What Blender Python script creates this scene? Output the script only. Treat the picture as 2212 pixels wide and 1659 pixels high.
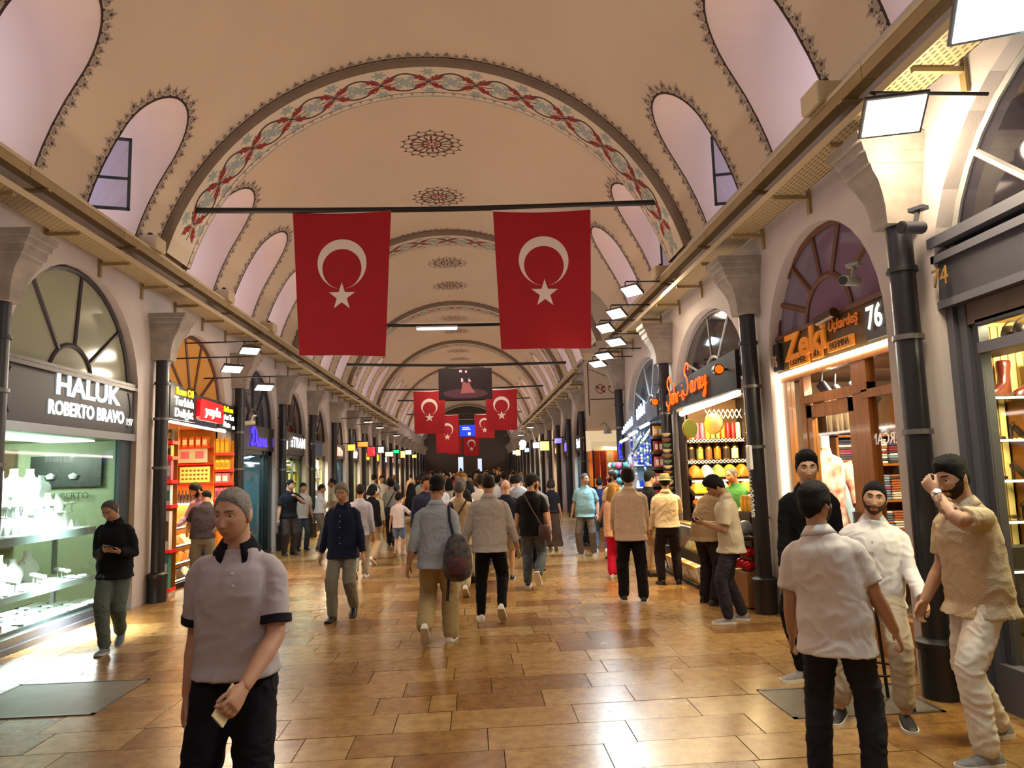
import bpy, bmesh, math, random
import numpy as np
from mathutils import Vector, Matrix, noise as mnoise
random.seed(7)
S = bpy.context.scene
COL = S.collection
for o in list(bpy.data.objects):
    bpy.data.objects.remove(o, do_unlink=True)
PI = math.pi

# ------------------------------------------------------------------ camera, world, light, exposure
HC = 1.78                                        # eye height of the photographer (m)
cam = bpy.data.cameras.new('camera')
cam.sensor_width = 36.0
cam.lens = 36.0 * 1590.0 / 2212.0
cam.clip_end = 300
camo = bpy.data.objects.new('camera', cam)
COL.objects.link(camo)
def aim(vx=1025., vy=1022., roll=.0294, f=1590., cx=1106., cy=829.5):
    d = Vector(((vx-cx)/f, (vy-cy)/f, 1.)).normalized()
    n = d.cross(Vector((1., -roll, 0.))).normalized()
    if n.y < 0: n = -n
    up = -n
    X = d.cross(up).normalized()
    if X.x < 0: X = -X
    A = np.array([X, d, up])                     # rows: world axes seen in camera coordinates (x right, y down, z forward)
    r, u, b = A[:, 0], -A[:, 1], -A[:, 2]
    return Matrix(((r[0], u[0], b[0], 0), (r[1], u[1], b[1], 0), (r[2], u[2], b[2], HC), (0, 0, 0, 1)))
camo.matrix_world = aim()
S.camera = camo
S.view_settings.view_transform = 'Standard'
S.view_settings.look = 'None'
S.view_settings.gamma = 1
S.view_settings.use_curve_mapping = False
S.view_settings.exposure = 0.0
S.cycles.use_denoising = True
S.cycles.max_bounces = 6
S.cycles.diffuse_bounces = 3
S.cycles.glossy_bounces = 3
S.cycles.transparent_max_bounces = 8
S.cycles.caustics_reflective = False
S.cycles.caustics_refractive = False
S.cycles.sample_clamp_indirect = 4.0
W = bpy.data.worlds.new('world'); S.world = W; W.use_nodes = True
W.node_tree.nodes['Background'].inputs[0].default_value = (.62, .60, .72, 1)
W.node_tree.nodes['Background'].inputs[1].default_value = .12

def s2l(c):
    c = c/255.
    return c/12.92 if c <= .04045 else ((c+.055)/1.055)**2.4
def hexc(h):
    h = h.lstrip('#')
    return tuple(s2l(int(h[i:i+2], 16)) for i in (0, 2, 4)) + (1.,)

def area_light(name, loc, direction, size, power, color, size_y=None, spread=PI):
    l = bpy.data.lights.new(name, 'AREA'); l.energy = power; l.color = color[:3]
    l.shape = 'RECTANGLE' if size_y else 'SQUARE'; l.size = size
    if size_y: l.size_y = size_y
    l.spread = spread
    o = bpy.data.objects.new(name, l); COL.objects.link(o)
    o.location = loc
    o.rotation_euler = Vector(direction).to_track_quat('-Z', 'Y').to_euler()
    return o
def point_light(name, loc, power, color, r=.08):
    l = bpy.data.lights.new(name, 'POINT'); l.energy = power; l.color = color[:3]; l.shadow_soft_size = r
    o = bpy.data.objects.new(name, l); COL.objects.link(o); o.location = loc
    return o
WARM = (1., .70, .36); AMBER = (1., .54, .16); NEUT = (1., .90, .76); COOL = (.72, .90, 1.); GREENW = (.80, 1., .93); LAV = (.84, .84, 1.)
# unseen uplights added along both walls, standing in for shop light on the vault
for (y, ln, p) in ((1., 9., 1.0), (11., 10., 1.0), (22., 12., 1.0), (35., 14., .9), (50., 16., .9), (66., 14., .9)):
    area_light('added_uplight', (-4.35, y, 2.75), (.62, 0, 1), ln, 64*ln/10*p, (1., .81, .68), .16)
    area_light('added_uplight', (3.0, y, 2.75), (-.62, 0, 1), ln, 64*ln/10*p, (1., .80, .68), .16)
# unseen fill lights added over the aisle, shining down for general brightness
for (x, y, p, c) in ((-.6, -2.5, 100, (1., .84, .72)), (-.6, 5., 62, (1., .80, .62)), (-.6, 13., 90, (1., .78, .56)), (-.6, 22., 100, (1., .80, .6)), (-.6, 32., 120, (1., .82, .62)), (-.6, 44., 150, (1., .82, .64)), (-.6, 56., 150, (1., .82, .64))):
    area_light('aisle_fill', (x, y, 6.6), (0, 0, -1), 3.0, p*1.1, c, 2.0)
# ------------------------------------------------------------------ materials
MATS = {}
def mat(name, hx, rough=.6, metal=0., emit=0., ehx=None, var=0., vscale=6., vhx=None, bump=0., bscale=40., spec=.5, alpha=None, coat=0., stretch=None):
    if name in MATS: return MATS[name]
    m = bpy.data.materials.new(name); m.use_nodes = True
    nt = m.node_tree; b = nt.nodes['Principled BSDF']
    c = hexc(hx) if isinstance(hx, str) else tuple(hx) + (1.,)
    b.inputs['Base Color'].default_value = c
    b.inputs['Roughness'].default_value = rough
    b.inputs['Metallic'].default_value = metal
    b.inputs['Specular IOR Level'].default_value = spec
    if coat: b.inputs['Coat Weight'].default_value = coat; b.inputs['Coat Roughness'].default_value = .08
    if emit:
        b.inputs['Emission Color'].default_value = hexc(ehx or hx) if isinstance(ehx or hx, str) else c
        b.inputs['Emission Strength'].default_value = emit
    if alpha is not None: b.inputs['Alpha'].default_value = alpha
    src = None
    if var or bump:
        tc = nt.nodes.new('ShaderNodeTexCoord'); src = tc.outputs['Object']
        if stretch:
            mp = nt.nodes.new('ShaderNodeMapping'); mp.inputs['Scale'].default_value = stretch
            nt.links.new(src, mp.inputs[0]); src = mp.outputs[0]
    if var:
        n = nt.nodes.new('ShaderNodeTexNoise'); n.inputs['Scale'].default_value = vscale; n.inputs['Detail'].default_value = 5
        nt.links.new(src, n.inputs[0])
        r = nt.nodes.new('ShaderNodeValToRGB')
        r.color_ramp.elements[0].position = .33; r.color_ramp.elements[1].position = .67
        d = hexc(vhx) if vhx else tuple(x*(1-var) for x in c[:3]) + (1.,)
        r.color_ramp.elements[0].color = d; r.color_ramp.elements[1].color = c
        nt.links.new(n.outputs['Fac'], r.inputs[0]); nt.links.new(r.outputs[0], b.inputs['Base Color'])
    if bump:
        n2 = nt.nodes.new('ShaderNodeTexNoise'); n2.inputs['Scale'].default_value = bscale; n2.inputs['Detail'].default_value = 3
        nt.links.new(src, n2.inputs[0])
        bp = nt.nodes.new('ShaderNodeBump'); bp.inputs['Strength'].default_value = bump; bp.inputs['Distance'].default_value = .01
        nt.links.new(n2.outputs['Fac'], bp.inputs['Height']); nt.links.new(bp.outputs[0], b.inputs['Normal'])
    MATS[name] = m
    return m
def glass_mat(name, hx, mixf=.12, rough=.03):
    """thin shop glass: mostly clear, a little mirror"""
    if name in MATS: return MATS[name]
    m = bpy.data.materials.new(name); m.use_nodes = True; nt = m.node_tree; nt.nodes.clear()
    o = nt.nodes.new('ShaderNodeOutputMaterial'); t = nt.nodes.new('ShaderNodeBsdfTransparent'); g = nt.nodes.new('ShaderNodeBsdfGlossy'); x = nt.nodes.new('ShaderNodeMixShader')
    t.inputs[0].default_value = hexc(hx); g.inputs['Roughness'].default_value = rough
    fr = nt.nodes.new('ShaderNodeFresnel'); fr.inputs[0].default_value = 1.45
    ma = nt.nodes.new('ShaderNodeMath'); ma.operation = 'MULTIPLY_ADD'; ma.inputs[1].default_value = .8; ma.inputs[2].default_value = mixf*.2
    ge = nt.nodes.new('ShaderNodeNewGeometry'); iv = nt.nodes.new('ShaderNodeMath'); iv.operation = 'SUBTRACT'; iv.inputs[0].default_value = 1.; nt.links.new(ge.outputs['Backfacing'], iv.inputs[1])
    mu = nt.nodes.new('ShaderNodeMath'); mu.operation = 'MULTIPLY'; nt.links.new(fr.outputs[0], ma.inputs[0]); nt.links.new(ma.outputs[0], mu.inputs[0]); nt.links.new(iv.outputs[0], mu.inputs[1]); nt.links.new(mu.outputs[0], x.inputs[0])
    nt.links.new(t.outputs[0], x.inputs[1]); nt.links.new(g.outputs[0], x.inputs[2]); nt.links.new(x.outputs[0], o.inputs[0])
    MATS[name] = m; return m

# ------------------------------------------------------------------ mesh builder
class MB:
    def __init__(s): s.v = []; s.f = []; s.m = []; s.i = 0
    def add(s, vs, fs, mi=None):
        n = len(s.v); s.v += [tuple(p) for p in vs]
        s.f += [tuple(n+k for k in f) for f in fs]; s.m += [s.i if mi is None else mi]*len(fs)
    def box(s, x0, x1, y0, y1, z0, z1, M=None):
        vs = [(x, y, z) for x in (x0, x1) for y in (y0, y1) for z in (z0, z1)]
        if M is not None: vs = [M @ Vector(p) for p in vs]
        s.add(vs, [(0, 1, 3, 2), (4, 6, 7, 5), (0, 4, 5, 1), (2, 3, 7, 6), (0, 2, 6, 4), (1, 5, 7, 3)])
    def loft(s, rings, closed=True, caps=True):
        n = len(rings[0]); vs = [p for r in rings for p in r]; fs = []
        for i in range(len(rings)-1):
            for j in range(n if closed else n-1):
                k = (j+1) % n
                fs.append((i*n+j, i*n+k, (i+1)*n+k, (i+1)*n+j))
        if caps and closed:
            fs.append(tuple(reversed(range(n)))); fs.append(tuple((len(rings)-1)*n+j for j in range(n)))
        s.add(vs, fs)
    def tube(s, pts, r, n=8, caps=True, sq=1., up=None):
        pts = [Vector(p) for p in pts]; rr = r if hasattr(r, '__len__') else [r]*len(pts)
        rings = []; prev = Vector(up) if up else None
        for i, p in enumerate(pts):
            d = (pts[min(i+1, len(pts)-1)] - pts[max(i-1, 0)])
            d = d.normalized() if d.length > 1e-9 else Vector((0, 0, 1))
            if prev is None: prev = Vector((0, 0, 1)) if abs(d.z) < .9 else Vector((1, 0, 0))
            a = (prev - d*prev.dot(d))
            a = a.normalized() if a.length > 1e-6 else d.orthogonal().normalized()
            b = d.cross(a); prev = a
            rings.append([p + a*(math.cos(t)*rr[i]) + b*(math.sin(t)*rr[i]*sq) for t in [2*PI*j/n for j in range(n)]])
        s.loft(rings, True, caps)
    def lathe(s, prof, n=16, c=(0, 0, 0), caps=True):
        s.loft([[(c[0]+r*math.cos(2*PI*j/n), c[1]+r*math.sin(2*PI*j/n), c[2]+z) for j in range(n)] for r, z in prof], True, caps)
    def ball(s, c, rx, ry=None, rz=None, n=10, k=6):
        ry = ry or rx; rz = rz or rx
        rings = [[(c[0]+rx*math.sin(a)*math.cos(2*PI*j/n), c[1]+ry*math.sin(a)*math.sin(2*PI*j/n), c[2]-rz*math.cos(a)) for j in range(n)] for a in [PI*(i+.12)/(k+.24) for i in range(k+1)]]
        s.loft(rings)
    def prism(s, poly, d0, d1, f):
        """poly: 2D outline; f(u, v, d) -> 3D"""
        n = len(poly)
        s.add([f(u, v, d0) for u, v in poly] + [f(u, v, d1) for u, v in poly],
              [tuple(reversed(range(n))), tuple(range(n, 2*n))] + [(j, (j+1) % n, n+(j+1) % n, n+j) for j in range(n)])
    def mesh(s, name, mats, smooth=None, bevel=0., uv=False):
        me = bpy.data.meshes.new(name)
        me.from_pydata(s.v, [], s.f)
        for m in (mats if isinstance(mats, (list, tuple)) else [mats]): me.materials.append(m)
        if any(s.m): me.polygons.foreach_set('material_index', s.m)
        bm = bmesh.new(); bm.from_mesh(me)
        bmesh.ops.recalc_face_normals(bm, faces=bm.faces)
        if bevel:
            es = [e for e in bm.edges if len(e.link_faces) == 2 and e.calc_face_angle(0) > .6]
            bmesh.ops.bevel(bm, geom=es, offset=bevel, segments=1, affect='EDGES', clamp_overlap=True)
        bm.to_mesh(me); bm.free()
        if smooth is not None:
            me.polygons.foreach_set('use_smooth', [True]*len(me.polygons))
            me.set_sharp_from_angle(angle=math.radians(smooth))
        me.update()
        return me
    def build(s, name, mats, parent=None, smooth=None, bevel=0.):
        return link(name, s.mesh(name, mats, smooth, bevel), parent)
def link(name, me, parent=None, loc=None, rot=None):
    o = bpy.data.objects.new(name, me); COL.objects.link(o)
    if parent is not None: o.parent = parent
    if loc is not None: o.location = loc
    if rot is not None: o.rotation_euler = rot
    return o
def empty(name, loc=(0, 0, 0), rz=0.):
    o = bpy.data.objects.new(name, None); COL.objects.link(o); o.location = loc; o.rotation_euler = (0, 0, rz); o.empty_display_size = .1
    return o
def tag(o, label=None, cat=None, group=None, kind=None):
    if label: o['label'] = label
    if cat: o['category'] = cat
    if group: o['group'] = group
    if kind: o['kind'] = kind
    return o
def kids(o): return [c for c in COL.objects if c.parent == o]
KID = {}
def copy_thing(o, loc=None, rz=None, label=None, mats=None):
    """copy of a thing with its parts and sub-parts (mesh data shared)"""
    if o.name not in KID: KID[o.name] = [c for c in COL.objects if c.parent == o]
    c = o.copy(); COL.objects.link(c)
    if loc is not None: c.location = loc
    if rz is not None: c.rotation_euler = (c.rotation_euler[0], c.rotation_euler[1], rz)
    if label: c['label'] = label
    for k in KID[o.name]:
        d = k.copy(); COL.objects.link(d); d.parent = c
        if k.name not in KID: KID[k.name] = [q for q in COL.objects if q.parent == k]
        for k2 in KID[k.name]:
            e = k2.copy(); COL.objects.link(e); e.parent = d
    return c
def override(o, m, slot=0):
    o.material_slots[slot].link = 'OBJECT'; o.material_slots[slot].material = m
def text(name, body, size, side, x, y, z, m, parent=None, depth=.01, align='CENTER', shear=0., sx=1., bold=0.):
    """lettering on a wall: side -1 = left wall (faces +X), +1 = right wall (faces -X), 0 = facing -Y"""
    cu = bpy.data.curves.new(name, 'FONT'); cu.body = body; cu.size = size; cu.extrude = depth; cu.align_x = align; cu.align_y = 'CENTER'
    cu.shear = shear; cu.offset = bold; cu.resolution_u = 3
    cu.materials.append(m)
    o = bpy.data.objects.new(name, cu); COL.objects.link(o)
    if side == -1: R = Matrix(((0, 0, 1), (1, 0, 0), (0, 1, 0)))
    elif side == 1: R = Matrix(((0, 0, -1), (-1, 0, 0), (0, 1, 0)))
    else: R = Matrix(((1, 0, 0), (0, 0, -1), (0, 1, 0)))
    o.matrix_world = Matrix.Translation((x, y, z)) @ R.to_4x4() @ Matrix.Diagonal((sx, 1, 1, 1))
    if parent is not None:
        o.parent = parent; o.matrix_parent_inverse = Matrix.Translation(parent.location).inverted()
    return o

PLAST = mat('plaster', 'beb4b0', .85, var=.10, vscale=1.5, bump=.15, bscale=60)
PLASTV = mat('vault_plaster', 'd6c4aa', .85, var=.05, vscale=.8, bump=.1, bscale=50)
REVEAL = mat('reveal_plaster', 'ead4c2', .8, var=.05, vscale=1.)  # same plaster as the vault, with the recesses' pinkish light put into its colour
STONE = mat('grey_stone', '8f857c', .8, var=.3, vscale=5, bump=.4, bscale=30)
RIBF = mat('rib_stone', '9c8d82', .8, var=.12, vscale=4)
DARKL = mat('border_line', '3a2622', .8)
MOTIF = mat('border_motif', 'a3968a', .8)
MOTIFD = mat('border_motif_dark', '4c3d38', .8)
PRED = mat('paint_red', '8a1418', .7)
PBLUE = mat('paint_grey_blue', '9aa7a4', .7)
PCREAM = mat('paint_cream', 'd8cbb4', .8)
BLACK = mat('black_paint', '17151a', .35)
BLACKM = mat('black_iron', '1b191c', .4, bump=.2, bscale=30)
# ------------------------------------------------------------------ the setting: floor, vault, walls
YB, YE = -7.0, 74.0                              # the aisle runs from behind the photographer to its far end
XL, XR = -4.95, 3.62                             # faces of the two shop walls
RV, VX, VZ = 4.36, -.62, 4.14                    # vault: radius, axis
ZF = 5.3                                         # springing line
def vx_at(z, side, R=RV): return VX + side*math.sqrt(max(R*R-(z-VZ)**2, 0))
def wpt(w, y, off=.004):                         # arc coordinate w (0 = crown, + = right) -> point just inside the vault
    a = w/RV
    return (VX+(RV-off)*math.sin(a), y, VZ+(RV-off)*math.cos(a))
def w_at(z, side): return side*RV*math.acos((z-VZ)/RV)

def zf(y): return max(0., y-18.)*.010            # the street climbs a little in the distance

# floor: stone tiles laid in courses across the aisle
fl = MB()
for (y0, y1) in ((YB, 18.), (18., YE+4)):
    fl.add([(-8.5, y0, zf(y0)-.012), (10.5, y0, zf(y0)-.012), (10.5, y1, zf(y1)-.012), (-8.5, y1, zf(y1)-.012)], [(0, 1, 2, 3)])
GROUT = mat('grout', '4a3a2c', .7)
floor = fl.build('floor', GROUT); tag(floor, kind='structure')
def tile_mat(name, hx, d):
    m = bpy.data.materials.new(name); m.use_nodes = True; nt = m.node_tree; b = nt.nodes['Principled BSDF']
    g = nt.nodes.new('ShaderNodeNewGeometry')
    n = nt.nodes.new('ShaderNodeTexNoise'); n.inputs['Scale'].default_value = 9; n.inputs['Detail'].default_value = 8; n.inputs['Roughness'].default_value = .7
    nt.links.new(g.outputs['Position'], n.inputs[0])
    r = nt.nodes.new('ShaderNodeValToRGB'); r.color_ramp.elements[0].position = .3; r.color_ramp.elements[1].position = .72
    r.color_ramp.elements[0].color = hexc(d); r.color_ramp.elements[1].color = hexc(hx)
    n3 = nt.nodes.new('ShaderNodeTexNoise'); n3.inputs['Scale'].default_value = 60; n3.inputs['Detail'].default_value = 2
    nt.links.new(g.outputs['Position'], n3.inputs[0])
    pit = nt.nodes.new('ShaderNodeValToRGB'); pit.color_ramp.elements[0].position = .27; pit.color_ramp.elements[1].position = .34
    pit.color_ramp.elements[0].color = (.45, .42, .4, 1)
    nt.links.new(n3.outputs['Fac'], pit.inputs[0])
    mx = nt.nodes.new('ShaderNodeMix'); mx.data_type = 'RGBA'; mx.blend_type = 'MULTIPLY'; mx.inputs[0].default_value = 1.
    nt.links.new(n.outputs['Fac'], r.inputs[0]); nt.links.new(r.outputs[0], mx.inputs[6]); nt.links.new(pit.outputs[0], mx.inputs[7])
    nt.links.new(mx.outputs[2], b.inputs['Base Color'])
    n2 = nt.nodes.new('ShaderNodeTexNoise'); n2.inputs['Scale'].default_value = 2.2; n2.inputs['Detail'].default_value = 4
    nt.links.new(g.outputs['Position'], n2.inputs[0])
    mr = nt.nodes.new('ShaderNodeMapRange'); mr.inputs[3].default_value = .14; mr.inputs[4].default_value = .34
    nt.links.new(n2.outputs['Fac'], mr.inputs[0]); nt.links.new(mr.outputs[0], b.inputs['Roughness'])
    bp = nt.nodes.new('ShaderNodeBump'); bp.inputs['Strength'].default_value = .12; bp.inputs['Distance'].default_value = .01
    nt.links.new(n.outputs['Fac'], bp.inputs['Height']); nt.links.new(bp.outputs[0], b.inputs['Normal'])
    b.inputs['Specular IOR Level'].default_value = .55
    return m
TM = [tile_mat('stone_tile_a', 'a8844e', '7c5832'), tile_mat('stone_tile_b', '9c7440', '6c4a26'), tile_mat('stone_tile_c', 'b0905e', '866540'), tile_mat('stone_tile_d', '8c6432', '623f1e')]
rt = random.Random(3)
known = {4.58: [-1.35, -.55, .15, .8, 1.69, 2.6], 5.0: [-1.2, -.86, .05, 1.03, 1.9, 2.8], 5.42: [-1.4, -.61, -.21, .7, 1.6, 2.5], 5.84: [-1.6, -.8, -.39, -.18, .5, 1.2, 2.1, 2.9], 6.26: [-1.5, -.62, .1, .93, 1.7, 2.6]}
tiles_far = [MB() for _ in TM]
def tile_pts(x0, x1, y0, y1):
    g = .0035; dz = rt.uniform(-.0012, .0012)
    sl = .030                                    # the courses are laid a shade askew to the aisle
    c = [(x0+g, y0+g), (x1-g, y0+g), (x1-g, y1-g), (x0+g, y1-g)]
    t = [(x, y+x*sl, zf(y)+dz) for x, y in c]; b = [(x, y, z-.013) for x, y, z in t]
    return t+b, [(0, 1, 2, 3), (0, 4, 5, 1), (1, 5, 6, 2), (2, 6, 7, 3), (3, 7, 4, 0)]
y = 4.58 - .42*26
ntile = 0
while y < 46.:
    key = min(known, key=lambda k: abs(k-y)); js = list(known[key]) if abs(key-y) < .05 else []
    lo = js[0] if js else rt.uniform(-1, 1); hi = js[-1] if js else lo
    if not js: js = [lo]
    step = (lambda: rt.choice((.42, .62, .74, .86, .95, 1.1)))
    while hi < 4.2: hi += step(); js.append(hi)
    while lo > -6.0: lo -= step(); js.insert(0, lo)
    for a, b in zip(js[:-1], js[1:]):
        vs, fs = tile_pts(a, b, y, y+.42)
        k = rt.choices(range(4), (5, 3, 2, 2))[0]
        if 4.1 < y < 13.6 and ntile < 298 and -5.1 < (a+b)/2 < 3.9 and abs((a+b)/2) < .75*y+.6:
            m = MB(); m.add(vs, fs); m.build('tile', TM[k], floor); ntile += 1
        else: tiles_far[k].add(vs, fs)
    y = round(y+.42, 4)
for m, t in zip(tiles_far, TM):
    if m.v: tag(m.build('tile_courses', t, floor), kind='stuff')
m = MB()
m.add([(-6, 45.9, zf(45.9)), (4.5, 45.9, zf(45.9)), (4.5, YE, zf(YE)), (-6, YE, zf(YE))], [(0, 1, 2, 3)])
tag(m.build('far_paving', TM[0], floor), kind='stuff')
# metal drain cover and access hatches let into the floor
for (x0, x1, y0, y1, nm, lab) in ((-4.15, -3.0, 6.15, 7.15, 'floor_hatch', 'steel-edged stone access hatch in the floor beside the jewellery window'), (2.2, 3.3, 5.3, 6.0, 'floor_hatch', 'steel-edged grey access hatch under the bar stool')):
    e = empty(nm, (0, 0, 0)); tag(e, lab, 'hatch')
    m = MB(); w = .03
    for (a, b, c, d) in ((x0, x1, y0, y0+w), (x0, x1, y1-w, y1), (x0, x0+w, y0, y1), (x1-w, x1, y0, y1)): m.box(a, b, c, d, -.004, .007)
    m.build('rim', mat('hatch_steel', '77706a', .35, .8), e)
    m = MB(); m.box(x0+w, x1-w, y0+w, y1-w, -.004, .004); m.build('cover', mat('hatch_cover', '6e6254', .4, var=.3, vscale=6), e)
e = MB(); e.lathe([(.0, .004), (.075, .004), (.08, 0)], 20, (-1.9, 6.98, 0), False); o = e.build('floor_drain', mat('drain_steel', '4d4a48', .4, .8)); tag(o, 'small round dark drain plate in the floor behind the person in the grey polo', 'drain')

# ---- vault with window openings
RIBY = [2.75] + [11.3+8.55*k for k in range(8)]
RW = .95
wins = [2.6-2.4, 2.6+2.45-.05, 7.45, 9.9]
for k in range(7): wins += [11.3+8.55*k+d for d in (1.8, 4.2, 6.6)]
WL = sorted(wins); WR = sorted([w-.08 for w in wins if not 17.0 < w < 23.6])
HW, ZS = .65, 6.35                               # window half width, springing of its arch
CY0, CY1 = 17.75, 23.35                          # side street on the right
def half(z, big=False):
    if big:
        t = (z-ZF)/1.62
        return 2.8*math.sqrt(max(0., 1-t*t)) if t < 1 else 0.
    if z <= ZS: return HW
    t = z-ZS
    return math.sqrt(max(0., HW*HW-t*t))
ZR = [ZF, 5.55, 5.8, 6.08, ZS] + [ZS+HW*math.sin(PI/2*i/12) for i in range(1, 13)] 
top_a = math.acos((ZR[-1]-VZ)/RV)
ANG = [math.acos((z-VZ)/RV) for z in ZR] + [top_a*(1-i/16) for i in range(1, 17)]
vault = MB()
for side, ws in ((-1, [(w, False) for w in WL]), (1, sorted([(w, False) for w in WR] + [((CY0+CY1)/2, True)]))):
    for i in range(len(ANG)-1):
        row = []
        for a in (ANG[i], ANG[i+1]):
            z = VZ+RV*math.cos(a)
            e = [YB]
            for w, big in ws:
                h = half(z, big); e += [w-h, w+h]
            e.append(YE); row.append((VX+side*RV*math.sin(a), z, e))
        (xa, za, ea), (xb, zb, eb) = row
        for k in range(0, len(ea), 2):
            vault.add([(xa, ea[k], za), (xa, ea[k+1], za), (xb, eb[k+1], zb), (xb, eb[k], zb)], [(0, 1, 2, 3)])
ceiling = vault.build('ceiling', PLASTV, smooth=40); tag(ceiling, kind='structure')

# deep window reveals, and the windows at their outer ends
WXL, WXR = -6.1, 4.85
SKYP = mat('daylit_pane', 'dfe2ff', .3, emit=3.7, ehx='d4daff')
WFRAME = mat('window_frame_grey', '3d434c', .5)
rev = MB()
for side, ws in ((-1, WL), (1, WR)):
    wx = WXL if side < 0 else WXR
    for n, w in enumerate(ws):
        prof = [(w-half(z), z) for z in ZR] + [(w+half(z), z) for z in reversed(ZR[:-1])]
        for (ya, za), (yb, zb) in zip(prof[:-1], prof[1:]):
            rev.add([(vx_at(za, side), ya, za), (vx_at(zb, side), yb, zb), (wx, yb, zb), (wx, ya, za)], [(0, 1, 2, 3)])
        rev.add([(vx_at(ZF, side), w-HW, ZF), (vx_at(ZF, side), w+HW, ZF), (wx, w+HW, ZF), (wx, w-HW, ZF)], [(0, 1, 2, 3)])
o = rev.build('window_reveal', REVEAL, ceiling, smooth=40)
nw = 0
for side, ws in ((-1, WL), (1, WR)):
    wx = (WXL if side < 0 else WXR)
    for w in ws:
        nw += 1
        we = empty('window_%d' % nw, (wx, w, ZF)); tag(we, kind='structure')
        fr = MB(); t = .05
        zt = ZS-ZF
        arc = [(HW*math.cos(PI*i/14), zt+HW*math.sin(PI*i/14)) for i in range(15)]
        out = [(-HW, 0)] + [(-c, z) for c, z in arc] + [(HW, 0)]
        fr.tube([(0, p, q) for p, q in out], t*.6, 4)
        for yy in (-.22, .22): fr.box(-.03, .03, yy-.02, yy+.02, 0, zt+.6)
        for zz in (.03, .55, zt): fr.box(-.03, .03, -HW, HW, zz-.02, zz+.02)
        fr.build('window_frame', WFRAME, we)
        cols = (-HW, -.22, .22, HW)
        if w > 34:
            pn = MB(); pn.add([(side*.02, p, q) for p, q in out], [tuple(range(len(out)))]); pn.build('pane', SKYP, we); continue
        for c0, c1 in zip(cols[:-1], cols[1:]):
            for z0, z1 in ((0, .55), (.55, zt), (zt, 9)):
                if z1 == 9:
                    us = [c0+(c1-c0)*i/4 for i in range(5)]
                    poly = [(c0, zt)] + [(c1, zt)] + [(u, zt+math.sqrt(max(0, HW*HW-u*u))) for u in reversed(us)]
                else: poly = [(c0, z0), (c1, z0), (c1, z1), (c0, z1)]
                pn = MB(); pn.prism(poly, 0, .012, lambda u, v, d: (side*.02+d, u, v)); pn.build('pane', SKYP, we)
# casements standing open inside three of the reveals
GLS = glass_mat('casement_glass', 'e4e8f6', .5)
for (x, yh, side) in ((-5.0, 9.32, -1), (3.95, 9.35, 1), (4.0, 13.0-.55, 1)):
    e = empty('open_casement', (x, yh, ZF)); tag(e, ('open two-pane casement in the second window recess on the left' if side < 0 else ('open blue-framed casement in the second window recess on the right' if yh < 10 else 'narrow open casement in the third window recess on the right')), 'window')
    e.rotation_euler = (0, 0, side*-.25)
    m = MB(); w, h = .62, .98
    for (a, b, c, d) in ((0, .035, 0, h), (w-.035, w, 0, h), (0, w, 0, .035), (0, w, h-.035, h), (0, w, h*.42, h*.42+.03)): m.box(a if side < 0 else -b, b if side < 0 else -a, -.015, .015, c, d)
    m.build('sash', mat('casement_frame', '3f4a55' if side < 0 else '2c6a9a', .5), e)
    for (c, d) in ((.035, h*.42), (h*.42+.03, h-.035)):
        m = MB(); m.box(.035 if side < 0 else -w+.035, w-.035 if side < 0 else -.035, -.004, .004, c, d); m.build('pane', GLS, e)

# transverse ribs with painted scrolls
RI = RV-.15
def arc_pts(R, n=48):
    a0 = math.acos((ZF-VZ)/R)
    return [-a0 + 2*a0*i/n for i in range(n+1)]
leaf = [(0, 0), (.22, .10), (.5, .17), (.8, .10), (1, 0), (.8, -.06), (.62, -.16), (.5, -.05), (.38, -.17), (.2, -.09)]
star = [(math.cos(2*PI*i/12)*(1 if i % 2 == 0 else .45), math.sin(2*PI*i/12)*(1 if i % 2 == 0 else .45)) for i in range(12)]
pal = [(-.30, 0), (-.42, .22), (-.24, .30), (-.40, .55), (-.16, .60), (0, 1.), (.16, .60), (.40, .55), (.24, .30), (.42, .22), (.30, 0)]
def ribbon(mb, pts, w, mi, f):
    """flat painted line through 2D points, mapped by f"""
    L = []
    for i, p in enumerate(pts):
        q0 = pts[max(i-1, 0)]; q1 = pts[min(i+1, len(pts)-1)]
        dx, dy = q1[0]-q0[0], q1[1]-q0[1]; l = math.hypot(dx, dy) or 1
        L.append(((p[0]-dy/l*w/2, p[1]+dx/l*w/2), (p[0]+dy/l*w/2, p[1]-dx/l*w/2)))
    vs = [f(*q) for ab in L for q in ab]
    mb.add(vs, [(2*i, 2*i+1, 2*i+3, 2*i+2) for i in range(len(L)-1)], mi)
def shape(mb, outline, cx, cy, ang, sc, mi, f, sy=None):
    c, s_ = math.cos(ang), math.sin(ang); sy = sy or sc
    mb.add([f(cx+c*x*sc-s_*y_*sy, cy+s_*x*sc+c*y_*sy) for x, y_ in outline], [tuple(range(len(outline)))], mi)
PAINTS = [DARKL, MOTIF, MOTIFD, PRED, PBLUE, PCREAM]
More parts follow.
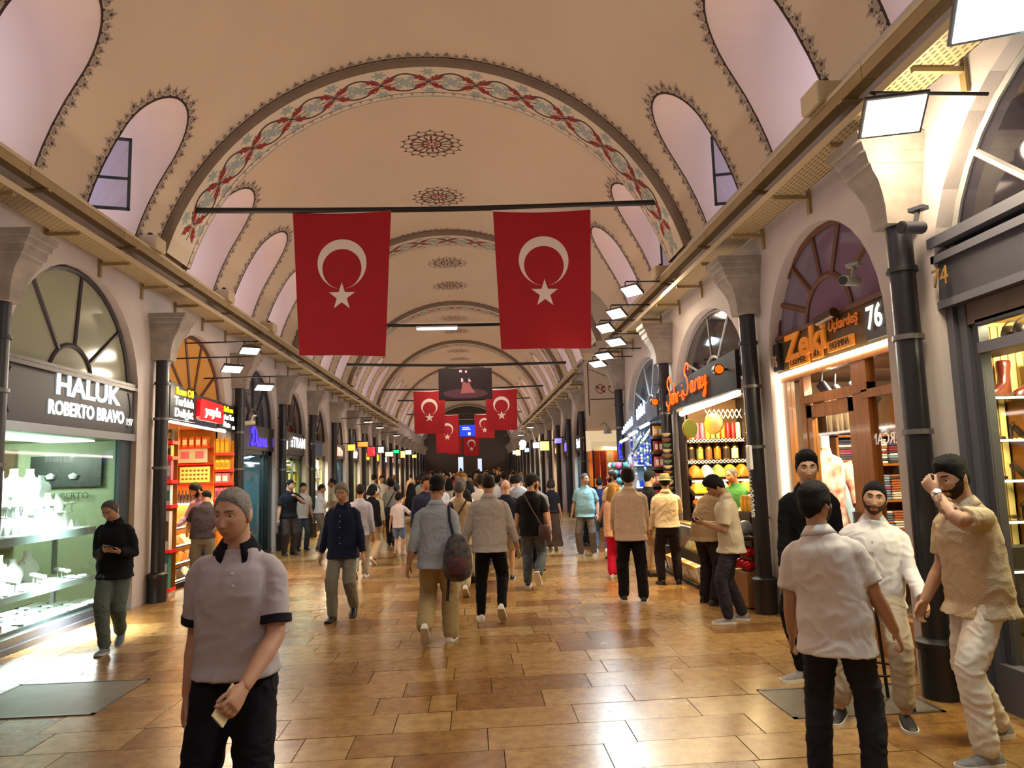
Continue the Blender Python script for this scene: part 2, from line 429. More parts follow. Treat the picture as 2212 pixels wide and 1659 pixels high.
def fringe(mb, pts, f, h, step, detail, line=.03):
    """row of alternating big and small palmettes standing outward of a line (outward = left of travel)"""
    ribbon(mb, pts, line, 0, f)
    d = 0.; nxt = step*.5; k = 0
    for (a, b) in zip(pts[:-1], pts[1:]):
        l = math.hypot(b[0]-a[0], b[1]-a[1])
        if l < 1e-6: continue
        ang = math.atan2(b[1]-a[1], b[0]-a[0])
        while nxt <= d+l:
            t = (nxt-d)/l; x = a[0]+(b[0]-a[0])*t; y_ = a[1]+(b[1]-a[1])*t
            hh = h if k % 2 == 0 else h*.72
            nx, ny = -math.sin(ang), math.cos(ang)
            shape(mb, pal, x+nx*(line*.9), y_+ny*(line*.9), ang, hh*.95, 1, f, hh)
            if detail:
                shape(mb, [(-.12, 0), (0, -.14), (.12, 0), (0, .2)], x+nx*(hh*.42+line), y_+ny*(hh*.42+line), ang, hh, 2, lambda u, v: f2(f, u, v), hh)
                shape(mb, [(-.16, 0), (.16, 0), (0, .22)], x+nx*line*.3+math.cos(ang)*step*.5, y_+ny*line*.3+math.sin(ang)*step*.5, ang, h*.8, 0, f, h*.8)
                for sx_ in (-.25, .25):
                    shape(mb, [(-.07, 0), (0, -.07), (.07, 0), (0, .07)], x+nx*(hh*.22+line)+math.cos(ang)*sx_*hh, y_+ny*(hh*.22+line)+math.sin(ang)*sx_*hh, ang, hh, 2, lambda u, v: f2(f, u, v), hh)
            nxt += step; k += 1
        d += l
def f2(f, u, v):
    p = Vector(f(u, v)); c = Vector((VX, p.y, VZ)); d = (c-p).normalized()
    return p + d*.002
for k, ry in enumerate(RIBY):
    near = ry < 40
    m = MB(); n = 48 if near else 24
    a = arc_pts(RI, n); ao = arc_pts(RV+.02, n)
    P = lambda R, t, y_: (VX+R*math.sin(t), y_, VZ+R*math.cos(t))
    for i in range(n):
        for y_, fl_ in ((ry, 0), (ry+RW, 1)):
            m.add([P(RI, a[i], y_), P(RI, a[i+1], y_), P(RV+.02, ao[i+1], y_), P(RV+.02, ao[i], y_)], [(0, 1, 2, 3)], 0)
        m.add([P(RI, a[i], ry), P(RI, a[i+1], ry), P(RI, a[i+1], ry+RW), P(RI, a[i], ry+RW)], [(0, 1, 2, 3)], 1)
    rb = m.build('rib', [RIBF, PCREAM], ceiling, smooth=35)
    # scroll painted on the soffit: two vines crossing at red leaf clusters
    pm = MB(); fr_ = lambda u, v, R=RI: P(R-.004, u/R, ry+v)
    L = .80; A = .27; vm = RW*.47
    tot = RI*math.acos((ZF-VZ)/RI)
    seg = 10 if ry < 25 else 5
    nn = int(tot/L)
    for sgn in (1, -1):
        pts = [(L*(i/seg - nn), vm+sgn*A*math.sin(PI*(i/seg))) for i in range(2*nn*seg+1)]
        ribbon(pm, pts, .036, 0, fr_)
    ribbon(pm, [(-tot+2*tot*i/60, RW-.02) for i in range(61)], .02, 4, fr_)
    for q in range(-nn, nn+1):
        u = q*L
        if ry < 50:
            for (aa, sc) in ((.70, .31), (PI-.70, .31), (-.70, .31), (PI+.70, .31)):
                shape(pm, leaf, u+.035*math.cos(aa), vm+.035*math.sin(aa), aa, sc, 3, lambda x, y_: f2(fr_, x, y_), sc*1.25)
            shape(pm, star, u+L/2, vm, .3, .17, 4, fr_); 
            for dv in (-.30, .30):
                shape(pm, star, u, vm+dv, .1, .14, 4, fr_)
                shape(pm, star, u+L/2-.13, vm+dv*.40, .5, .10, 4, fr_); shape(pm, star, u+L/2+.13, vm+dv*.40, .5, .10, 4, fr_)
                if ry < 25:
                    ribbon(pm, [(u+.03*i, vm+dv*(.2+.11*i)*1. + .01*math.sin(i*2)) for i in range(6)], .014, 0, fr_)
                    ribbon(pm, [(u-.03*i, vm+dv*(.2+.11*i) + .01*math.sin(i*2)) for i in range(6)], .014, 0, fr_)
            if ry < 25:
                for dd in (-1, 1): ribbon(pm, [(u+dd*.05, vm), (u+dd*.2, vm+.015), (u+dd*.28, vm-.01)], .016, 0, fr_)
    if ry < 40: fringe(pm, [(-tot+2*tot*i/80, RW-.15) for i in range(81)], fr_, .10, .18, False, .010)
    pb = pm.build('painted_scroll', PAINTS, ceiling)
    # lace of palmettes on the vault in front of the rib, pendants behind it
    bm_ = MB(); fv = lambda u, v: wpt(u, v)
    t2 = RV*math.acos((ZF-VZ)/RV)
    if near:
        fringe(bm_, [(t2-2*t2*i/90, ry-.03) for i in range(91)], fv, .17, .155, ry < 25)
        fringe(bm_, [(-t2+2*t2*i/90, ry+RW+.02) for i in range(91)], fv, .09, .2, False, .012)
        bm_.build('painted_border', PAINTS, ceiling)
# lace round every window opening
for side, ws in ((-1, WL), (1, WR)):
    bm_ = MB()
    for w in ws:
        if w > 45 or w < 3: continue
        fw = lambda y_, u: wpt(u, y_)
        if side > 0: pts = [(w-half(z)-.012, w_at(z, side)) for z in ZR] + [(w+half(z)+.012, w_at(z, side)) for z in reversed(ZR[:-1])]
        else: pts = [(w+half(z)+.012, w_at(z, side)) for z in ZR] + [(w-half(z)-.012, w_at(z, side)) for z in reversed(ZR[:-1])]
        fringe(bm_, pts[::-1], fw, .19 if w < 21 else .2, .13 if w < 21 else .2, w < 16, .035)
    bm_.build('painted_border', PAINTS, ceiling)
# medallions along the crown
for k, ry in enumerate(RIBY[1:6]):
    for d in (3.15, 6.05):
        yc = ry+d; pm = MB(); fm = lambda u, v: wpt(u, v)
        nr = 16 if yc < 30 else 10
        U0 = -.1
        for i in range(nr):
            a = 2*PI*i/nr; ca, sa = math.cos(a), math.sin(a)
            loop = [(.50+.085*math.cos(t), .085*math.sin(t)*1.25) for t in [2*PI*j/9 for j in range(10)]]
            ribbon(pm, [(U0+ca*x-sa*y_, yc+sa*x+ca*y_) for x, y_ in loop], .018, 0, fm)
            shape(pm, pal, U0+ca*.59, yc+sa*.59, a-PI/2, .07, 0, fm)
            b = a+PI/nr; cb, sb = math.cos(b), math.sin(b)
            lp = [(.30+.13*math.cos(t), .07*math.sin(t)) for t in [2*PI*j/9 for j in range(10)]]
            ribbon(pm, [(U0+cb*x-sb*y_, yc+sb*x+cb*y_) for x, y_ in lp], .018, 0, fm)
            shape(pm, leaf, U0+cb*.36, yc+sb*.36, b, .14, 3 if i % 2 else 0, lambda x, y_: f2(fm, x, y_))
            if i % 2 == 0:
                shape(pm, star, U0+ca*.42, yc+sa*.42, a, .05, 1, fm)
                shape(pm, leaf, U0+ca*.03, yc+sa*.03, a, .17, 3, fm)
        ribbon(pm, [(U0+.20*math.cos(2*PI*j/24), yc+.20*math.sin(2*PI*j/24)) for j in range(25)], .02, 0, fm)
        pm.build('painted_medallion', PAINTS, ceiling)
# end of the aisle
m = MB(); m.box(-6, 5, YE, YE+.2, 0, 9); tag(m.build('wall_end', mat('dim_end_wall', '5c544e', .8)), kind='structure')
m = MB(); m.box(-1.6, -1.1, YE-.02, YE, 0, 3.4); m.box(.35, .75, YE-.02, YE, 0, 3.2); tag(m.build('door_90', mat('daylit_gate', 'c8d4f0', .5, emit=1.3, ehx='b8c8f4')), kind='structure')
m = MB(); m.box(-6, 5, YB-.2, YB, 0, 9); tag(m.build('wall_rear', PLAST), kind='structure')
# ------------------------------------------------------------------ shop walls with arched openings
# openings: (centre y, half width, springing z, rise)
LO = [(5.75, 1.45, 3.05, 1.45), (9.53, 1.58, 3.05, 1.50), (13.53, 1.46, 3.05, 1.36), (17.25, 1.46, 3.0, 1.32), (20.65, 1.40, 3.0, 1.2)]
LP = [3.9, 7.65, 11.62, 15.42, 18.95, 22.4]      # pipes / capitals, left
y = 24.1
while y < 72: LO.append((y, 1.25, 2.95, 1.15)); LP.append(y+1.75); y += 3.5
RO = [(3.78, 1.68, 3.0, 1.66), (7.43, 1.28, 3.0, 1.29), (11.2, 1.72, 3.0, 1.2), (15.3, 1.72, 2.95, 1.15)]
RP = [5.62, 8.98, 13.12, 17.35]
LO.insert(0, (2.0, 1.4, 3.05, 1.45)); RO.insert(0, (.0, 1.6, 3.0, 1.6)); RP.insert(0, 1.85)
y = 25.3
RP.append(23.6)
while y < 72: RO.append((y, 1.3, 2.9, 1.15)); RP.append(y+1.75); y += 3.5
def wall_mesh(name, X, d, ops, y0, y1, gap=None):
    """wall face at X, its thickness running to X+d; arched openings and an optional full-height gap"""
    m = MB(); zt = ZF+.02; n = 18
    bounds = [y0]
    items = [(yc-hw, yc+hw, yc, hw, zs, rs) for yc, hw, zs, rs in ops]
    if gap: items.append((gap[0], gap[1], None, 0, 0, 0))
    items.sort()
    y = y0
    for a, b, yc, hw, zs, rs in items:
        m.add([(X, y, -.05), (X, a, -.05), (X, a, zt), (X, y, zt)], [(0, 1, 2, 3)])
        if yc is not None:
            pts = [(a, -.05), (a, zs)] + [(yc-hw*math.cos(PI*i/n), zs+rs*math.sin(PI*i/n)) for i in range(1, n)] + [(b, zs), (b, -.05)]
            arch = pts[1:-1]
            for p, q in zip(arch[:-1], arch[1:]): m.add([(X, p[0], p[1]), (X, q[0], q[1]), (X, q[0], zt), (X, p[0], zt)], [(0, 1, 2, 3)])
            r = .035                              # softened arris
            for p, q in zip(pts[:-1], pts[1:]): m.add([(X, p[0], p[1]), (X+d, p[0], p[1]), (X+d, q[0], q[1]), (X, q[0], q[1])], [(0, 1, 2, 3)])
        y = b
    m.add([(X, y, -.05), (X, y1, -.05), (X, y1, zt), (X, y, zt)], [(0, 1, 2, 3)])
    # little cornice up to the vault foot
    for (a, b) in ([(y0, y1)] if not gap else [(y0, gap[0]), (gap[1], y1)]):
        s = -1 if d > 0 else 1
        m.box(min(X, X+s*.13), max(X, X+s*.13), a, b, ZF-.06, ZF+.03)
    o = m.build(name, PLAST, smooth=30); tag(o, kind='structure'); return o
wall_left = wall_mesh('wall_left', XL, -.19, LO, YB, YE)
wall_right = wall_mesh('wall_right', XR, .19, RO, YB, YE, (CY0, CY1))
# side street on the right: its two flanks, vault and end
m = MB(); prof = [(CY0, -.05), (CY0, ZF)] + [((CY0+CY1)/2-2.8*math.cos(PI*i/20), ZF+1.62*math.sin(PI*i/20)) for i in range(1, 20)] + [(CY1, ZF), (CY1, -.05)]
for p, q in zip(prof[:-1], prof[1:]):
    xa = vx_at(max(p[1], ZF), 1) if p[1] >= ZF else XR; xb = vx_at(max(q[1], ZF), 1) if q[1] >= ZF else XR
    m.add([(xa, p[0], p[1]), (9.5, p[0], p[1]), (9.5, q[0], q[1]), (xb, q[0], q[1])], [(0, 1, 2, 3)])
m.add([(9.5, CY0, 0), (9.5, CY1, 0), (9.5, CY1, 7), (9.5, CY0, 7)], [(0, 1, 2, 3)])
o = m.build('wall_side_street', PLAST, smooth=40); tag(o, kind='structure')
pm = MB(); fj = lambda u, v: (u, CY1-.006, v)
ribbon(pm, [(3.72, 3.5), (3.72, 5.2)], .03, 0, fj); ribbon(pm, [(3.75, 4.02), (5.6, 4.02)], .025, 0, fj); ribbon(pm, [(3.75, 5.0), (5.6, 4.2)], .02, 0, fj)
for k in range(4):
    u = 4.1+.42*k
    for s in (1, -1): ribbon(pm, [(u+s*.16*math.sin(t), 4.2+.3*t/3.14) for t in (0, .5, 1, 1.6, 2.2, 2.7, 3.14)], .02, 0, fj)
    for a in (.6, 2.5, -.6): shape(pm, leaf, u, 4.34, a, .2, 3, fj)
pm.build('painted_scroll', PAINTS, o)
point_light('side_street_lamp', (7.5, 20.5, 4.2), 90, WARM, .2)

# black rain pipes with stone hopper capitals above
def pipe(y, X, side, detail=True):
    e = empty('drain_pipe', (X, y, 0)); top = 3.655-zf(y); m = MB(); nn = 14 if detail else 8
    m.lathe([(.098, .0), (.098, top)], nn); m.build('shaft', BLACK, e, smooth=40)
    if detail:
        m = MB(); m.lathe([(.135, 0), (.135, .34), (.15, .36), (.15, .41), (.10, .44)], nn); m.build('shoe', BLACKM, e, smooth=40)
        for z in (2.0, 2.75, 3.3):
            m = MB(); m.lathe([(.10, z-.02), (.118, z-.02), (.118, z+.02), (.10, z+.02)], nn, caps=False); m.build('clamp', mat('clamp_steel', '6f6a68', .4, .6) if z != 3.3 else BLACKM, e, smooth=40)
    return e
def capital(y, X, side, big=1.):
    """stone hopper: narrow at the pipe, stepping out over the aisle; X = wall face"""
    s = -side
    prof = [(3.66, .135, .27), (3.80, .15, .28), (3.90, .165, .30), (4.0, .20, .34), (4.08, .225, .39), (4.12, .23, .40), (4.13, .245, .42), (4.22, .25, .44), (4.23, .27, .46), (4.29, .275, .475), (4.30, .295, .50), (4.37, .30, .51)]
    m = MB(); rings = []
    for z, hw, pr in prof:
        hw *= .84*big; pr *= 1.08; rings.append([(X, y-hw, z), (X, y+hw, z), (X+s*pr, y+hw, z), (X+s*pr, y-hw, z)])
    m.loft(rings); return m.build('stone_capital', STONE)
ORD = ['first', 'second', 'third', 'fourth', 'fifth', 'sixth', 'seventh', 'eighth', 'ninth', 'tenth', 'eleventh', 'twelfth', 'thirteenth', 'fourteenth', 'fifteenth', 'sixteenth', 'seventeenth', 'eighteenth', 'nineteenth', 'twentieth']
for side, X, P in ((-1, XL, LP), (1, XR, RP)):
    sn = 'left' if side < 0 else 'right'
    vis = [p for p in P if p > (7 if side < 0 else 5)]
    for y in P:
        k = vis.index(y) if y in vis else None
        px = X-side*(.14 if y < 18 else .12)
        e = pipe(y, px, side, y < 24); e.location.z = zf(y)
        near = {7.65: 'before the jewellery shop', 11.62: 'between the jewellery shop and the Turkish delight shop', 15.42: 'between the Turkish delight shop and the blue lettered shop', 18.95: 'between the blue lettered and the white lettered shop', 22.4: 'beyond the white lettered shop', 5.62: 'between the shoe shop and the pashmina shop', 8.98: 'between the pashmina shop and the spice shop', 13.12: 'between the spice shop and the evil eye bead shop', 17.35: 'at the side street corner', 23.6: 'at the far corner of the side street'}.get(y)
        if near: pl, cl, g = 'black rain pipe on the wall '+near, 'grey stone hopper capital '+near, None
        else: pl, cl, g = 'thin black rain pipe, %s along the %s wall' % (ORD[k if k is not None else 0], sn), 'small grey stone capital, %s along the %s wall' % (ORD[k if k is not None else 0], sn), 1
        if k is None: pl += ', nearest the photographer'; cl += ', nearest the photographer'
        tag(e, pl, 'drain pipe', 'far rain pipes on the %s wall' % sn if g else None)
        c = capital(y, X, side, 1. if y > 7 else 1.)
        tag(c, cl, 'capital', 'far stone capitals on the %s wall' % sn if g else None)

# fanlights in the arch heads
FR_DARK = mat('fanlight_dark', '2b2427', .45); FR_BROWN = mat('fanlight_brown', '5a3420', .45); FR_GREY = mat('fanlight_grey', '8f8c88', .5); FR_WHITE = mat('fanlight_steel', 'a9b3bb', .45)
PANE_PALE = mat('pane_pale', '8f927c', .12, spec=.5); PANE_DARK = mat('pane_dark', '1e1c24', .05, spec=.8); PANE_VAULTREF = mat('pane_vault_reflection', '665c70', .06, spec=.9); PANE_AMBER = mat('pane_amber', 'a8793a', .15, emit=.25, ehx='c87820'); PANE_BLUE = mat('pane_blue', '39424f', .06, spec=.8); PANE_MAROON = mat('pane_maroon', '2e1518', .1); PANE_BROWN = mat('pane_brown', '3b2a22', .1)  # purple-grey pane: the vault's reflection is put into its colour
def fan(n, side, X, yc, hw, zs, rs, ri, angs, fm, pm, zb=None, w=.03, simple=False):
    """fanlight of radial panes; angles run from the end that reads on the right"""
    dr = 1 if side < 0 else -1
    e = empty('window_%d' % n, (X, yc, zs)); tag(e, kind='structure')
    f = MB(); N = 20
    o = [(hw*math.cos(PI*i/N), rs*math.sin(PI*i/N)) for i in range(N+1)]
    f.tube([(0, dr*u*.985, v*.985) for u, v in o], w*1.25, 6); 
    rr = ri*.95
    f.tube([(0, dr*ri*math.cos(PI*i/14), rr*math.sin(PI*i/14)) for i in range(15)], w, 6)
    f.tube([(0, -hw, 0), (0, hw, 0)], w, 6)
    for a in angs:
        c, s = math.cos(math.radians(a)), math.sin(math.radians(a))
        f.tube([(0, dr*ri*c, rr*s), (0, dr*hw*c, rs*s)], w, 6)
    f.build('window_frame', fm, e, smooth=40)
    d0 = 0
    if simple:
        p = MB(); p.prism(o, 0, .012, lambda u, v, d: (side*d, dr*u, v)); p.build('pane', pm, e); return e
    bb = [0] + sorted(angs) + [180]
    for a, b in zip(bb[:-1], bb[1:]):
        t = [math.radians(a+(b-a)*i/6) for i in range(7)]
        poly = [(hw*math.cos(x)*.99, rs*math.sin(x)*.99) for x in t] + [(ri*math.cos(x), rr*math.sin(x)) for x in reversed(t)]
        p = MB(); p.prism(poly, 0, .012, lambda u, v, d: (side*d, dr*u, v)); p.build('pane', pm, e)
    poly = [(ri*math.cos(PI*i/12), rr*math.sin(PI*i/12)) for i in range(13)]
    p = MB(); p.prism(poly, 0, .012, lambda u, v, d: (side*d, dr*u, v)); p.build('pane', pm, e)
    return e
XFL, XFR = XL-.14, XR+.14
fan(101, -1, XFL, 9.53, 1.57, 3.05, 1.49, .52, (38, 84, 127), FR_DARK, PANE_PALE, w=.034)
fan(102, -1, XFL, 13.53, 1.45, 3.05, 1.35, .40, (35, 72, 104, 140), FR_BROWN, PANE_AMBER, w=.034)
fan(103, -1, XFL, 17.25, 1.45, 3.0, 1.31, .42, (50, 90, 128), FR_DARK, PANE_BLUE, w=.04)
fan(104, -1, XFL, 20.65, 1.39, 3.0, 1.19, .3, (60, 90, 120), FR_DARK, PANE_BROWN, w=.035)
fan(111, 1, XFR, 7.43, 1.27, 3.27, 1.02, .50, (38, 72, 100, 128, 155), FR_BROWN, PANE_VAULTREF, w=.036)
fan(112, 1, XFR, 11.2, 1.71, 3.0, 1.19, .5, (60, 95, 150), FR_GREY, PANE_DARK, w=.022)
fan(113, 1, XFR, 15.3, 1.71, 2.95, 1.14, .38, (35, 75, 108, 150), FR_WHITE, PANE_BLUE, w=.022)
fan(110, 1, XFR, 3.78, 1.67, 3.0, 1.65, .55, (60, 100, 140), FR_GREY, PANE_DARK, w=.03)
fan(100, -1, XFL, 5.75, 1.44, 3.05, 1.44, .5, (38, 84, 127), FR_DARK, PANE_PALE)
k = 120
for side, ops, X in ((-1, [o for o in LO if o[0] > 22], XFL), (1, [o for o in RO if o[0] > 24], XFR)):
    for i, (yc, hw, zs, rs) in enumerate(ops):
        k += 1
        fan(k, side, X, yc, hw-.01, zs, rs-.01, .3, (50, 90, 130), FR_DARK, (PANE_MAROON, PANE_BROWN, PANE_DARK)[i % 3], simple=i > 2, w=.03)

# cable trays and trunking along the cornices
TRAY = mat('tray_steel', 'b3a27e', .5, .3); TRUNK = mat('trunking', '9a8358', .55, var=.2, vscale=3); TRUNK2 = mat('trunking_cream', 'c2b291', .6)
def perforated():
    m = bpy.data.materials.new('perforated_steel'); m.use_nodes = True; nt = m.node_tree; b = nt.nodes['Principled BSDF']
    tc = nt.nodes.new('ShaderNodeTexCoord'); mp = nt.nodes.new('ShaderNodeMapping'); mp.inputs['Rotation'].default_value = (0, 0, PI/2)
    br = nt.nodes.new('ShaderNodeTexBrick'); br.inputs['Color1'].default_value = hexc('453823'); br.inputs['Color2'].default_value = hexc('55482e'); br.inputs['Mortar'].default_value = hexc('a38f66')
    br.inputs['Scale'].default_value = 1.; br.inputs['Brick Width'].default_value = .075; br.inputs['Row Height'].default_value = .042; br.inputs['Mortar Size'].default_value = .014; br.inputs['Mortar Smooth'].default_value = .1
    nt.links.new(tc.outputs['Object'], mp.inputs[0]); nt.links.new(mp.outputs[0], br.inputs[0]); nt.links.new(br.outputs[0], b.inputs['Base Color'])
    b.inputs['Roughness'].default_value = .5; return m
PERF = perforated()
def tray(side, y0, y1, lab, labt):
    s = -side; X = XL if side < 0 else XR
    z = 4.72 if side < 0 else 4.60; xa, xb = X+s*.10, X+s*.42
    e = empty('cable_tray', (X, y0, z)); tag(e, lab, 'cable tray')
    m = MB(); m.box(min(s*.10, s*.42), max(s*.10, s*.42), 0, y1-y0, -.003, .003); m.build('tray_floor', PERF, e)
    for q in (.10, .42):
        m = MB(); m.box(min(s*q, s*q+s*.005), max(s*q, s*q+s*.005), 0, y1-y0, -.003, .07); m.build('side_rail', TRAY, e)
    for i in range(3):
        m = MB(); q = .15+.06*i
        m.tube([(s*q, yy, .03+.006*math.sin(yy*3+i)) for yy in np.linspace(0, y1-y0, int((y1-y0)*1.5))], .016, 6); m.build('cable', mat('cable_grey', '6d655a', .5), e)
    yy = .6
    while yy < y1-y0:
        m = MB(); m.box(min(0, s*.40), max(0, s*.40), yy-.02, yy+.02, -.045, -.004); m.box(min(0, s*.03), max(0, s*.03), yy-.03, yy+.03, -.2, .06); m.build('bracket', TRUNK, e); yy += 1.25
    zt = 5.02 if side < 0 else 4.92
    t = empty('cable_trunking', (X, y0, zt)); tag(t, labt, 'trunking')
    a, b = sorted((s*.22, s*.34)); m = MB()
    n = int((y1-y0)/2.1)+1
    for i in range(n):
        ya = i*2.1; yb = min(ya+2.09, y1-y0)
        if yb <= ya: continue
        m = MB(); m.box(a, b, ya, yb, 0, .11); m.build('duct', TRUNK, t); m = MB(); m.box(a-.004, b+.004, ya, yb, .111, .155); m.build('duct_cover', TRUNK2, t)
        m = MB(); m.box(min(0, s*.36), max(0, s*.36), ya+.3, ya+.36, -.03, -.001); m.build('bracket', TRUNK, t)
tray(-1, YB, 46., 'perforated steel cable tray along the left wall below the vault', 'brown and cream cable trunking along the left foot of the vault')
tray(1, YB, 17.6, 'perforated steel cable tray along the near right wall above the shop arches', 'brown and cream cable trunking along the near right foot of the vault')
tray(1, 23.4, 50., 'cable tray along the right wall beyond the side street', 'cable trunking along the right wall beyond the side street')
for (y, side, lab) in ((10.75, -1, 'cream junction box on the left trunking nearest the first painted rib'), (13.95, -1, 'cream junction box on the left trunking below the flagged bay'), (17.0, -1, 'cream junction box on the left trunking, third along'), (20.1, -1, 'cream junction box on the left trunking at the second painted rib'), (6.35, 1, 'pale equipment box with black sockets on the trunking above the right capital'), (12.4, 1, 'grey round-topped equipment box on the right trunking above the spice shop')):
    s = -side; X = XL if side < 0 else XR; z = 5.15 if side < 0 else 5.05
    e = empty('junction_box', (X+s*.30, y, z)); tag(e, lab, 'box')
    m = MB(); m.box(-.13, .13, -.17, .17, 0, .2); m.build('case', TRUNK2, e, bevel=.012)
    for q in (-.08, .08):
        m = MB(); m.lathe([(.035, .2), (.04, .23), (.03, .25)], 10, (0, q, 0)); m.build('gland', BLACK, e)

# flood lamps on arms
def flood(x, y, z, X, col, hx, lab, power, nrm, w=.36, h=.22, arm_z=.16, over=.15, bar=False):
    """lamp at (x, y, z); X = wall it is fixed to; tilt = turn about the aisle axis"""
    e = empty('flood_lamp', (x, y, z)); tag(e, lab, 'lamp')
    R = Vector(nrm).to_track_quat('-Z', 'Y').to_matrix().to_4x4() if not isinstance(nrm, (int, float)) else Matrix.Rotation(nrm, 4, 'Y')
    m = MB()
    rings = [[R @ Vector((sx*w/2*q, sy*h/2*q, zz)) for sx, sy in ((-1, -1), (1, -1), (1, 1), (-1, 1))] for q, zz in ((1, 0), (1.03, .02), (.95, .05), (.6, .075))]
    m.loft(rings); m.build('housing', BLACKM, e)
    m = MB(); m.box(-w*.46, w*.46, -h*.44, h*.44, -.006, .004, R); m.build('lamp_glass', mat('lit_glass_'+hx, hx, .3, emit=26 if y < 6 else 15), e)
    s = 1 if X > x else -1
    m = MB(); m.tube([(X-x, 0, arm_z), (-s*over, 0, arm_z+.01)], .014, 6); m.tube([(-w*.3, 0, .05), (-w*.3, 0, arm_z)], .01, 5); m.tube([(w*.3, 0, .05), (w*.3, 0, arm_z)], .01, 5); m.build('arm', BLACKM, e)
    l = area_light('flood_light', (x, y, z-.03), R @ Vector((0, 0, -1)), w*.8, power, col, h*.8); return e
flood(2.93, 4.66, 4.13, XR, (1., .80, .52), 'fff0d0', 'glaring warm flood lamp beside the nearest right capital', 85, (-.15, -.55, -.8), .40, .30)
point_light('flood_spill', (3.30, 5.0, 4.05), 60, (1., .82, .56), .1)
flood(2.93, 3.65, 4.22, XR, (.70, .95, 1.), 'd8ffff', 'glaring cool white flood lamp at the top right corner', 55, (-.2, -.5, -.8), .42, .30)
point_light('flood_spill', (3.2, 3.7, 4.1), 9, (.74, .95, 1.), .1)
for (x, y, z, c, hx, lab, p) in ((2.78, 12.3, 4.82, (1., .80, .52), 'fff0d0', 'warm flood lamp on a thin arm, nearest of the six right lamps', 45), (2.72, 13.4, 4.66, (1., .80, .52), 'fff0d0', 'warm flood lamp on a thin arm, brightest and second of the right row', 45), (2.72, 14.6, 4.62, (1., .80, .52), 'fff0d0', 'warm flood lamp on a thin arm, third of the right row', 45), (2.82, 14.1, 4.24, (.70, .92, 1.), 'e0f8ff', 'cool white flood lamp, nearest of the three above the evil eye bead shop', 32), (2.82, 15.4, 4.17, (.70, .92, 1.), 'e0f8ff', 'cool white flood lamp, middle one of the three above the evil eye bead shop', 32), (2.82, 16.25, 4.13, (.70, .92, 1.), 'e0f8ff', 'cool white flood lamp, furthest of the three above the evil eye bead shop', 32)):
    flood(x, y, z, XR, c, hx, lab, p, (-.45, -.35, -.8) if z > 4.5 else (-.3, -.3, -.9), .36, .24, over=.1)
flood(-3.85, 12.85, 4.0, XL, (1., .82, .6), 'fff2dc', 'warm flood lamp on a long arm above the Turkish delight arch', 40, (.2, -.3, -.9), .32, .22)
flood(-4.0, 12.4, 3.62, XL, (1., .82, .6), 'fff2dc', 'warm flood lamp on a long arm in front of the Turkish delight fanlight', 40, (.2, -.3, -.9), .32, .22, .2, .35)
flood(-3.85, 13.75, 3.46, XL, (1., .82, .6), 'fff2dc', 'warm flood lamp with a pale shade before the blue lettered shop', 40, (.2, -.3, -.9), .32, .22, .2, .3)
for k, (y, side) in enumerate(((27.9, -1), (31.4, -1), (38, -1), (34, 1), (41, 1))):
    X = XL if side < 0 else XR
    flood(X-side*1.0, y, 3.8, X, (1., .8, .5), 'fff0d0', 'small distant flood lamp, %s along the %s wall' % (('nearest', 'second', 'third', 'nearest', 'second')[k], 'left' if side < 0 else 'right'), 40, 0, .3, .2)['group'] = 'distant flood lamps'

# poles across the vault, flags, hanging screens
FLAGR = mat('flag_red', 'a4041a', .75, bump=.1, bscale=300, var=.08, vscale=4); FLAGW = mat('flag_white', 'e6d8d0', .75)
POLE = mat('flag_pole', '120f10', .4)
for k, (y, x0, x1, z0, z1) in enumerate(((11.62, -4.41, 3.16, 6.09, 6.15), (20.4, -4.30, 3.12, 6.0, 5.96), (24.7, -4.2, 3.2, 5.52, 5.43), (33., -4.07, 3.2, 5.6, 5.62), (41., -4.17, 3.2, 5.9, 5.88), (47., -4.2, 3.1, 5.6, 5.6), (54., -4.2, 3.1, 5.7, 5.7), (62., -4.3, 3.0, 4.92, 4.92))):
    m = MB(); m.tube([(x0+(x1-x0)*t, y, z0+(z1-z0)*t-.05*math.sin(PI*t)) for t in np.linspace(0, 1, 9)], .048 if y < 30 else .04, 8)
    o = m.build('flag_pole', POLE, smooth=50)
    lab = ['black pole across the vault carrying the two large flags', 'black pole across the vault carrying a white tube lamp', 'black pole across the vault carrying the picture screen', 'black pole across the vault carrying the second pair of flags'] + ['thin black pole across the vault, %s from us' % q for q in ('fifth', 'sixth', 'seventh', 'eighth')]
    tag(o, lab[k], 'pole', 'far poles across the vault' if k > 3 else None)
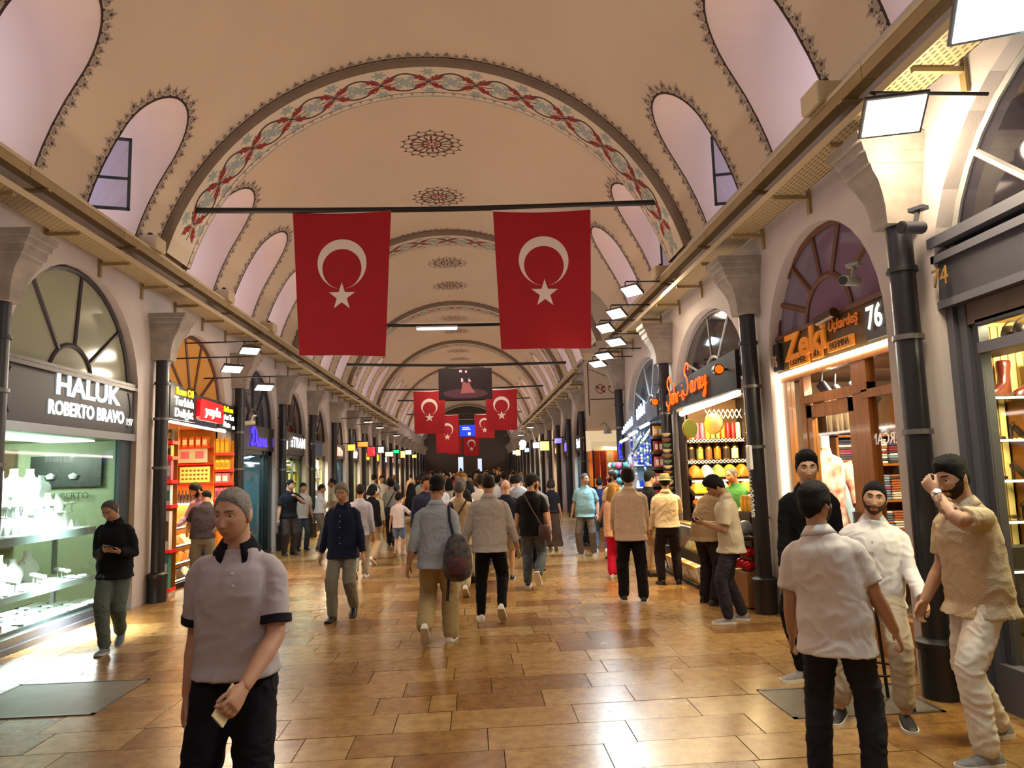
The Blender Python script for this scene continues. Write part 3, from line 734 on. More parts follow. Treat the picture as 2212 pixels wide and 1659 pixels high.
def flag(y, xa, xb, zt, zb, lab, seed, taper=.08, group=None):
    w = xb-xa; h = zt-zb; rr = random.Random(seed); ph = rr.uniform(0, 6)
    def f(u, v, d=0):                            # u 0..1 across, v 0 (top)..1 (bottom)
        t = taper*v*(.5-u)*2*.5
        sag = -.03*math.sin(PI*u)*(1-v)
        return (xa+w*u+t*w*.9, y+d+.03*v*math.sin(u*7+ph)+.02*math.sin(u*3+v*4+ph), zt-h*v+sag-.035*(u if seed % 2 else .2*u)*v)
    e = empty('flag', (0, 0, 0)); tag(e, lab, 'flag', group)
    m = MB(); n, k = 16, 20
    vs = [f(i/n, j/k, d) for d in (-.003, .003) for j in range(k+1) for i in range(n+1)]; q = (n+1)*(k+1)
    fs = []
    for d in (0, q):
        for j in range(k):
            for i in range(n):
                a = d+j*(n+1)+i; fs.append((a, a+1, a+n+2, a+n+1))
    for j in range(k): fs += [(j*(n+1), (j+1)*(n+1), q+(j+1)*(n+1), q+j*(n+1)), (j*(n+1)+n, q+j*(n+1)+n, q+(j+1)*(n+1)+n, (j+1)*(n+1)+n)]
    for i in range(n): fs += [(k*(n+1)+i, k*(n+1)+i+1, q+k*(n+1)+i+1, q+k*(n+1)+i)]
    m.add(vs, fs); m.build('cloth', FLAGR, e, smooth=60)
    # hoist band, crescent and star
    m = MB(); vs = []
    for i in range(n+1):
        a = f(i/n, 0); vs += [(a[0], a[1]-.006, a[2]+.0), (a[0], a[1]+.006, a[2]), (a[0], y, zt+.07+.0*i)]
    m.add(vs, [(3*i+c, 3*i+3+c, 3*i+3+(c+1) % 3, 3*i+(c+1) % 3) for i in range(n) for c in range(3)]); m.build('hoist_band', FLAGW, e)
    asp = w/h
    def g(x, z, d): return f(.5+x/w, z/h, d)
    R = .262*w; zc = .365*h; r2 = .21*w; sh = .052*w
    pts = []
    # intersection angle of the two circles
    A = [PI/2+1.0-0+ (2*PI-2.0)*i/40 for i in range(41)]
    dd = (R*R-r2*r2+sh*sh)/(2*sh); ai = math.acos(max(-1, min(1, dd/R))); bi = math.acos(max(-1, min(1, (dd-sh)/r2)))
    for d in (-.008, .008):
        m = MB(); No = 36
        oa = [PI/2+ai+(2*PI-2*ai)*i/No for i in range(No+1)]; ia = [PI/2+bi+(2*PI-2*bi)*i/No for i in range(No+1)]
        vs = []
        for p, q_ in zip(oa, ia): vs += [g(R*math.cos(p), zc+R*math.sin(p), d), g(r2*math.cos(q_), zc+sh+r2*math.sin(q_), d)]
        m.add(vs, [(2*i, 2*i+1, 2*i+3, 2*i+2) for i in range(No)])
        m.build('crescent', FLAGW, e)
        m = MB(); rs = .150*w; st = [(rs*(1 if i % 2 == 0 else .39)*math.sin(PI*i/5), zc+R+.035*w+.0*h+rs*.3-rs*(1 if i % 2 == 0 else .39)*math.cos(PI*i/5)) for i in range(10)]
        st = [(a, b+.0*h) for a, b in st]
        m.add([g(0, zc+R+.035*w+rs*.3, d)] + [g(a, b, d) for a, b in st], [(0, 1+i, 1+(i+1) % 10) for i in range(10)])
        m.build('star', FLAGW, e)
    return e
flag(11.6, -2.83, -1.25, 6.04, 3.70, 'large red flag with white crescent and star, left of the nearest pair', 1, .17)
flag(11.6, .40, 2.0, 6.02, 3.73, 'large red flag with white crescent and star, right of the nearest pair', 4, .10)
flag(33., -2.66, -1.24, 5.5, 3.6, 'smaller red crescent flag behind the picture screen, left of the second pair', 3, .06)
flag(33., .56, 2.0, 5.5, 3.66, 'smaller red crescent flag behind the picture screen, right of the second pair', 6, .06)
for (y, a, b, t, bt) in ((47., -2.4, -.93, 5.5, 3.1), (47., .07, 1.36, 5.5, 4.0), (62., -2.2, -1.0, 4.88, 3.4), (62., -.85, .45, 4.87, 3.25)):
    flag(y, a, b, t, bt, 'small distant red crescent flag, %s of the %s pair down the aisle' % ('left' if a < -1.5 else 'right', 'third' if y < 50 else 'last'), int(y+a), .05, 'distant flags')
# lamp under the second pole
e = empty('tube_lamp', (-.96, 20.4, 5.86)); tag(e, 'white fluorescent tube lamp hanging from the second pole', 'lamp')
m = MB(); m.box(-.58, .58, -.04, .04, 0, .05); m.build('fitting', mat('white_metal', 'd0d0d0', .4), e)
m = MB(); m.tube([(-.56, 0, -.03), (.56, 0, -.03)], .03, 8); m.build('tube', mat('tube_lavender', 'e8e8ff', .3, emit=14), e)
# picture screen
e = empty('hanging_screen', (-.24, 24.7, 4.25)); tag(e, 'black hanging screen showing a dark reddish still life, under the third pole', 'screen')
m = MB(); m.box(-.90, .90, -.02, .06, 0, 1.05); m.build('casing', BLACK, e)
pic = lambda u, v, d: (u, -.021-d, v)
def shade(nm, hx, em): return mat('screen_'+nm, hx, .4, emit=em)
m = MB(); m.prism([(-.88, .02), (.88, .02), (.88, 1.03), (-.88, 1.03)], 0, .001, pic); m.build('picture_ground', shade('ground', '1c0d12', .5), e)
m = MB(); m.prism([(.75*math.cos(2*PI*i/28)-.0, .20+.16*math.sin(2*PI*i/28)) for i in range(28)], .001, .002, pic); m.build('picture_table', shade('table', '4a2730', .6), e)
m = MB(); m.prism([(-.16, .2), (.34, .22), (.26, .32), (.17, .46), (.14, .58), (.05, .55), (-.04, .6), (-.1, .56), (-.12, .4)], .002, .003, pic); m.build('picture_object', shade('object', '8a4a48', .8), e)
m = MB(); m.prism([(-.14, .58), (-.06, .62), (-.09, .72), (-.14, .72)], .003, .004, pic); m.prism([(.1, .6), (.2, .6), (.12, .72)], .003, .004, pic); m.prism([(-.2, .92), (-.1, .92), (-.1, 1.), (-.2, 1.)], .003, .004, pic); m.prism([(0, .9), (.06, .9), (.06, .98), (0, .98)], .003, .004, pic); m.build('picture_highlights', shade('light', 'd8a0a8', 1.), e)
for x in (-.62, .62):
    m = MB(); m.tube([(x, 0.02, 1.05), (x, 0.02, 1.2)], .012, 6); m.build('hanger', BLACK, e)
e = empty('hanging_screen', (-.42, 54., 4.45)); tag(e, 'distant bright blue information screen over the aisle', 'screen')
m = MB(); m.box(-.62, .62, 0, .08, 0, .86); m.build('casing', BLACK, e)
for q in (-.4, .4):
    m = MB(); m.tube([(q, .04, .86), (q, .02, 1.22)], .015, 5); m.build('hanger', BLACK, e)
m = MB(); m.box(-.6, .6, -.01, 0, .02, .84); m.build('picture_ground', mat('screen_blue', '1030e0', .4, emit=2.2), e)
m = MB(); m.box(-.4, .2, -.014, -.01, .5, .56); m.box(-.4, .1, -.014, -.01, .62, .68); m.box(.02, .2, -.014, -.01, .1, .3); m.build('picture_text', mat('screen_pale', 'b8c4ff', .4, emit=2.), e)
# ------------------------------------------------------------------ shops
ONES = 'first second third fourth fifth sixth seventh eighth ninth tenth eleventh twelfth thirteenth fourteenth fifteenth sixteenth seventeenth eighteenth nineteenth'.split()
TENS = {20: 'twentieth', 30: 'thirtieth', 40: 'fortieth'}
def nth(i):
    i += 1
    if i < 20: return ONES[i-1]
    t = i//10*10
    return TENS[t] if i == t else {20: 'twenty', 30: 'thirty', 40: 'forty'}[t]+'-'+ONES[i-t-1]
def interior(side, y0, y1, depth, zc, wm, bm=None, name='wall_shop_interior'):
    X = XFL-.02 if side < 0 else XFR+.02
    xb = X+side*depth; m = MB()
    m.add([(xb, y0, -.02), (xb, y1, -.02), (xb, y1, zc), (xb, y0, zc)], [(0, 1, 2, 3)], 1)
    for y in (y0, y1): m.add([(X, y, -.02), (xb, y, -.02), (xb, y, zc), (X, y, zc)], [(0, 1, 2, 3)], 0)
    m.add([(X, y0, zc), (xb, y0, zc), (xb, y1, zc), (X, y1, zc)], [(0, 1, 2, 3)], 0)
    o = m.build(name, [wm, bm or wm]); tag(o, kind='structure'); return xb
def slab(nm, parent, m_, x0, x1, y0, y1, z0, z1, bevel=0.):
    b = MB(); b.box(min(x0, x1), max(x0, x1), min(y0, y1), max(y0, y1), z0, z1); return b.build(nm, m_, parent, bevel=bevel)
def one(nm, m_, x0, x1, y0, y1, z0, z1, lab, cat, group=None, bevel=0.):
    cx, cy, cz = (x0+x1)/2, (y0+y1)/2, z0
    b = MB(); b.box(-abs(x1-x0)/2, abs(x1-x0)/2, -abs(y1-y0)/2, abs(y1-y0)/2, 0, z1-z0)
    o = b.build(nm, m_, None, bevel=bevel); o.location = (cx, cy, cz); return tag(o, lab, cat, group)
WHITE = mat('white_paint', 'e4e2dc', .5); STEEL = mat('brushed_steel', 'a8acb0', .35, .8); WOODW = mat('orange_wood', 'a8662a', .35, var=.35, vscale=3, stretch=(6, 6, .6), coat=.3)
SLATE = mat('slate_panel', '3a373e', .5, var=.08, vscale=3); DGREY = mat('dark_grey_metal', '34363d', .4, .3)
GLASS = glass_mat('shop_glass', 'f6faf8'); GLASSG = glass_mat('shop_glass_green', 'f0faf6')
LETW = mat('letter_white', 'ffffff', .5, emit=3.0, ehx='f4fff8'); LETB = mat('letter_blue', '2a1cff', .5, emit=4, ehx='3a28ff'); LETO = mat('letter_orange', 'ff5a10', .5, emit=2.4, ehx='ff4a08'); LETY = mat('letter_yellow', 'ffc400', .5, emit=2.2); LETP = mat('letter_pale', 'f3ead6', .5, emit=1.6)
TUBE = mat('tube_white', 'ffffff', .3, emit=16, ehx='fff6e4'); TUBEC = mat('tube_cool', 'ffffff', .3, emit=14, ehx='e6f6ff'); LED = mat('led_strip', 'fff3d8', .3, emit=13, ehx='fff0cc')
VELVET = mat('black_velvet', '111116', .9); LINEN = mat('white_display', 'f2f6f4', .6); SILVER = mat('silver', 'd8dcdc', .2, 1.)

# --- left: jewellery shop
e = empty('shop_sign', (XFL, 9.53, 2.42)); tag(e, 'dark slate fascia with glowing white jewellery shop lettering', 'sign')
slab('board', e, SLATE, .0, .09, -1.56, 1.56, .08, .70)
b = MB(); b.box(.0, .14, -1.57, 1.57, .70, .75); b.box(0, .12, -1.57, 1.57, .76, .80); b.build('cornice', mat('fascia_moulding', '4a4038', .4), e)
b = MB(); b.box(-.05, .13, -1.57, 1.57, -.03, .07); b.build('shutter_box', STEEL, e)
for q in (-1, 1):
    b = MB(); b.tube([(.092, q*(1.36-.06*math.cos(t*PI*2)*0+.09*math.sin(PI*t)), .16+.5*t) for t in np.linspace(0, 1, 9)], .010, 5); b.build('scroll_moulding', mat('fascia_line', '1d1b20', .4), e)
text('lettering', 'HALUK', .35, -1, XFL+.10, 9.83, 2.985, LETW, e, .004, bold=.009, sx=1.40)
text('lettering', 'ROBERTO BRAVO', .235, -1, XFL+.10, 9.84, 2.70, LETW, e, .004, bold=.006, sx=1.0)
text('lettering', '197', .14, -1, XFL+.10, 10.95, 2.655, LETW, e, .003)
GRWALL = mat('shop_wall_pale_green', '8f9a7c', .6); WOODD = mat('shop_back_brown', '4e3a26', .6, var=.3, vscale=4)
xb = interior(-1, 7.96, 11.1, 2.3, 2.40, GRWALL, WOODD)
area_light('display_light', (-5.55, 9.4, 2.36), (-.32, 0, -1), .45, 560, (.92, 1., .97), 2.7, 1.25)
area_light('display_light', (-5.5, 9.3, 1.10), (-.3, 0, -1), .4, 330, (.92, 1., .97), 2.3, 1.3)
area_light('display_light', (-5.5, 9.3, .50), (-.05, 0, -1), .4, 110, (.9, 1., .96), 2.3)
area_light('display_light', (-6.3, 10.0, 2.3), (0, .5, -1), .6, 60, (.9, 1., .84), .6)
e = empty('door_1', (XFL, 9.53, 0)); tag(e, kind='structure')
for nm, a in (('window_frame', (0, .07, 1.40, 1.56, 0, 2.4)), ('window_frame', (.02, .09, 1.20, 1.36, 0, 2.4)), ('window_frame', (.0, .05, -1.56, -1.5, 0, 2.4)), ('plinth', (-.05, .10, -1.56, 1.2, 0, .07)), ('plinth', (-.05, .06, -1.56, 1.2, .07, .16))):
    slab(nm, e, mat('blue_grey_metal', '3c4a52', .35, .4) if nm == 'window_frame' else DGREY, *a)
slab('pane', e, GLASSG, .03, .04, -1.5, 1.2, .16, 2.4)
slab('ceiling_panel', e, mat('lit_ceiling_panel', 'ffffff', .4, emit=2.2, ehx='e4fff6'), -.75, -.12, -1.5, .9, 2.36, 2.385)
def shelf(lab, z, x0, x1, y0, y1, th, m_, posts=True):
    e = empty('display_shelf', ((x0+x1)/2, (y0+y1)/2, z)); tag(e, lab, 'shelf')
    hx, hy = abs(x1-x0)/2, (y1-y0)/2
    slab('shelf_board', e, m_, -hx, hx, -hy, hy, -th, 0); slab('front_edge', e, STEEL, hx, hx+.02, -hy, hy, -th-.01, .012)
    for q in (-hy+.5, hy-.05) if posts else (): slab('post', e, STEEL, -hx*.2, -hx*.2+.05, q, q+.05, max(-z+.205, -.60), -th)
    return e
shelf('white upper display shelf in the jewellery window', 1.20, -6.05, -5.18, 8.0, 10.45, .07, LINEN)
shelf('white lower display shelf in the jewellery window', .56, -6.05, -5.18, 8.0, 10.45, .05, LINEN)
one('velvet_tray_base', VELVET, -6.05, -5.14, 8.0, 10.6, .16, .20, 'black velvet bottom tray in the jewellery window', 'tray')
for k, (x, y, z0, z1, h) in enumerate(((-5.72, 9.3, 1.2, 1.62, 0), (-5.5, 9.3, 1.2, 1.42, 0))):
    one('display_step', LINEN, x-.12, x+.12, 8.05, 10.2, z0, z1, 'white %s display step on the upper jewellery shelf' % ('tall' if k == 0 else 'low'), 'step')
def bust(s, neck=True):
    m = MB(); rings = []
    for z, w, d in ((0, .10, .07), (.06, .125, .075), (.14, .15, .085), (.21, .155, .08), (.255, .12, .065), (.285, .062, .05), (.33, .048, .044), (.38, .052, .048)):
        rings.append([(d*s*math.cos(t)+(.02*s if z < .2 else 0), w*s*math.sin(t), z*s) for t in [2*PI*i/14 for i in range(14)]])
    m.loft(rings); return m.mesh('bust_form', LINEN, smooth=50)
def necklace(s):
    m = MB(); m.tube([(.03*s+.058*s*math.sin(PI*t)*.9, .115*s*math.cos(PI*t)*.85, .27*s-.13*s*math.sin(PI*t)) for t in np.linspace(0, 1, 11)], .007*s, 5, False); return m.mesh('necklace', SILVER, smooth=60)
bm_, nm_ = bust(1.), necklace(1.)
def put_bust(x, y, z, s, lab, group, rz=0.):
    e = empty('necklace_bust', (x, y, z), rz); e.scale = (s, s, s); tag(e, lab, 'display bust', group)
    link('bust_form', bm_, e); link('necklace', nm_, e); return e
rb_ = random.Random(11)
for i in range(8): put_bust(-5.72+rb_.uniform(-.02, .02), 8.15+.28*i, 1.62, 1.0 if i in (5, 6) else rb_.uniform(.75, .95), 'white necklace bust, %s along the top step of the jewellery window' % nth(i), 'busts on the top jewellery step', rb_.uniform(-.4, .2)-.2)
for i in range(9): put_bust(-5.47, 8.15+.24*i, 1.42, rb_.uniform(.55, .7), 'small necklace bust, %s along the middle step of the jewellery window' % nth(i), 'busts on the middle jewellery step', rb_.uniform(-.5, .1))
for i in range(7): put_bust(-5.78, 8.2+.3*i, .56, rb_.uniform(.85, 1.05), 'white necklace bust, %s along the lower jewellery shelf' % nth(i), 'busts on the lower jewellery shelf', rb_.uniform(-.5, .1))
mc = MB(); mc.lathe([(.035, 0), (.03, .05), (.012, .12), (.004, .13)], 10); cone = mc.mesh('ring_cone', LINEN, smooth=50)
mc = MB(); mc.lathe([(.03, 0), (.03, .008), (.008, .012), (.008, .10), (.04, .105), (.045, .125), (.035, .14), (.0, .145)], 10); stand = mc.mesh('bracelet_stand', LINEN, smooth=50)
mc = MB(); mc.box(-.05, .05, -.065, .065, 0, .03); cush = mc.mesh('jewel_cushion', LINEN, bevel=.012)
n = 0
for r, x in enumerate((-5.40, -5.33, -5.25)):
    for i in range(15):
        me = (stand, cone, cush)[r] if (i+r) % 4 else cush
        o = link({'ring_cone': 'ring_cone', 'bracelet_stand': 'bracelet_stand', 'jewel_cushion': 'jewel_cushion'}[me.name.split('.')[0]], me, None, (x, 8.1+.155*i+.03*r, 1.2 if x > -5.36 else 1.42 if x < -5.39 else 1.2))
        if r == 0: o.location.z = 1.42; o.location.x = -5.395
        tag(o, 'small white jewel stand, %s in the %s row of the upper jewellery shelf' % (nth(i), ('back', 'middle', 'front')[r]), 'jewel stand', 'jewel stands on the upper shelf')
for r, x in enumerate((-5.55, -5.42, -5.28)):
    for i in range(13):
        o = link('jewel_cushion' if (i+r) % 3 else 'bracelet_stand', cush if (i+r) % 3 else stand, None, (x, 8.12+.18*i+.04*r, .56))
        o.rotation_euler.z = rb_.uniform(-.3, .3)
        tag(o, 'white jewel cushion, %s in the %s row of the lower jewellery shelf' % (nth(i), ('back', 'middle', 'front')[r]), 'jewel stand', 'jewel cushions on the lower shelf')
for r, x in enumerate((-5.85, -5.62, -5.40, -5.22)):
    for i in range(5):
        o = one('earring_tray', LINEN, x-.07, x+.07, 8.1+.50*i+.1*r, 8.48+.50*i+.1*r, .201, .225, 'white earring tray, %s in the %s row on the black velvet' % (nth(i), ('back', 'third', 'second', 'front')[r]), 'tray', 'earring trays on the black velvet')
o = one('framed_photo', mat('photo_dark', '1c221c', .4), -6.4, -5.4, 11.03, 11.06, 1.75, 2.2, 'dark framed earring photograph on the end wall of the jewellery shop', 'picture')
for q in (-.2, .12):
    m = MB(); m.lathe([(.05, 0), (.07, .05), (.0, .09)], 10, (q, -.03, .12)); m.build('photo_earring', LINEN, o)
text('lettering', 'ROBERTO', .13, 0, -5.85, 11.02, 1.62, mat('letter_dark', '3a4238', .6), o, .003)
one('wall_mirror', mat('dark_mirror', '5a4b3a', .15), -7.1, -6.6, 10.98, 11.04, .9, 2.3, 'dark wall panel deep in the jewellery shop', 'panel')

# --- generic goods
def goods(nm, me, places, lab, cat, group):
    for i, (x, y, z) in enumerate(places):
        o = link(nm, me, None, (x, y, z)); tag(o, lab % nth(i), cat, group)
def boxm(nm, m_, wx, wy, h, bevel=.004, label_mat=None, side=1):
    b = MB(); b.box(-wx/2, wx/2, -wy/2, wy/2, 0, h)
    if label_mat:
        b.i = 1; q = -side*(wx/2+.001); b.add([(q, -wy*.38, h*.25), (q, wy*.38, h*.25), (q, wy*.38, h*.75), (q, -wy*.38, h*.75)], [(0, 1, 2, 3)])
        return b.mesh(nm, [m_, label_mat])
    return b.mesh(nm, m_)
def moundm(nm, m_, wx, wy, h, seed=0):
    b = MB(); n = 8; r_ = random.Random(seed)
    vs = []
    for j in range(n+1):
        for i in range(n+1):
            u, v = i/n*2-1, j/n*2-1
            vs.append((u*wx/2, v*wy/2, h*max(0, (1-u**4)*(1-v**4))**.7*(.75+.25*math.cos(2*u))*(1+r_.uniform(-.03, .03)) if abs(u) < 1 and abs(v) < 1 else 0))
    b.add(vs, [(j*(n+1)+i, j*(n+1)+i+1, (j+1)*(n+1)+i+1, (j+1)*(n+1)+i) for j in range(n) for i in range(n)])
    b.box(-wx/2, wx/2, -wy/2, wy/2, -.03, 0)
    return b.mesh(nm, m_, smooth=50)
def col(nm, hx, em=0., **k): return mat('goods_'+nm, hx, .45, emit=em, bump=k.get('bump', 0), bscale=k.get('bscale', 60), var=k.get('var', 0), vscale=k.get('vscale', 20))
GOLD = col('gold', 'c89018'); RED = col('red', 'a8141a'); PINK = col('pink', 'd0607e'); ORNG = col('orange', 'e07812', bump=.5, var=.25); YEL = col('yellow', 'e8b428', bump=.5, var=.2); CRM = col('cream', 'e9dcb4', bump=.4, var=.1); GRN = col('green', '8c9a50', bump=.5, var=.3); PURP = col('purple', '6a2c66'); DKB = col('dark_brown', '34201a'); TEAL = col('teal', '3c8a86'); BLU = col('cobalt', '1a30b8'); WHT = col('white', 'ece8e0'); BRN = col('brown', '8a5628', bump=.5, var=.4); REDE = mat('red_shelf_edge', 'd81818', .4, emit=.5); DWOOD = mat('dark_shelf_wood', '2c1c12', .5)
MARBL = col('mixed_sweets', 'd08a4a', bump=.8, var=.7, vscale=30)

# --- left: Turkish delight shop
e = empty('shop_sign', (-4.93, 13.6, 2.8)); tag(e, 'dark signboard with yellow and white sweet shop lettering and a red centre plate', 'sign')
b = MB(); b.prism([(-1.52, .0), (-.42, .0), (-.42, .48), (-1.52, .62)], 0, .06, lambda u, v, d: (d, u, v)); b.build('board', BLACK, e)
b = MB(); b.prism([(-.42, .1), (.86, .06), (.86, .5), (-.42, .5)], 0, .05, lambda u, v, d: (d, u, v)); b.build('board', SLATE, e)
b = MB(); b.prism([(.80, -.02), (1.72, -.04), (1.72, .46), (.80, .48)], 0, .06, lambda u, v, d: (d, u, v)); b.build('board', BLACK, e)
b = MB(); b.prism([(-.36+.05, .06), (.8, .06), (.86, .12), (.84, .36), (.78, .42), (-.3, .44), (-.36, .38), (-.38, .12)], .05, .12, lambda u, v, d: (d, u, v)); b.build('red_plate', mat('red_sign_plate', 'b80812', .4, emit=.9), e)
text('lettering', 'Rose Oil', .17, -1, -4.86, 12.66, 3.27, LETY, e, .003, sx=1.25, bold=.004)
text('lettering', 'Turkish', .20, -1, -4.86, 12.64, 3.10, LETW, e, .003, sx=1.35, bold=.004)
text('lettering', 'Delight', .20, -1, -4.86, 12.64, 2.91, LETW, e, .003, sx=1.35, bold=.004)
text('lettering', 'yayla', .24, -1, -4.80, 13.85, 3.04, mat('letter_white_soft', 'ffffff', .5, emit=1.6), e, .008, sx=1.7, bold=.002, shear=.1)
text('lettering', 'Saffron', .15, -1, -4.86, 14.88, 3.17, LETY, e, .003, sx=1.3, bold=.004)
text('lettering', 'Spice Tea', .15, -1, -4.86, 14.86, 3.02, LETW, e, .003, sx=1.2, bold=.003)
text('lettering', 'Nuts', .15, -1, -4.86, 14.80, 2.87, LETW, e, .003, sx=1.3, bold=.003)
text('lettering', '195', .10, -1, -4.86, 15.2, 2.83, LETP, e, .006)
b = MB(); b.tube([(.0, -1.4, -.04), (.0, 1.3, -.06)], .022, 6); b.build('light_strip', LED, e)
AMBW = mat('amber_shop_wall', 'c8802e', .6, var=.2, vscale=3); AMBB = mat('amber_shop_back', 'd08428', .6, var=.3, vscale=5)
xb = interior(-1, 12.07, 14.99, 1.5, 2.78, AMBW, AMBB)
area_light('shop_light', (-5.35, 13.5, 2.72), (-.35, 0, -1), .4, 170, (1., .60, .20), 2.7)
area_light('shop_light', (-5.3, 13.6, 1.15), (.3, 0, -1), .1, 30, (1., .70, .34), 2.2)
def rack(side, x, y0, y1, zs, lab, edge, xw=.30, back=None):
    """open shelf rack standing against a pier, its shelves open up the aisle; zs = shelf heights"""
    e = empty('goods_rack', (x, (y0+y1)/2, 0)); tag(e, lab, 'rack'); h = (y1-y0)/2
    for z in zs:
        slab('shelf_board', e, WHT, -xw/2, xw/2, -h, h, z-.02, z); slab('shelf_edge', e, edge, -side*(xw/2), -side*(xw/2+.012), -h-.012, h, z-.035, z+.02); slab('shelf_edge', e, edge, -xw/2, xw/2, -h-.012, -h, z-.035, z+.02)
    slab('back_panel', e, back or WHT, -xw/2, xw/2, h-.015, h, .1, zs[0]+.26)
    slab('side_panel', e, back or WHT, side*(xw/2-.012), side*(xw/2), -h, h, .1, zs[0]+.26)
    slab('foot', e, WHT, -xw/2, xw/2, -h, h, 0, .05)
    return e
def row(nm, me, x0, x1, n, y, z, lab, cat, group, rz=-PI/2):
    """n alike goods side by side from x0 to x1, fronts up the aisle"""
    for i in range(n):
        o = link(nm, me, None, (x0+(x1-x0)*(i+.5)/n, y, z), (0, 0, rz)); tag(o, lab % nth(i), cat, group)
ZSL = (2.42, 2.17, 1.79, 1.40, .70, .10)
rack(-1, -4.98, 12.10, 12.36, ZSL, 'tall red-edged rack of boxes by the pipe before the Turkish delight shop', REDE, .30, AMBW)
for z, me_, n, lab in ((2.42, boxm('gift_box', DKB, .12, .09, .2, 0, GOLD, 1), 3, 'dark gift box, %s on top of the tall red-edged rack'), (2.17, boxm('gift_box', GOLD, .12, .06, .2, 0, DKB, 1), 4, 'gold gift box, %s on the second shelf of the tall rack'), (1.79, boxm('gift_box', PINK, .1, .065, .34, 0, WHT, 1), 4, 'pink and white carton, %s on the third shelf of the tall rack'), (1.40, boxm('gift_box', WHT, .1, .085, .33, 0, TEAL, 1), 3, 'patterned white carton, %s on the fourth shelf of the tall rack'), (.70, boxm('gift_box', WHT, .12, .085, .62, 0, BRN, 1), 3, 'tall pale carton, %s on the fifth shelf of the tall rack'), (.10, boxm('gift_box', TEAL, .12, .085, .54, 0, WHT, 1), 3, 'teal carton, %s on the lowest shelf of the tall rack')):
    row('gift_box', me_, -5.11, -4.85, n, 12.17, z, lab, 'box', 'boxes on the tall red-edged rack', PI/2)
rack(-1, -4.91, 14.68, 14.94, (2.30, 1.98, 1.72, 1.40), 'red-edged rack of yellow and pink boxes beside the blue lettered shop', REDE, .30, AMBW)
for z, me_, n, lab in ((2.30, boxm('gift_box', GOLD, .12, .075, .30, 0, YEL, 1), 3, 'yellow gift box, %s on top of the right red-edged rack'), (1.98, boxm('gift_box', YEL, .12, .075, .2, 0, ORNG, 1), 3, 'amber gift box, %s on the second shelf of the right rack'), (1.72, boxm('gift_box', PINK, .12, .12, .2, 0, WHT, 1), 2, 'pink gift box, %s on the third shelf of the right rack'), (1.40, boxm('gift_box', PINK, .12, .075, .24, 0, PURP, 1), 3, 'magenta gift box, %s on the lowest shelf of the right rack')):
    row('gift_box', me_, -5.04, -4.78, n, 14.75, z, lab, 'box', 'boxes on the right red-edged rack', PI/2)
e = empty('wall_shelving', (-5.7, 14.96, 0)); tag(e, 'amber wall shelving across the far end of the Turkish delight shop', 'shelving')
for z in (2.44, 2.12, 1.72, 1.36): slab('shelf_board', e, REDE if z != 1.36 else LED, -.70, .55, -.30, 0, z-.022, z)
me1 = boxm('spice_carton', YEL, .16, .11, .22, 0, RED, 1); me2 = boxm('spice_carton', ORNG, .16, .10, .2, 0, WHT, 1)
row('spice_carton', me2, -6.35, -5.2, 9, 14.82, 2.44, 'orange carton, %s along the top far shelf of the Turkish delight shop', 'box', 'cartons on the top far shelf', PI/2)
row('spice_carton', me1, -6.35, -5.8, 4, 14.82, 2.12, 'yellow carton, %s along the second far shelf of the Turkish delight shop', 'box', 'cartons on the second far shelf', PI/2)
mj = MB(); mj.lathe([(.055, 0), (.06, .02), (.06, .22), (.05, .26), (.04, .28), (.045, .29), (.045, .32), (0, .33)], 12); jarb = mj.mesh('spice_jar', BRN, smooth=40)
row('spice_jar', jarb, -6.3, -5.75, 4, 14.80, 1.72, 'brown glass jar, %s along the third far shelf of the Turkish delight shop', 'jar', 'jars on the third far shelf')
mb_ = MB(); mb_.lathe([(.03, 0), (.032, .02), (.032, .15), (.012, .2), (.012, .25), (0, .255)], 10); bot = mb_.mesh('syrup_bottle', DKB, smooth=40)
row('syrup_bottle', bot, -5.85, -5.2, 10, 14.80, 1.36, 'dark syrup bottle, %s along the lowest far shelf of the Turkish delight shop', 'bottle', 'syrup bottles on the far shelf')
row('spice_heap', moundm('spice_heap', ORNG, .16, .2, .12, 3), -6.35, -5.9, 3, 14.8, 1.38, 'orange heap, %s at the left of the syrup bottles', 'spice', 'orange heaps by the syrup bottles')
o = one('price_panel', mat('price_panel_grey', 'a7b0aa', .4), -5.78, -5.2, 14.72, 14.75, 2.14, 2.42, 'pale grey price panel on the far shelving', 'panel')
b = MB(); b.box(-.22, -.06, -.019, -.015, .08, .22); b.box(.06, .22, -.019, -.015, .08, .22); b.build('printed_picture', PINK, o)
o = one('price_panel', mat('price_panel_cream', 'e8cf8a', .4), -5.72, -5.15, 14.72, 14.75, 1.76, 2.06, 'cream price panel with rows of sweets, below the grey one', 'panel')
b = MB()
for i in range(7):
    for j in range(3): b.box(-.25+.075*i, -.205+.075*i, -.019, -.015, .05+.08*j, .085+.08*j)
tag(b.build('printed_sweets', BRN, o), kind='stuff')
e = empty('sweets_counter', (-5.22, 13.45, 0)); tag(e, 'glass-fronted sweets counter with lit tiers in the Turkish delight shop', 'counter')
for z, dx in ((.14, .0), (.40, -.08), (.68, -.16), (.98, -.24)):
    slab('tier_board', e, DWOOD, -.35, .16+dx, -1.0, 1.35, z-.05, z); slab('light_strip', e, LED, .16+dx, .175+dx, -1.0, 1.35, z-.02, z-.005)
slab('front_glass', e, GLASS, .2, .205, -1.0, 1.35, .1, 1.0)
slab('plinth', e, DWOOD, -.35, .2, -1.0, 1.35, 0, .09)
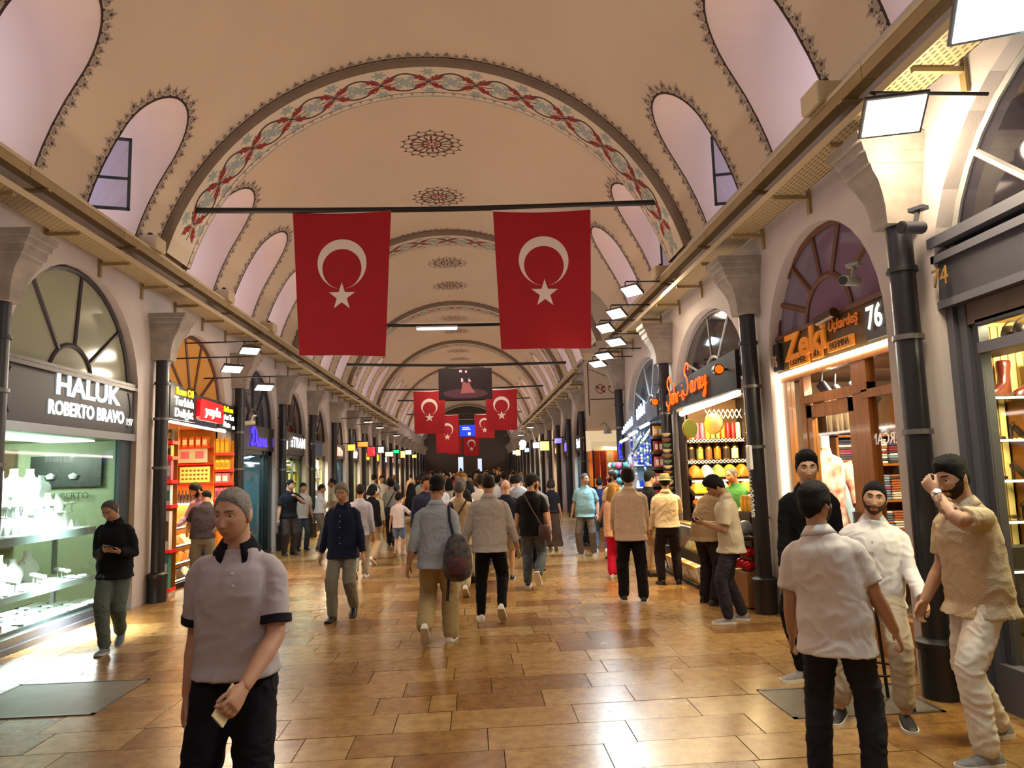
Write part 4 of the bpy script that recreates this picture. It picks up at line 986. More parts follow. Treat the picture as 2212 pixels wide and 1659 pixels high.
for t, (z, x, cs) in enumerate(((.14, -5.2, (WHT, CRM, BRN)), (.40, -5.26, (ORNG, MARBL, YEL)), (.68, -5.33, (MARBL, CRM, ORNG)), (.98, -5.42, (YEL, ORNG, CRM)))):
    for i in range(7):
        me = moundm('sweet_heap', cs[i % 3], .22, .26, .13, i+t*7)
        o = link('sweet_heap', me, None, (x, 12.62+.32*i, z+.03)); tag(o, '%s heap of sweets, %s along the %s tier of the sweets counter' % (('pale', 'mixed', 'bright')[i % 3], nth(i), ('lowest', 'second', 'third', 'top')[t]), 'sweets', 'heaps on the sweets counter')

# --- left: blue lettered jewellery shop
def stroke(mb, pts, r, f, n=6):
    """smooth pen stroke through 2D points"""
    P = [Vector((a, b, 0)) for a, b in pts]; out = []
    for i in range(len(P)-1):
        p0 = P[max(i-1, 0)]; p1 = P[i]; p2 = P[i+1]; p3 = P[min(i+2, len(P)-1)]
        for k in range(5):
            t = k/5; out.append(.5*((2*p1)+(p2-p0)*t+(2*p0-5*p1+4*p2-p3)*t*t+(3*p1-p0-3*p2+p3)*t**3))
    out.append(P[-1]); mb.tube([f(p.x, p.y) for p in out], r, n)
e = empty('shop_sign', (XFL+.1, 17.35, 2.45)); tag(e, 'black fascia with glowing blue script lettering', 'sign')
slab('board', e, BLACK, -.06, .0, -1.5, 1.5, .0, .56)
fs = lambda u, v: (.02, u-.5, v+.1)
GL = {'D': [[(.12, .36), (.10, .2), (.05, .03), (-.03, -.01), (-.06, .04), (.02, .08), (.12, .02), (.24, .04), (.33, .16), (.30, .32), (.16, .40), (.0, .34), (-.02, .26)]],
      'i': [[(0, .17), (-.01, .05), (.04, .0), (.1, .04)], [(.0, .25), (.01, .26)]], 'a': [[(.14, .15), (.06, .18), (0, .09), (.03, .0), (.10, .04), (.15, .17), (.14, .03), (.18, .0), (.23, .04)]],
      'n': [[(0, .17), (0, .0), (.02, .12), (.09, .18), (.13, .12), (.12, .02), (.16, .0), (.2, .04)]],
      'S': [[(.26, .40), (.30, .46), (.22, .52), (.10, .46), (.08, .36), (.18, .26), (.22, .12), (.12, .0), (-.02, .02), (-.05, .1)]],
      'e': [[(0, .07), (.1, .1), (.11, .17), (.04, .18), (0, .08), (.05, 0), (.15, .05)]], 'h': [[(.0, .36), (.03, .30), (0, 0), (.03, .13), (.1, .17), (.13, .1), (.13, .01), (.18, .03)]],
      'r': [[(0, .16), (.01, 0), (.02, .1), (.08, .17), (.12, .15)]], '-': [[(0, .09), (.09, .10)]], 'y': [[(0, .17), (.02, .05), (.08, .03), (.13, .17), (.1, -.08), (.02, -.15), (-.02, -.1), (.1, -.01), (.18, .05)]], 'c': [[(0, -.05), (.04, -.09), (.0, -.13), (-.03, -.11)]]}
def script(parent, word, f, m_, r, sc=1.):
    x = 0.
    for ch, adv, dy in word:
        b = MB()
        for st in GL[ch]: stroke(b, [(x+a*sc, dy+c*sc) for a, c in st], r, f)
        b.build('letter', m_, parent); x += adv*sc
script(e, (('D', .36, 0), ('i', .11, 0), ('a', .24, 0), ('n', .21, 0), ('a', .2, 0)), fs, LETB, .013, 1.05)
for q in (-1.28, 1.3):
    b = MB(); b.box(0, .02, q-.09, q+.09, .12, .34); b.build('number_plate', mat('violet_plate', '5a4aa0', .4, emit=.35), e)
text('lettering', '193', .1, -1, XFL+.125, 16.07, 2.68, LETP, e, .004)
e = empty('door_2', (XFL, 17.25, 0)); tag(e, kind='structure')
for a in ((0, .06, -1.46, -1.36, 0, 2.45), (0, .06, .62, .72, 0, 2.45), (0, .06, .86, .92, 0, 2.45), (0, .06, 1.1, 1.46, 0, 2.45), (0, .06, -1.4, 1.4, 2.35, 2.45)): slab('window_frame', e, mat('dark_teal_metal', '1c2c30', .35, .4), *a)
slab('pane', e, GLASS, .02, .03, -1.36, .62, .1, 2.35); slab('pane', e, GLASS, .02, .03, .72, .86, .1, 2.35)
slab('plinth', e, DGREY, -.02, .07, -1.46, 1.46, 0, .1)
xb = interior(-1, 15.8, 18.7, 1.4, 2.44, mat('teal_shop_wall', '5f8a94', .5), mat('teal_shop_back', '4f7480', .5))
area_light('shop_light', (-5.5, 17.2, 2.40), (-.2, 0, -1), .4, 95, (.66, .92, 1.), 2.4)
for t, z in enumerate((.55, 1.05, 1.5)):
    shelf('pale glass shelf %s in the blue lettered shop' % ('low down', 'at waist height', 'at head height')[t], z, -5.75, -5.22-.1*t, 15.9, 18.0, .03, LINEN, False)
    for i in range(8): put_bust(-5.45-.1*t, 16.05+.25*i, z, .62, 'small pale bust, %s along the %s shelf of the blue lettered shop' % (nth(i), ('low', 'middle', 'high')[t]), 'busts in the blue lettered shop')
one('lit_notice', mat('notice_blue', '7aa8f0', .4, emit=1.6), -5.2, -5.18, 16.45, 16.95, 2.02, 2.16, 'small blue lit notice hanging in the blue lettered shop', 'sign')
# security camera
def cctv(x, y, z, lab, m_, rz):
    e = empty('security_camera', (x, y, z), rz); tag(e, lab, 'camera')
    b = MB(); b.tube([(0, -.12, 0), (0, .12, -.03)], .05, 10); b.build('body', m_, e, smooth=40)
    b = MB(); b.tube([(0, .12, -.03), (0, .135, -.032)], .04, 10); b.build('lens', BLACK, e)
    b = MB(); b.tube([(0, -.05, .03), (.0, -.1, .14)], .02, 6); b.box(-.06, .06, -.14, -.06, .13, .16); b.build('mount', m_, e); return e
CAMW = mat('camera_cream', 'cfc8b4', .5)
cctv(-4.72, 15.75, 2.98, 'cream security camera beside the blue script sign', CAMW, 2.4)

# --- left: white lettered shop, then the row of shops down the left side
e = empty('shop_sign', (XFL+.1, 20.9, 2.42)); tag(e, 'dark fascia with glowing white capitals beyond the blue script sign', 'sign')
slab('board', e, mat('fascia_brown', '2a2220', .5), -.06, 0, -1.55, 1.4, 0, .62)
text('lettering', 'sTRAM', .40, -1, XFL+.13, 21.2, 2.76, LETW, e, .004, sx=1.35, bold=.006)
for q in (-1.0, 1.3):
    b = MB(); b.box(0, .03, q-.09, q+.09, .14, .36); b.build('number_plate', LETW, e)
def lit_shop(side, yc, hw, zc, light, power, wallhx, backhx, rows, goodsm, dep=1.1, front='dark', lab=''):
    """smaller shop further off: frame, glass, lit inside with shelves of goods"""
    X = XFL if side < 0 else XFR; y0, y1 = yc-hw+.02, yc+hw-.02
    xb = interior(side, y0, y1, dep, zc, mat('wall_'+wallhx, wallhx, .6), mat('wall_'+backhx, backhx, .6))
    area_light('shop_light', (X+side*.4, yc, zc-.05), (side*.25, 0, -1), .35, power, light, hw*1.5)
    lit_shop.n += 1
    e = empty('door_%d' % lit_shop.n, (X, yc, 0)); tag(e, kind='structure')
    fm = DGREY if front == 'dark' else WOODW
    for a in ((-hw, -hw+.12), (.28, .34), (hw-.12, hw)): slab('door_frame', e, fm, -.03, .03, a[0], a[1], 0, zc)
    slab('door_frame', e, fm, -.03, .03, -hw, hw, zc-.08, zc); slab('plinth', e, fm, -.03, .03, -hw, hw, 0, .22)
    slab('pane', e, GLASS, -.004, .004, -hw+.12, .28, .22, zc-.08); slab('pane', e, GLASS, -.004, .004, .36, hw-.14, .22, zc-.08)
    s = empty('wall_shelving', (X, y1, 0)); tag(s, lab, 'shelving')
    gm = [MB() for _ in goodsm]; r_ = random.Random(int(yc*10))
    for z in rows:
        slab('shelf_board', s, LINEN, side*.08, side*(dep-.05), -.28, 0, z-.025, z)
        q = .1
        while q < dep-.2:
            w = r_.uniform(.06, .14); g = r_.choice(gm); h = r_.uniform(.1, .24); g.box(min(side*q, side*(q+w)), max(side*q, side*(q+w)), -.24, -.05, z, z+h); q += w+r_.uniform(.015, .06)
    for g, m_ in zip(gm, goodsm):
        if g.v: tag(g.build('goods', m_, s), kind='stuff')
lit_shop.n = 20
lit_shop(-1, 20.65, 1.38, 2.42, (.95, 1., .55), 110, 'b8b862', 'a8a850', (.5, .8, 1.1, 1.4, 1.7, 2.0), (YEL, CRM, GRN, WHT), lab='yellow-green lit shelving behind the white lettered shopfront')
def far_sign(side, yc, hw, m_, lab, bars, z=2.5, h=.42):
    X = (XFL+.1) if side < 0 else (XFR-.1); s = -side
    e = empty('shop_sign', (X, yc, z)); tag(e, lab, 'sign')
    slab('board', e, mat('fascia_brown', '2a2220', .5), 0, -s*.05, -hw, hw, -.05, h+.05)
    r_ = random.Random(int(yc*7)); b = MB(); y = -hw*.6
    while y < hw*.6:
        w = r_.uniform(.05, .09); t = r_.uniform(.5, .8)*h
        b.box(min(0, s*.02), max(0, s*.02), y, y+w*.5, .05, .05+t); 
        if r_.random() < .7: b.box(min(0, s*.02), max(0, s*.02), y, y+w*2, .05+t*r_.choice((0, .45, .9)), .05+t*r_.choice((0, .45, .9))+.05)
        y += w*2+r_.uniform(.04, .07)
    b.build('lettering', m_, e)
SIGNM = [LETW, mat('letter_pink', 'f0b0a0', .5, emit=1.2), LETP, mat('letter_amber', 'ff9a10', .5, emit=3.), LETY]
pal_l = [((1., .86, .58), 300, 'e8d8a8', 'f0e0b8', (WHT, CRM, PINK)), ((.4, .8, .95), 40, '2e5a6c', '2a6478', (TEAL, WHT)), ((1., .95, .6), 120, 'c8c070', 'd0c878', (YEL, CRM, WHT)), ((1., .9, .5), 90, 'b8a850', 'c8b448', (YEL, GRN)), ((1., .45, .14), 150, 'c05a20', 'd86a1c', (ORNG, RED, YEL)), ((1., .5, .3), 80, '8a2420', 'a02c24', (RED, WHT)), ((.95, .95, 1.), 160, 'c8c8c8', 'b8bcc4', (WHT, TEAL)), ((1., .8, .45), 160, 'c8a060', 'd8a850', (CRM, GOLD)), ((1., .85, .6), 60, '6a5a44', '7a6448', (GOLD, DKB)), ((.9, 1., .8), 70, '788070', '808878', (WHT, GRN))]
adj = ['bright cream', 'dim blue', 'yellow', 'greenish yellow', 'orange', 'dark red', 'white', 'golden', 'brown', 'pale green']
for i, (yc, hw, zs, rs) in enumerate([o for o in LO if o[0] > 22]):
    c, p, wh, bh, gm = pal_l[i % 10]
    L_ = 'shelving of the %s shop, %s beyond the white lettered one' % (adj[i % 10], nth(i))
    lit_shop(-1, yc, hw, 2.5, c, p*1.5, wh, bh, (.6, 1.0, 1.4, 1.8, 2.1), gm, 1.0, lab=L_)
    if i != 0: far_sign(-1, yc, hw, SIGNM[(i) % 5], 'small %s lettered fascia over the %s shop, %s of the distant left row' % (('white', 'pink', 'cream', 'amber', 'yellow')[i % 5], adj[i % 10], nth(i)), 5)
pal_r = [((.7, .95, 1.), 60, '5a7478', '688488', (WHT, TEAL)), ((.8, .8, 1.), 20, '22222c', '2a2a34', (DKB, WHT)), ((1., .8, .45), 70, 'a8824a', 'b88c4c', (GOLD, CRM)), ((.7, .75, .9), 20, '1e1e26', '26262e', (DKB,)), ((.8, 1., .95), 45, '607068', '687870', (WHT, GRN)), ((1., .9, .5), 40, '5c4a28', '6a5428', (YEL,)), ((1., .75, .4), 130, 'b07c3c', 'c08838', (GOLD, ORNG)), ((1., .8, .5), 90, '9a7440', 'a88040', (CRM, DKB))]
for i, (yc, hw, zs, rs) in enumerate([o for o in RO if o[0] > 24]):
    c, p, wh, bh, gm = pal_r[i % 8]
    lit_shop(1, yc, hw, 2.45, c, p*2.2, wh, bh, (.6, 1.0, 1.4, 1.8, 2.1), gm, 1.0, 'wood' if i == 2 else 'dark', lab='shelving of the %s shop beyond the side street on the right' % nth(i))
    far_sign(1, yc, hw, (LETW, mat('letter_violet', '8a7aff', .5, emit=1.2), LETY, LETY, LETW, LETY)[i % 6], 'small glowing lettered fascia over the %s shop beyond the side street' % nth(i), 5)
# small projecting signs over the distant shops, facing up the aisle
for i, (side, y, z, hx, em, nm) in enumerate(((-1, 27.4, 2.75, 'ffb040', 2.5, 'amber'), (-1, 30.2, 2.95, 'ff7a30', 2.5, 'orange'), (-1, 32.6, 2.7, 'd02030', 1.2, 'red'), (-1, 36., 2.85, 'ffffff', 2., 'white'), (-1, 39.5, 2.7, 'ffe0a0', 2.5, 'cream'), (-1, 43., 2.9, '20c070', 2.2, 'green'), (-1, 47., 2.8, 'ffd070', 2.2, 'golden'), (-1, 51., 3.0, 'e8f0ff', 2.2, 'pale blue'), (-1, 56., 2.8, 'ffc060', 2.2, 'warm yellow'), (1, 27.6, 2.8, '8a80ff', 1.5, 'violet'), (1, 33., 2.75, 'fff080', 2., 'yellow'), (1, 37.4, 2.9, 'ffffff', 2., 'white'), (1, 44.2, 2.8, 'a0b8ff', 2., 'blue'), (1, 48., 3., 'ffe8c0', 2.4, 'cream'), (1, 53., 2.8, 'ffd890', 2.4, 'golden'), (1, 58., 2.9, 'ffffff', 2., 'bright white'))):
    X = XL if side < 0 else XR; s_ = -side
    e = empty('projecting_sign', (X+s_*.45, y, z+zf(y))); tag(e, 'small glowing %s projecting sign far along the %s wall' % (nm, 'left' if side < 0 else 'right'), 'sign')
    w_, h_ = (.13, .2, .16)[i % 3], (.11, .09, .2, .14)[i % 4]; slab('board', e, mat('sign_'+hx, hx, .5, emit=em*.8), -w_, w_, 0, .05, -h_, h_); slab('frame', e, BLACK, -w_-.03, w_+.03, .05, .07, -h_-.03, h_+.03); slab('bracket', e, BLACK, min(0, -s_*.45), max(0, -s_*.45), .05, .07, h_+.03, h_+.06)
# hanging round lamp and small notices far right
e = empty('globe_lamp', (2.75, 41.5, 3.35)); tag(e, 'glaring round globe lamp far down on the right', 'lamp')
b = MB(); b.ball((0, 0, 0), .2, n=14, k=8); b.build('globe', mat('globe_warm', 'fff0c8', .4, emit=20), e, smooth=80)
b = MB(); b.tube([(0, 0, .18), (0, 0, .6), (.8, 0, .62)], .015, 6); b.build('bracket', BLACK, e)
point_light('globe_light', (2.75, 41.1, 3.2), 60, WARM, .2)
# --- right: pashmina shop (number 76)
XF = XFR
e = empty('shop_sign', (XF-.04, 7.43, 2.86)); tag(e, 'brown signboard with orange pashmina shop lettering above the lit strip', 'sign')
slab('board', e, mat('sign_bronze', '6a5638', .3, .3, var=.3, vscale=3), 0, .05, -1.28, 1.28, .0, .40)
slab('top_rail', e, FR_BROWN, -.02, .05, -1.28, 1.28, .40, .45)
ORL = mat('letter_orange_matt', 'd07818', .5, emit=.35); ORD = mat('letter_orange_deep', '1e1410', .6); GREYL = mat('letter_side', '7d6f60', .5)
text('lettering', 'Zeki', .40, 1, XF-.075, 7.87, 3.10, ORL, e, .012, sx=1.36, bold=.012)
text('lettering', 'Üçkardeş', .15, 1, XF-.06, 7.05, 3.17, mat('letter_orange_thin', 'c8681a', .5, emit=.25), e, .004, bold=.004, shear=.15)
for (w, y, z, hw_) in (('CASHMERE', 8.07, 2.935, .25), ('SILK', 7.62, 2.95, .12), ('PASHMINA', 7.12, 2.965, .26)):
    b = MB(); b.box(-.03, -.005, 7.43*0+(y-7.43)-hw_, (y-7.43)+hw_, z-2.86-.055, z-2.86+.055); b.build('word_plate', ORL, e)
    text('lettering', w, .10, 1, XF-.075, y, z, ORD, e, .002, sx=.82)
for q in (-1.05, 1.2):
    b = MB(); b.box(-.05, 0, q-.21 if q < 0 else q-.1, q+.2 if q < 0 else q+.07, .03, .36); b.build('number_plate', BLACK, e)
text('lettering', '76', .30, 1, XF-.1, 6.40, 3.08, LETP, e, .004, bold=.004, sx=.9); text('lettering', '76', .2, 1, XF-.1, 8.64, 3.0, mat('letter_dim', 'c8a888', .5), e, .006, sx=.6)
b = MB(); b.tube([(-.08, -.35, .42), (-.08, .02, .40)], .05, 8); b.build('picture_lamp', mat('lamp_bronze', '4a3424', .3, .6), e, smooth=40)
e = empty('led_frame', (XF-.05, 7.43, 2.83)); tag(e, 'glaring white light strip framing the pashmina shopfront', 'light strip')
slab('top_strip', e, LED, -.03, .0, -1.28, 1.28, -.02, .025); slab('side_strip', e, LED, -.02, .01, 1.255, 1.27, -1.5, -.02); slab('side_strip', e, LED, -.02, .01, -1.28, -1.25, -.35, -.02)
area_light('strip_light', (XF-.12, 7.43, 2.80), (-.5, 0, -1), .08, 26, (1., .90, .68), 2.5)
e = empty('door_3', (XF, 7.43, 0)); tag(e, kind='structure')
for (a, b_, c, d) in ((1.06, 1.22, 0, 2.8), (.62, .72, 0, 2.8), (-.70, -.42, 0, 2.8), (-1.28, -1.16, 0, 2.8)): slab('post', e, WOODW, -.04, .05, a, b_, c, d)
for (a, b_, c, d) in ((-.70, .72, 2.44, 2.53), (-1.28, 1.22, 2.75, 2.83), (-1.2, -.6, 2.38, 2.46), (-1.2, -.6, 0, .4), (.66, 1.1, 0, .3)): slab('rail', e, WOODW, -.05, .04, a, b_, c, d)
for (a, b_, c, d) in ((.50, .62, 0, 2.42), (-.42, -.30, 0, 2.42), (-.42, .62, 2.28, 2.42), (-.42, .62, 0, .30)): slab('door_leaf_frame', e, WOODW, -.03, .03, a, b_, c, d)
slab('door_handle', e, STEEL, -.09, -.04, -.36, -.33, 1.0, 1.3)
for (a, b_, c, d) in ((.72, 1.06, .3, 2.75), (-.30, .50, .3, 2.28), (-.42, .62, 2.53, 2.75), (-1.16, -.70, .4, 2.38), (-1.16, -.70, 2.46, 2.75)): slab('pane', e, GLASS, .0, .006, a, b_, c, d)
text('lettering', 'ERCAN', .15, 1, XF-.01, 6.56, 1.98, mat('letter_glass_white', 'f2efe6', .5, emit=.3), e, .002, sx=-1.0, shear=-.1)
YP9 = 9.38
xb = interior(1, 6.17, YP9, 2.0, 2.83, mat('pashmina_wall', '74502e', .6), mat('pashmina_back', '6a4626', .6, var=.2, vscale=3))
area_light('shop_light', (4.5, 7.9, 2.78), (0, .25, -1), .9, 230, (1., .86, .64), 1.6)
# shelves of folded scarves on the far partition
sc = [mat('scarf_%d' % i, h, .85, bump=.3, bscale=120) for i, h in enumerate(('c8b8a0', '8a1c2c', '403848', 'd8c8a8', '7c8a98', 'a85a28', 'e0d4c4', '3c2a24', '98345c', '56606c'))]
e = empty('scarf_shelves', (4.95, YP9, 0)); tag(e, 'wooden shelves of folded scarves at the far end of the pashmina shop', 'shelving')
for z in (.3, .85, 1.3, 1.75, 2.12): slab('shelf_board', e, WOODW, -.42, .55, -.36, 0, z-.03, z)
for q in (-.42, .03, .52): slab('upright', e, WOODW, q, q+.03, -.36, 0, .1, 2.6)
r_ = random.Random(5)
fold_m = []
for m_ in sc:
    b = MB(); b.box(-.10, .10, -.14, .14, 0, .028); fold_m.append(b.mesh('folded_scarf', m_, bevel=.009))
for zi, z in enumerate((.85, 1.3, 1.75)):
    for qi, q in enumerate((4.66, 4.86, 5.10, 5.32)):
        base = r_.randrange(10)
        for j in range(10):
            o = link('folded_scarf', fold_m[(base+(r_.randrange(10) if r_.random() < .6 else 0)) % 10], None, (q+r_.uniform(-.008, .008), YP9-.19, z+.031*j))
            tag(o, 'folded scarf, %s up in the %s stack of the %s pashmina shelf' % (nth(j), nth(qi), ('lowest', 'middle', 'top')[zi]), 'scarf', 'folded scarves in the pashmina shop')
b = MB(); n = 40
b.add([(4.42+.5*i/n, YP9-.37+.035*math.sin(i*1.1)+.02*math.sin(i*.43), z) for z in (2.66, 2.4, 2.16) for i in range(n+1)] , [(r*(n+1)+i, r*(n+1)+i+1, (r+1)*(n+1)+i+1, (r+1)*(n+1)+i) for r in range(2) for i in range(n)])
o = tag(b.build('draped_shawl', mat('shawl_beige', 'b59a7c', .9, bump=.4, bscale=20), smooth=60), 'beige draped shawl hung in folds above the scarf shelves', 'shawl'); o.modifiers.new('thick', 'SOLIDIFY').thickness = .008
b = MB(); b.box(3.80, 4.02, 9.0, 9.012, 1.72, 2.70)
pc = tag(b.build('spotted_scarf', mat('scarf_pale_violet', 'cfc8e4', .8)), 'white hanging scarf with violet dots at the left of the pashmina window', 'scarf')
b = MB()
for j in range(12):
    for i in range(4): b.prism([(3.835+.055*i+(.0275 if j % 2 else 0)+.021*math.cos(2*PI*t/10), 1.77+.08*j+.034*math.sin(2*PI*t/10)) for t in range(10) if i < 3 or not j % 2], -.002, 0, lambda u, v, d: (u, 9.0+d, v)) if (i < 3 or not j % 2) else None
tag(b.build('violet_dots', mat('dot_violet', '4a3c86', .8), pc), kind='stuff')
for i, (x, z) in enumerate(((3.95, 2.66), (4.1, 2.62), (4.3, 2.66), (4.48, 2.6))):
    e = empty('spot_lamp', (x, 8.1, z)); tag(e, 'black cylinder spot lamp, %s along the pashmina shop ceiling' % nth(i), 'lamp', 'spot lamps in the pashmina shop')
    b = MB(); b.tube([(0, 0, 0), (.03, -.12, -.14)], .06, 10); b.build('can', BLACK, e, smooth=40)
    b = MB(); b.tube([(.0, 0, 0), (.02, 0, .16)], .012, 6); b.build('stem', BLACK, e)
e = empty('hanging_lamp', (3.98, 7.35, 2.50)); tag(e, 'white cylinder lamp glowing behind the right pane of the pashmina shop', 'lamp')
b = MB(); b.lathe([(.07, 0), (.07, .24)], 14); b.build('shade', mat('lamp_shade_white', 'd8cfc0', .5, emit=.6), e, smooth=40); b = MB(); b.lathe([(.062, -.004), (.062, .004)], 14); b.build('diffuser', TUBE, e); b = MB(); b.tube([(0, 0, .24), (0, 0, .33)], .01, 6); b.build('stem', BLACK, e)
# dressed mannequins
FLOR = mat('floral_cream', 'e8dcc4', .8, var=.9, vscale=9, vhx='b04a30'); FLOR2 = mat('floral_green', 'd8c8a0', .8, var=.9, vscale=8, vhx='7c8a3c')
def mannequin(x, y, lab, fm, rz, arm=True):
    e = empty('mannequin', (x, y, 0), rz); tag(e, lab, 'mannequin')
    b = MB(); E_ = lambda z, w, d, o=0: [(w*math.cos(t), o+d*math.sin(t), z) for t in [2*PI*i/18 for i in range(18)]]
    b.loft([E_(.55, .26, .2), E_(.8, .22, .17), E_(1.05, .165, .12), E_(1.25, .18, .13, .01), E_(1.42, .2, .125), E_(1.5, .16, .09), E_(1.54, .07, .06), E_(1.60, .055, .055)]); b.build('jacket', fm, e, smooth=60)
    b = MB(); b.tube([(0, 0, 1.58), (0, 0, 1.72)], .052, 12); b.build('neck', LINEN, e, smooth=60)
    for q in (-1, 1):
        b = MB(); b.tube([(q*.19, 0, 1.45), (q*.27, .03, 1.2), (q*.25, .16, .99 if q > 0 else 1.05)], [.075, .065, .05], 10); b.build('sleeve', fm, e, smooth=60)
        b = MB(); b.tube([(q*.25, .16, .99 if q > 0 else 1.05), (q*.23, .24, .97)], [.03, .035], 8)
        for f_ in range(4): b.tube([(q*.23+.015*(f_-1.5), .24, .97), (q*.23+.02*(f_-1.5), .32, .93)], .009, 5)
        b.build('hand', BLACK, e, smooth=60)
    b = MB(); b.tube([(0, 0, .03), (0, 0, .6)], .02, 8); b.lathe([(.17, 0), (.17, .02), (.03, .035)], 18); b.build('stand', STEEL, e, smooth=40); e.scale = (1.08, 1.08, 1.22); return e
mannequin(4.15, 8.55, 'white mannequin in a cream jacket with red flowers behind the shop door', FLOR, 2.9)
mannequin(3.99, 9.2, 'mannequin in a flowered shirt with black hands behind the left pane', FLOR2, 2.6)
b = MB(); b.loft([[(w*math.cos(t)+4.52, w*.5*math.sin(t)+8.85, z) for t in [2*PI*i/14 for i in range(14)]] for z, w in ((.6, .2), (1.0, .17), (1.45, .15), (1.55, .1), (1.6, .03))]); tag(b.build('hanging_dress', mat('pale_blue_dress', 'b8d0e0', .8, bump=.4, bscale=15), smooth=60), 'pale blue dress hanging inside the pashmina shop door', 'dress')

# --- right: shoe shop (number 74)
GF = mat('grey_shopfront', '55555e', .45, .2); GF2 = mat('grey_shopfront_dark', '3c3c44', .45, .2); YW = mat('yellow_shop_wall', 'd8bc78', .6, var=.15, vscale=2, stretch=(1, 12, 1)); YP = mat('yellow_slatted_panel', 'e4c47c', .6)
e = empty('door_4', (XF, 3.78, 0)); tag(e, kind='structure')
slab('fascia', e, GF2, -.10, .05, -1.68, 1.68, 3.0, 3.30); slab('fascia_moulding', e, GF, -.14, .05, -1.68, 1.68, 3.30, 3.36); slab('fascia_moulding', e, GF, -.12, .05, -1.68, 1.68, 2.94, 3.0)
slab('fascia_moulding', e, GF, -.16, .05, -1.68, 1.68, 3.42, 3.5); slab('fascia_board', e, mat('brown_board', '6d5c50', .6, var=.15), -.02, .03, -1.68, 1.68, 2.78, 2.94)
for (a, b_, d0) in ((1.60, 1.68, -.06), (1.50, 1.58, -.03), (1.42, 1.48, .0)): slab('door_frame', e, GF if d0 else GF2, d0, .08, a, b_, 0, 2.94)
slab('door_frame', e, GF, -.02, .05, -1.6, 1.42, 2.55, 2.63); slab('door_frame', e, GF2, -.02, .05, -1.6, 1.42, 2.76, 2.80); slab('plinth', e, GF, -.05, .06, -1.6, 1.5, 0, .32); slab('door_frame', e, GF2, -.02, .04, -.32, -.24, .3, 2.6)
slab('pane', e, GLASS, .01, .016, -1.6, 1.42, .32, 2.55); slab('pane', e, GLASS, .01, .016, -1.6, 1.42, 2.63, 2.76)
text('lettering', '74', .20, 1, XF-.165, 5.33, 3.16, mat('number_gold', 'b08a50', .35, .6), e, .004)
YS = 6.0
xb = interior(1, 2.1, YS, 1.5, 2.93, YW, YW)
area_light('shop_light', (4.4, 4.8, 2.88), (0, .5, -1), .6, 300, (1., .84, .5), 1.2)
LEA = {k: mat('leather_'+k, h, .3, coat=.4) for k, h in (('oxblood', '5c1a14'), ('black', '17141a'), ('tan', '7a4a24'), ('dark', '2e2320'))}
def shoe_shelf(z, lab):
    e = empty('shoe_shelf', (4.4, YS, z)); tag(e, lab, 'shelf')
    slab('shelf_board', e, GLASS, -.55, .7, -.36, 0, -.015, 0); slab('shelf_edge', e, mat('warm_edge_light', 'fff0b8', .3, emit=2.5), -.55, .7, -.37, -.36, -.015, .003)
    for q in (-.52, .1, .66): slab('bracket', e, mat('brass', '8a5a28', .3, .7), q, q+.015, -.34, 0, -.32, -.015)
for z, l in ((2.26, 'top'), (1.92, 'second'), (1.60, 'third'), (1.28, 'fourth'), (.9, 'fifth')): shoe_shelf(z, '%s lit glass shelf in the shoe shop' % l)
for i in range(22):
    b = MB(); b.box(3.82+.068*i, 3.875+.068*i, YS-.02, YS, .05, 2.9); b.build('slat', YP, bpy.data.objects['door_4'])
    bpy.data.objects['door_4'].children[-1].matrix_parent_inverse = Matrix.Translation((-XF, -3.78, 0))
def boot(x, y, z, lab, m_, rz):
    e = empty('boot', (x, y, z), rz); tag(e, lab, 'boot')
    R = lambda cx, z, a, c: [(cx+a*math.cos(t), c*math.sin(t), z) for t in [2*PI*i/14 for i in range(14)]]
    b = MB(); b.loft([R(.05, .03, .125, .042), R(.045, .06, .125, .045), R(.02, .09, .095, .045), R(-.02, .13, .055, .042), R(-.025, .2, .05, .043), R(-.03, .27, .058, .052), R(-.03, .31, .058, .054), R(-.03, .32, .05, .046)]); b.build('upper', m_, e, smooth=60)
    b = MB(); b.loft([R(.05, 0, .128, .045), R(.05, .03, .128, .045)]); b.box(-.085, -.02, -.035, .035, -.0, .05); b.build('sole', LEA['dark'], e); return e
def heel(x, y, z, lab, m_, rz, hh=.09):
    e = empty('high_heel', (x, y, z), rz); tag(e, lab, 'shoe', 'high heels in the shoe shop')
    b = MB(); pts = [(-.10, hh), (-.05, hh*.85), (.0, hh*.4), (.05, .012), (.10, .008), (.13, .006)]
    rings = [[(x_, wy*q, zz+t) for q, t in ((-1, 0), (-.9, .02 if x_ > .04 else .028), (0, .03 if x_ > .04 else .006), (.9, .02 if x_ > .04 else .028), (1, 0))] for (x_, zz), wy in zip(pts, (.022, .026, .026, .035, .036, .012))]
    b.loft(rings, True, True); b.build('upper', m_, e, smooth=50)
    b = MB(); b.tube([(-.095, 0, hh), (-.105, 0, 0)], [.014, .006], 6); b.build('heel', m_, e)
    b = MB(); b.tube([(-.09, -.024, hh+.02), (-.06, 0, hh+.05), (-.09, .024, hh+.02)], .005, 5, False); b.build('strap', m_, e); return e
boot(4.37, YS-.17, 2.26, 'tall oxblood leather boot on the top shelf of the shoe shop', LEA['oxblood'], PI+.15)
boot(4.15, YS-.14, 2.26, 'dark boot at the left end of the top shoe shelf', LEA['dark'], PI/2+.3)
boot(4.62, YS-.17, 2.26, 'second oxblood boot at the right of the top shoe shelf', LEA['oxblood'], PI+.1)
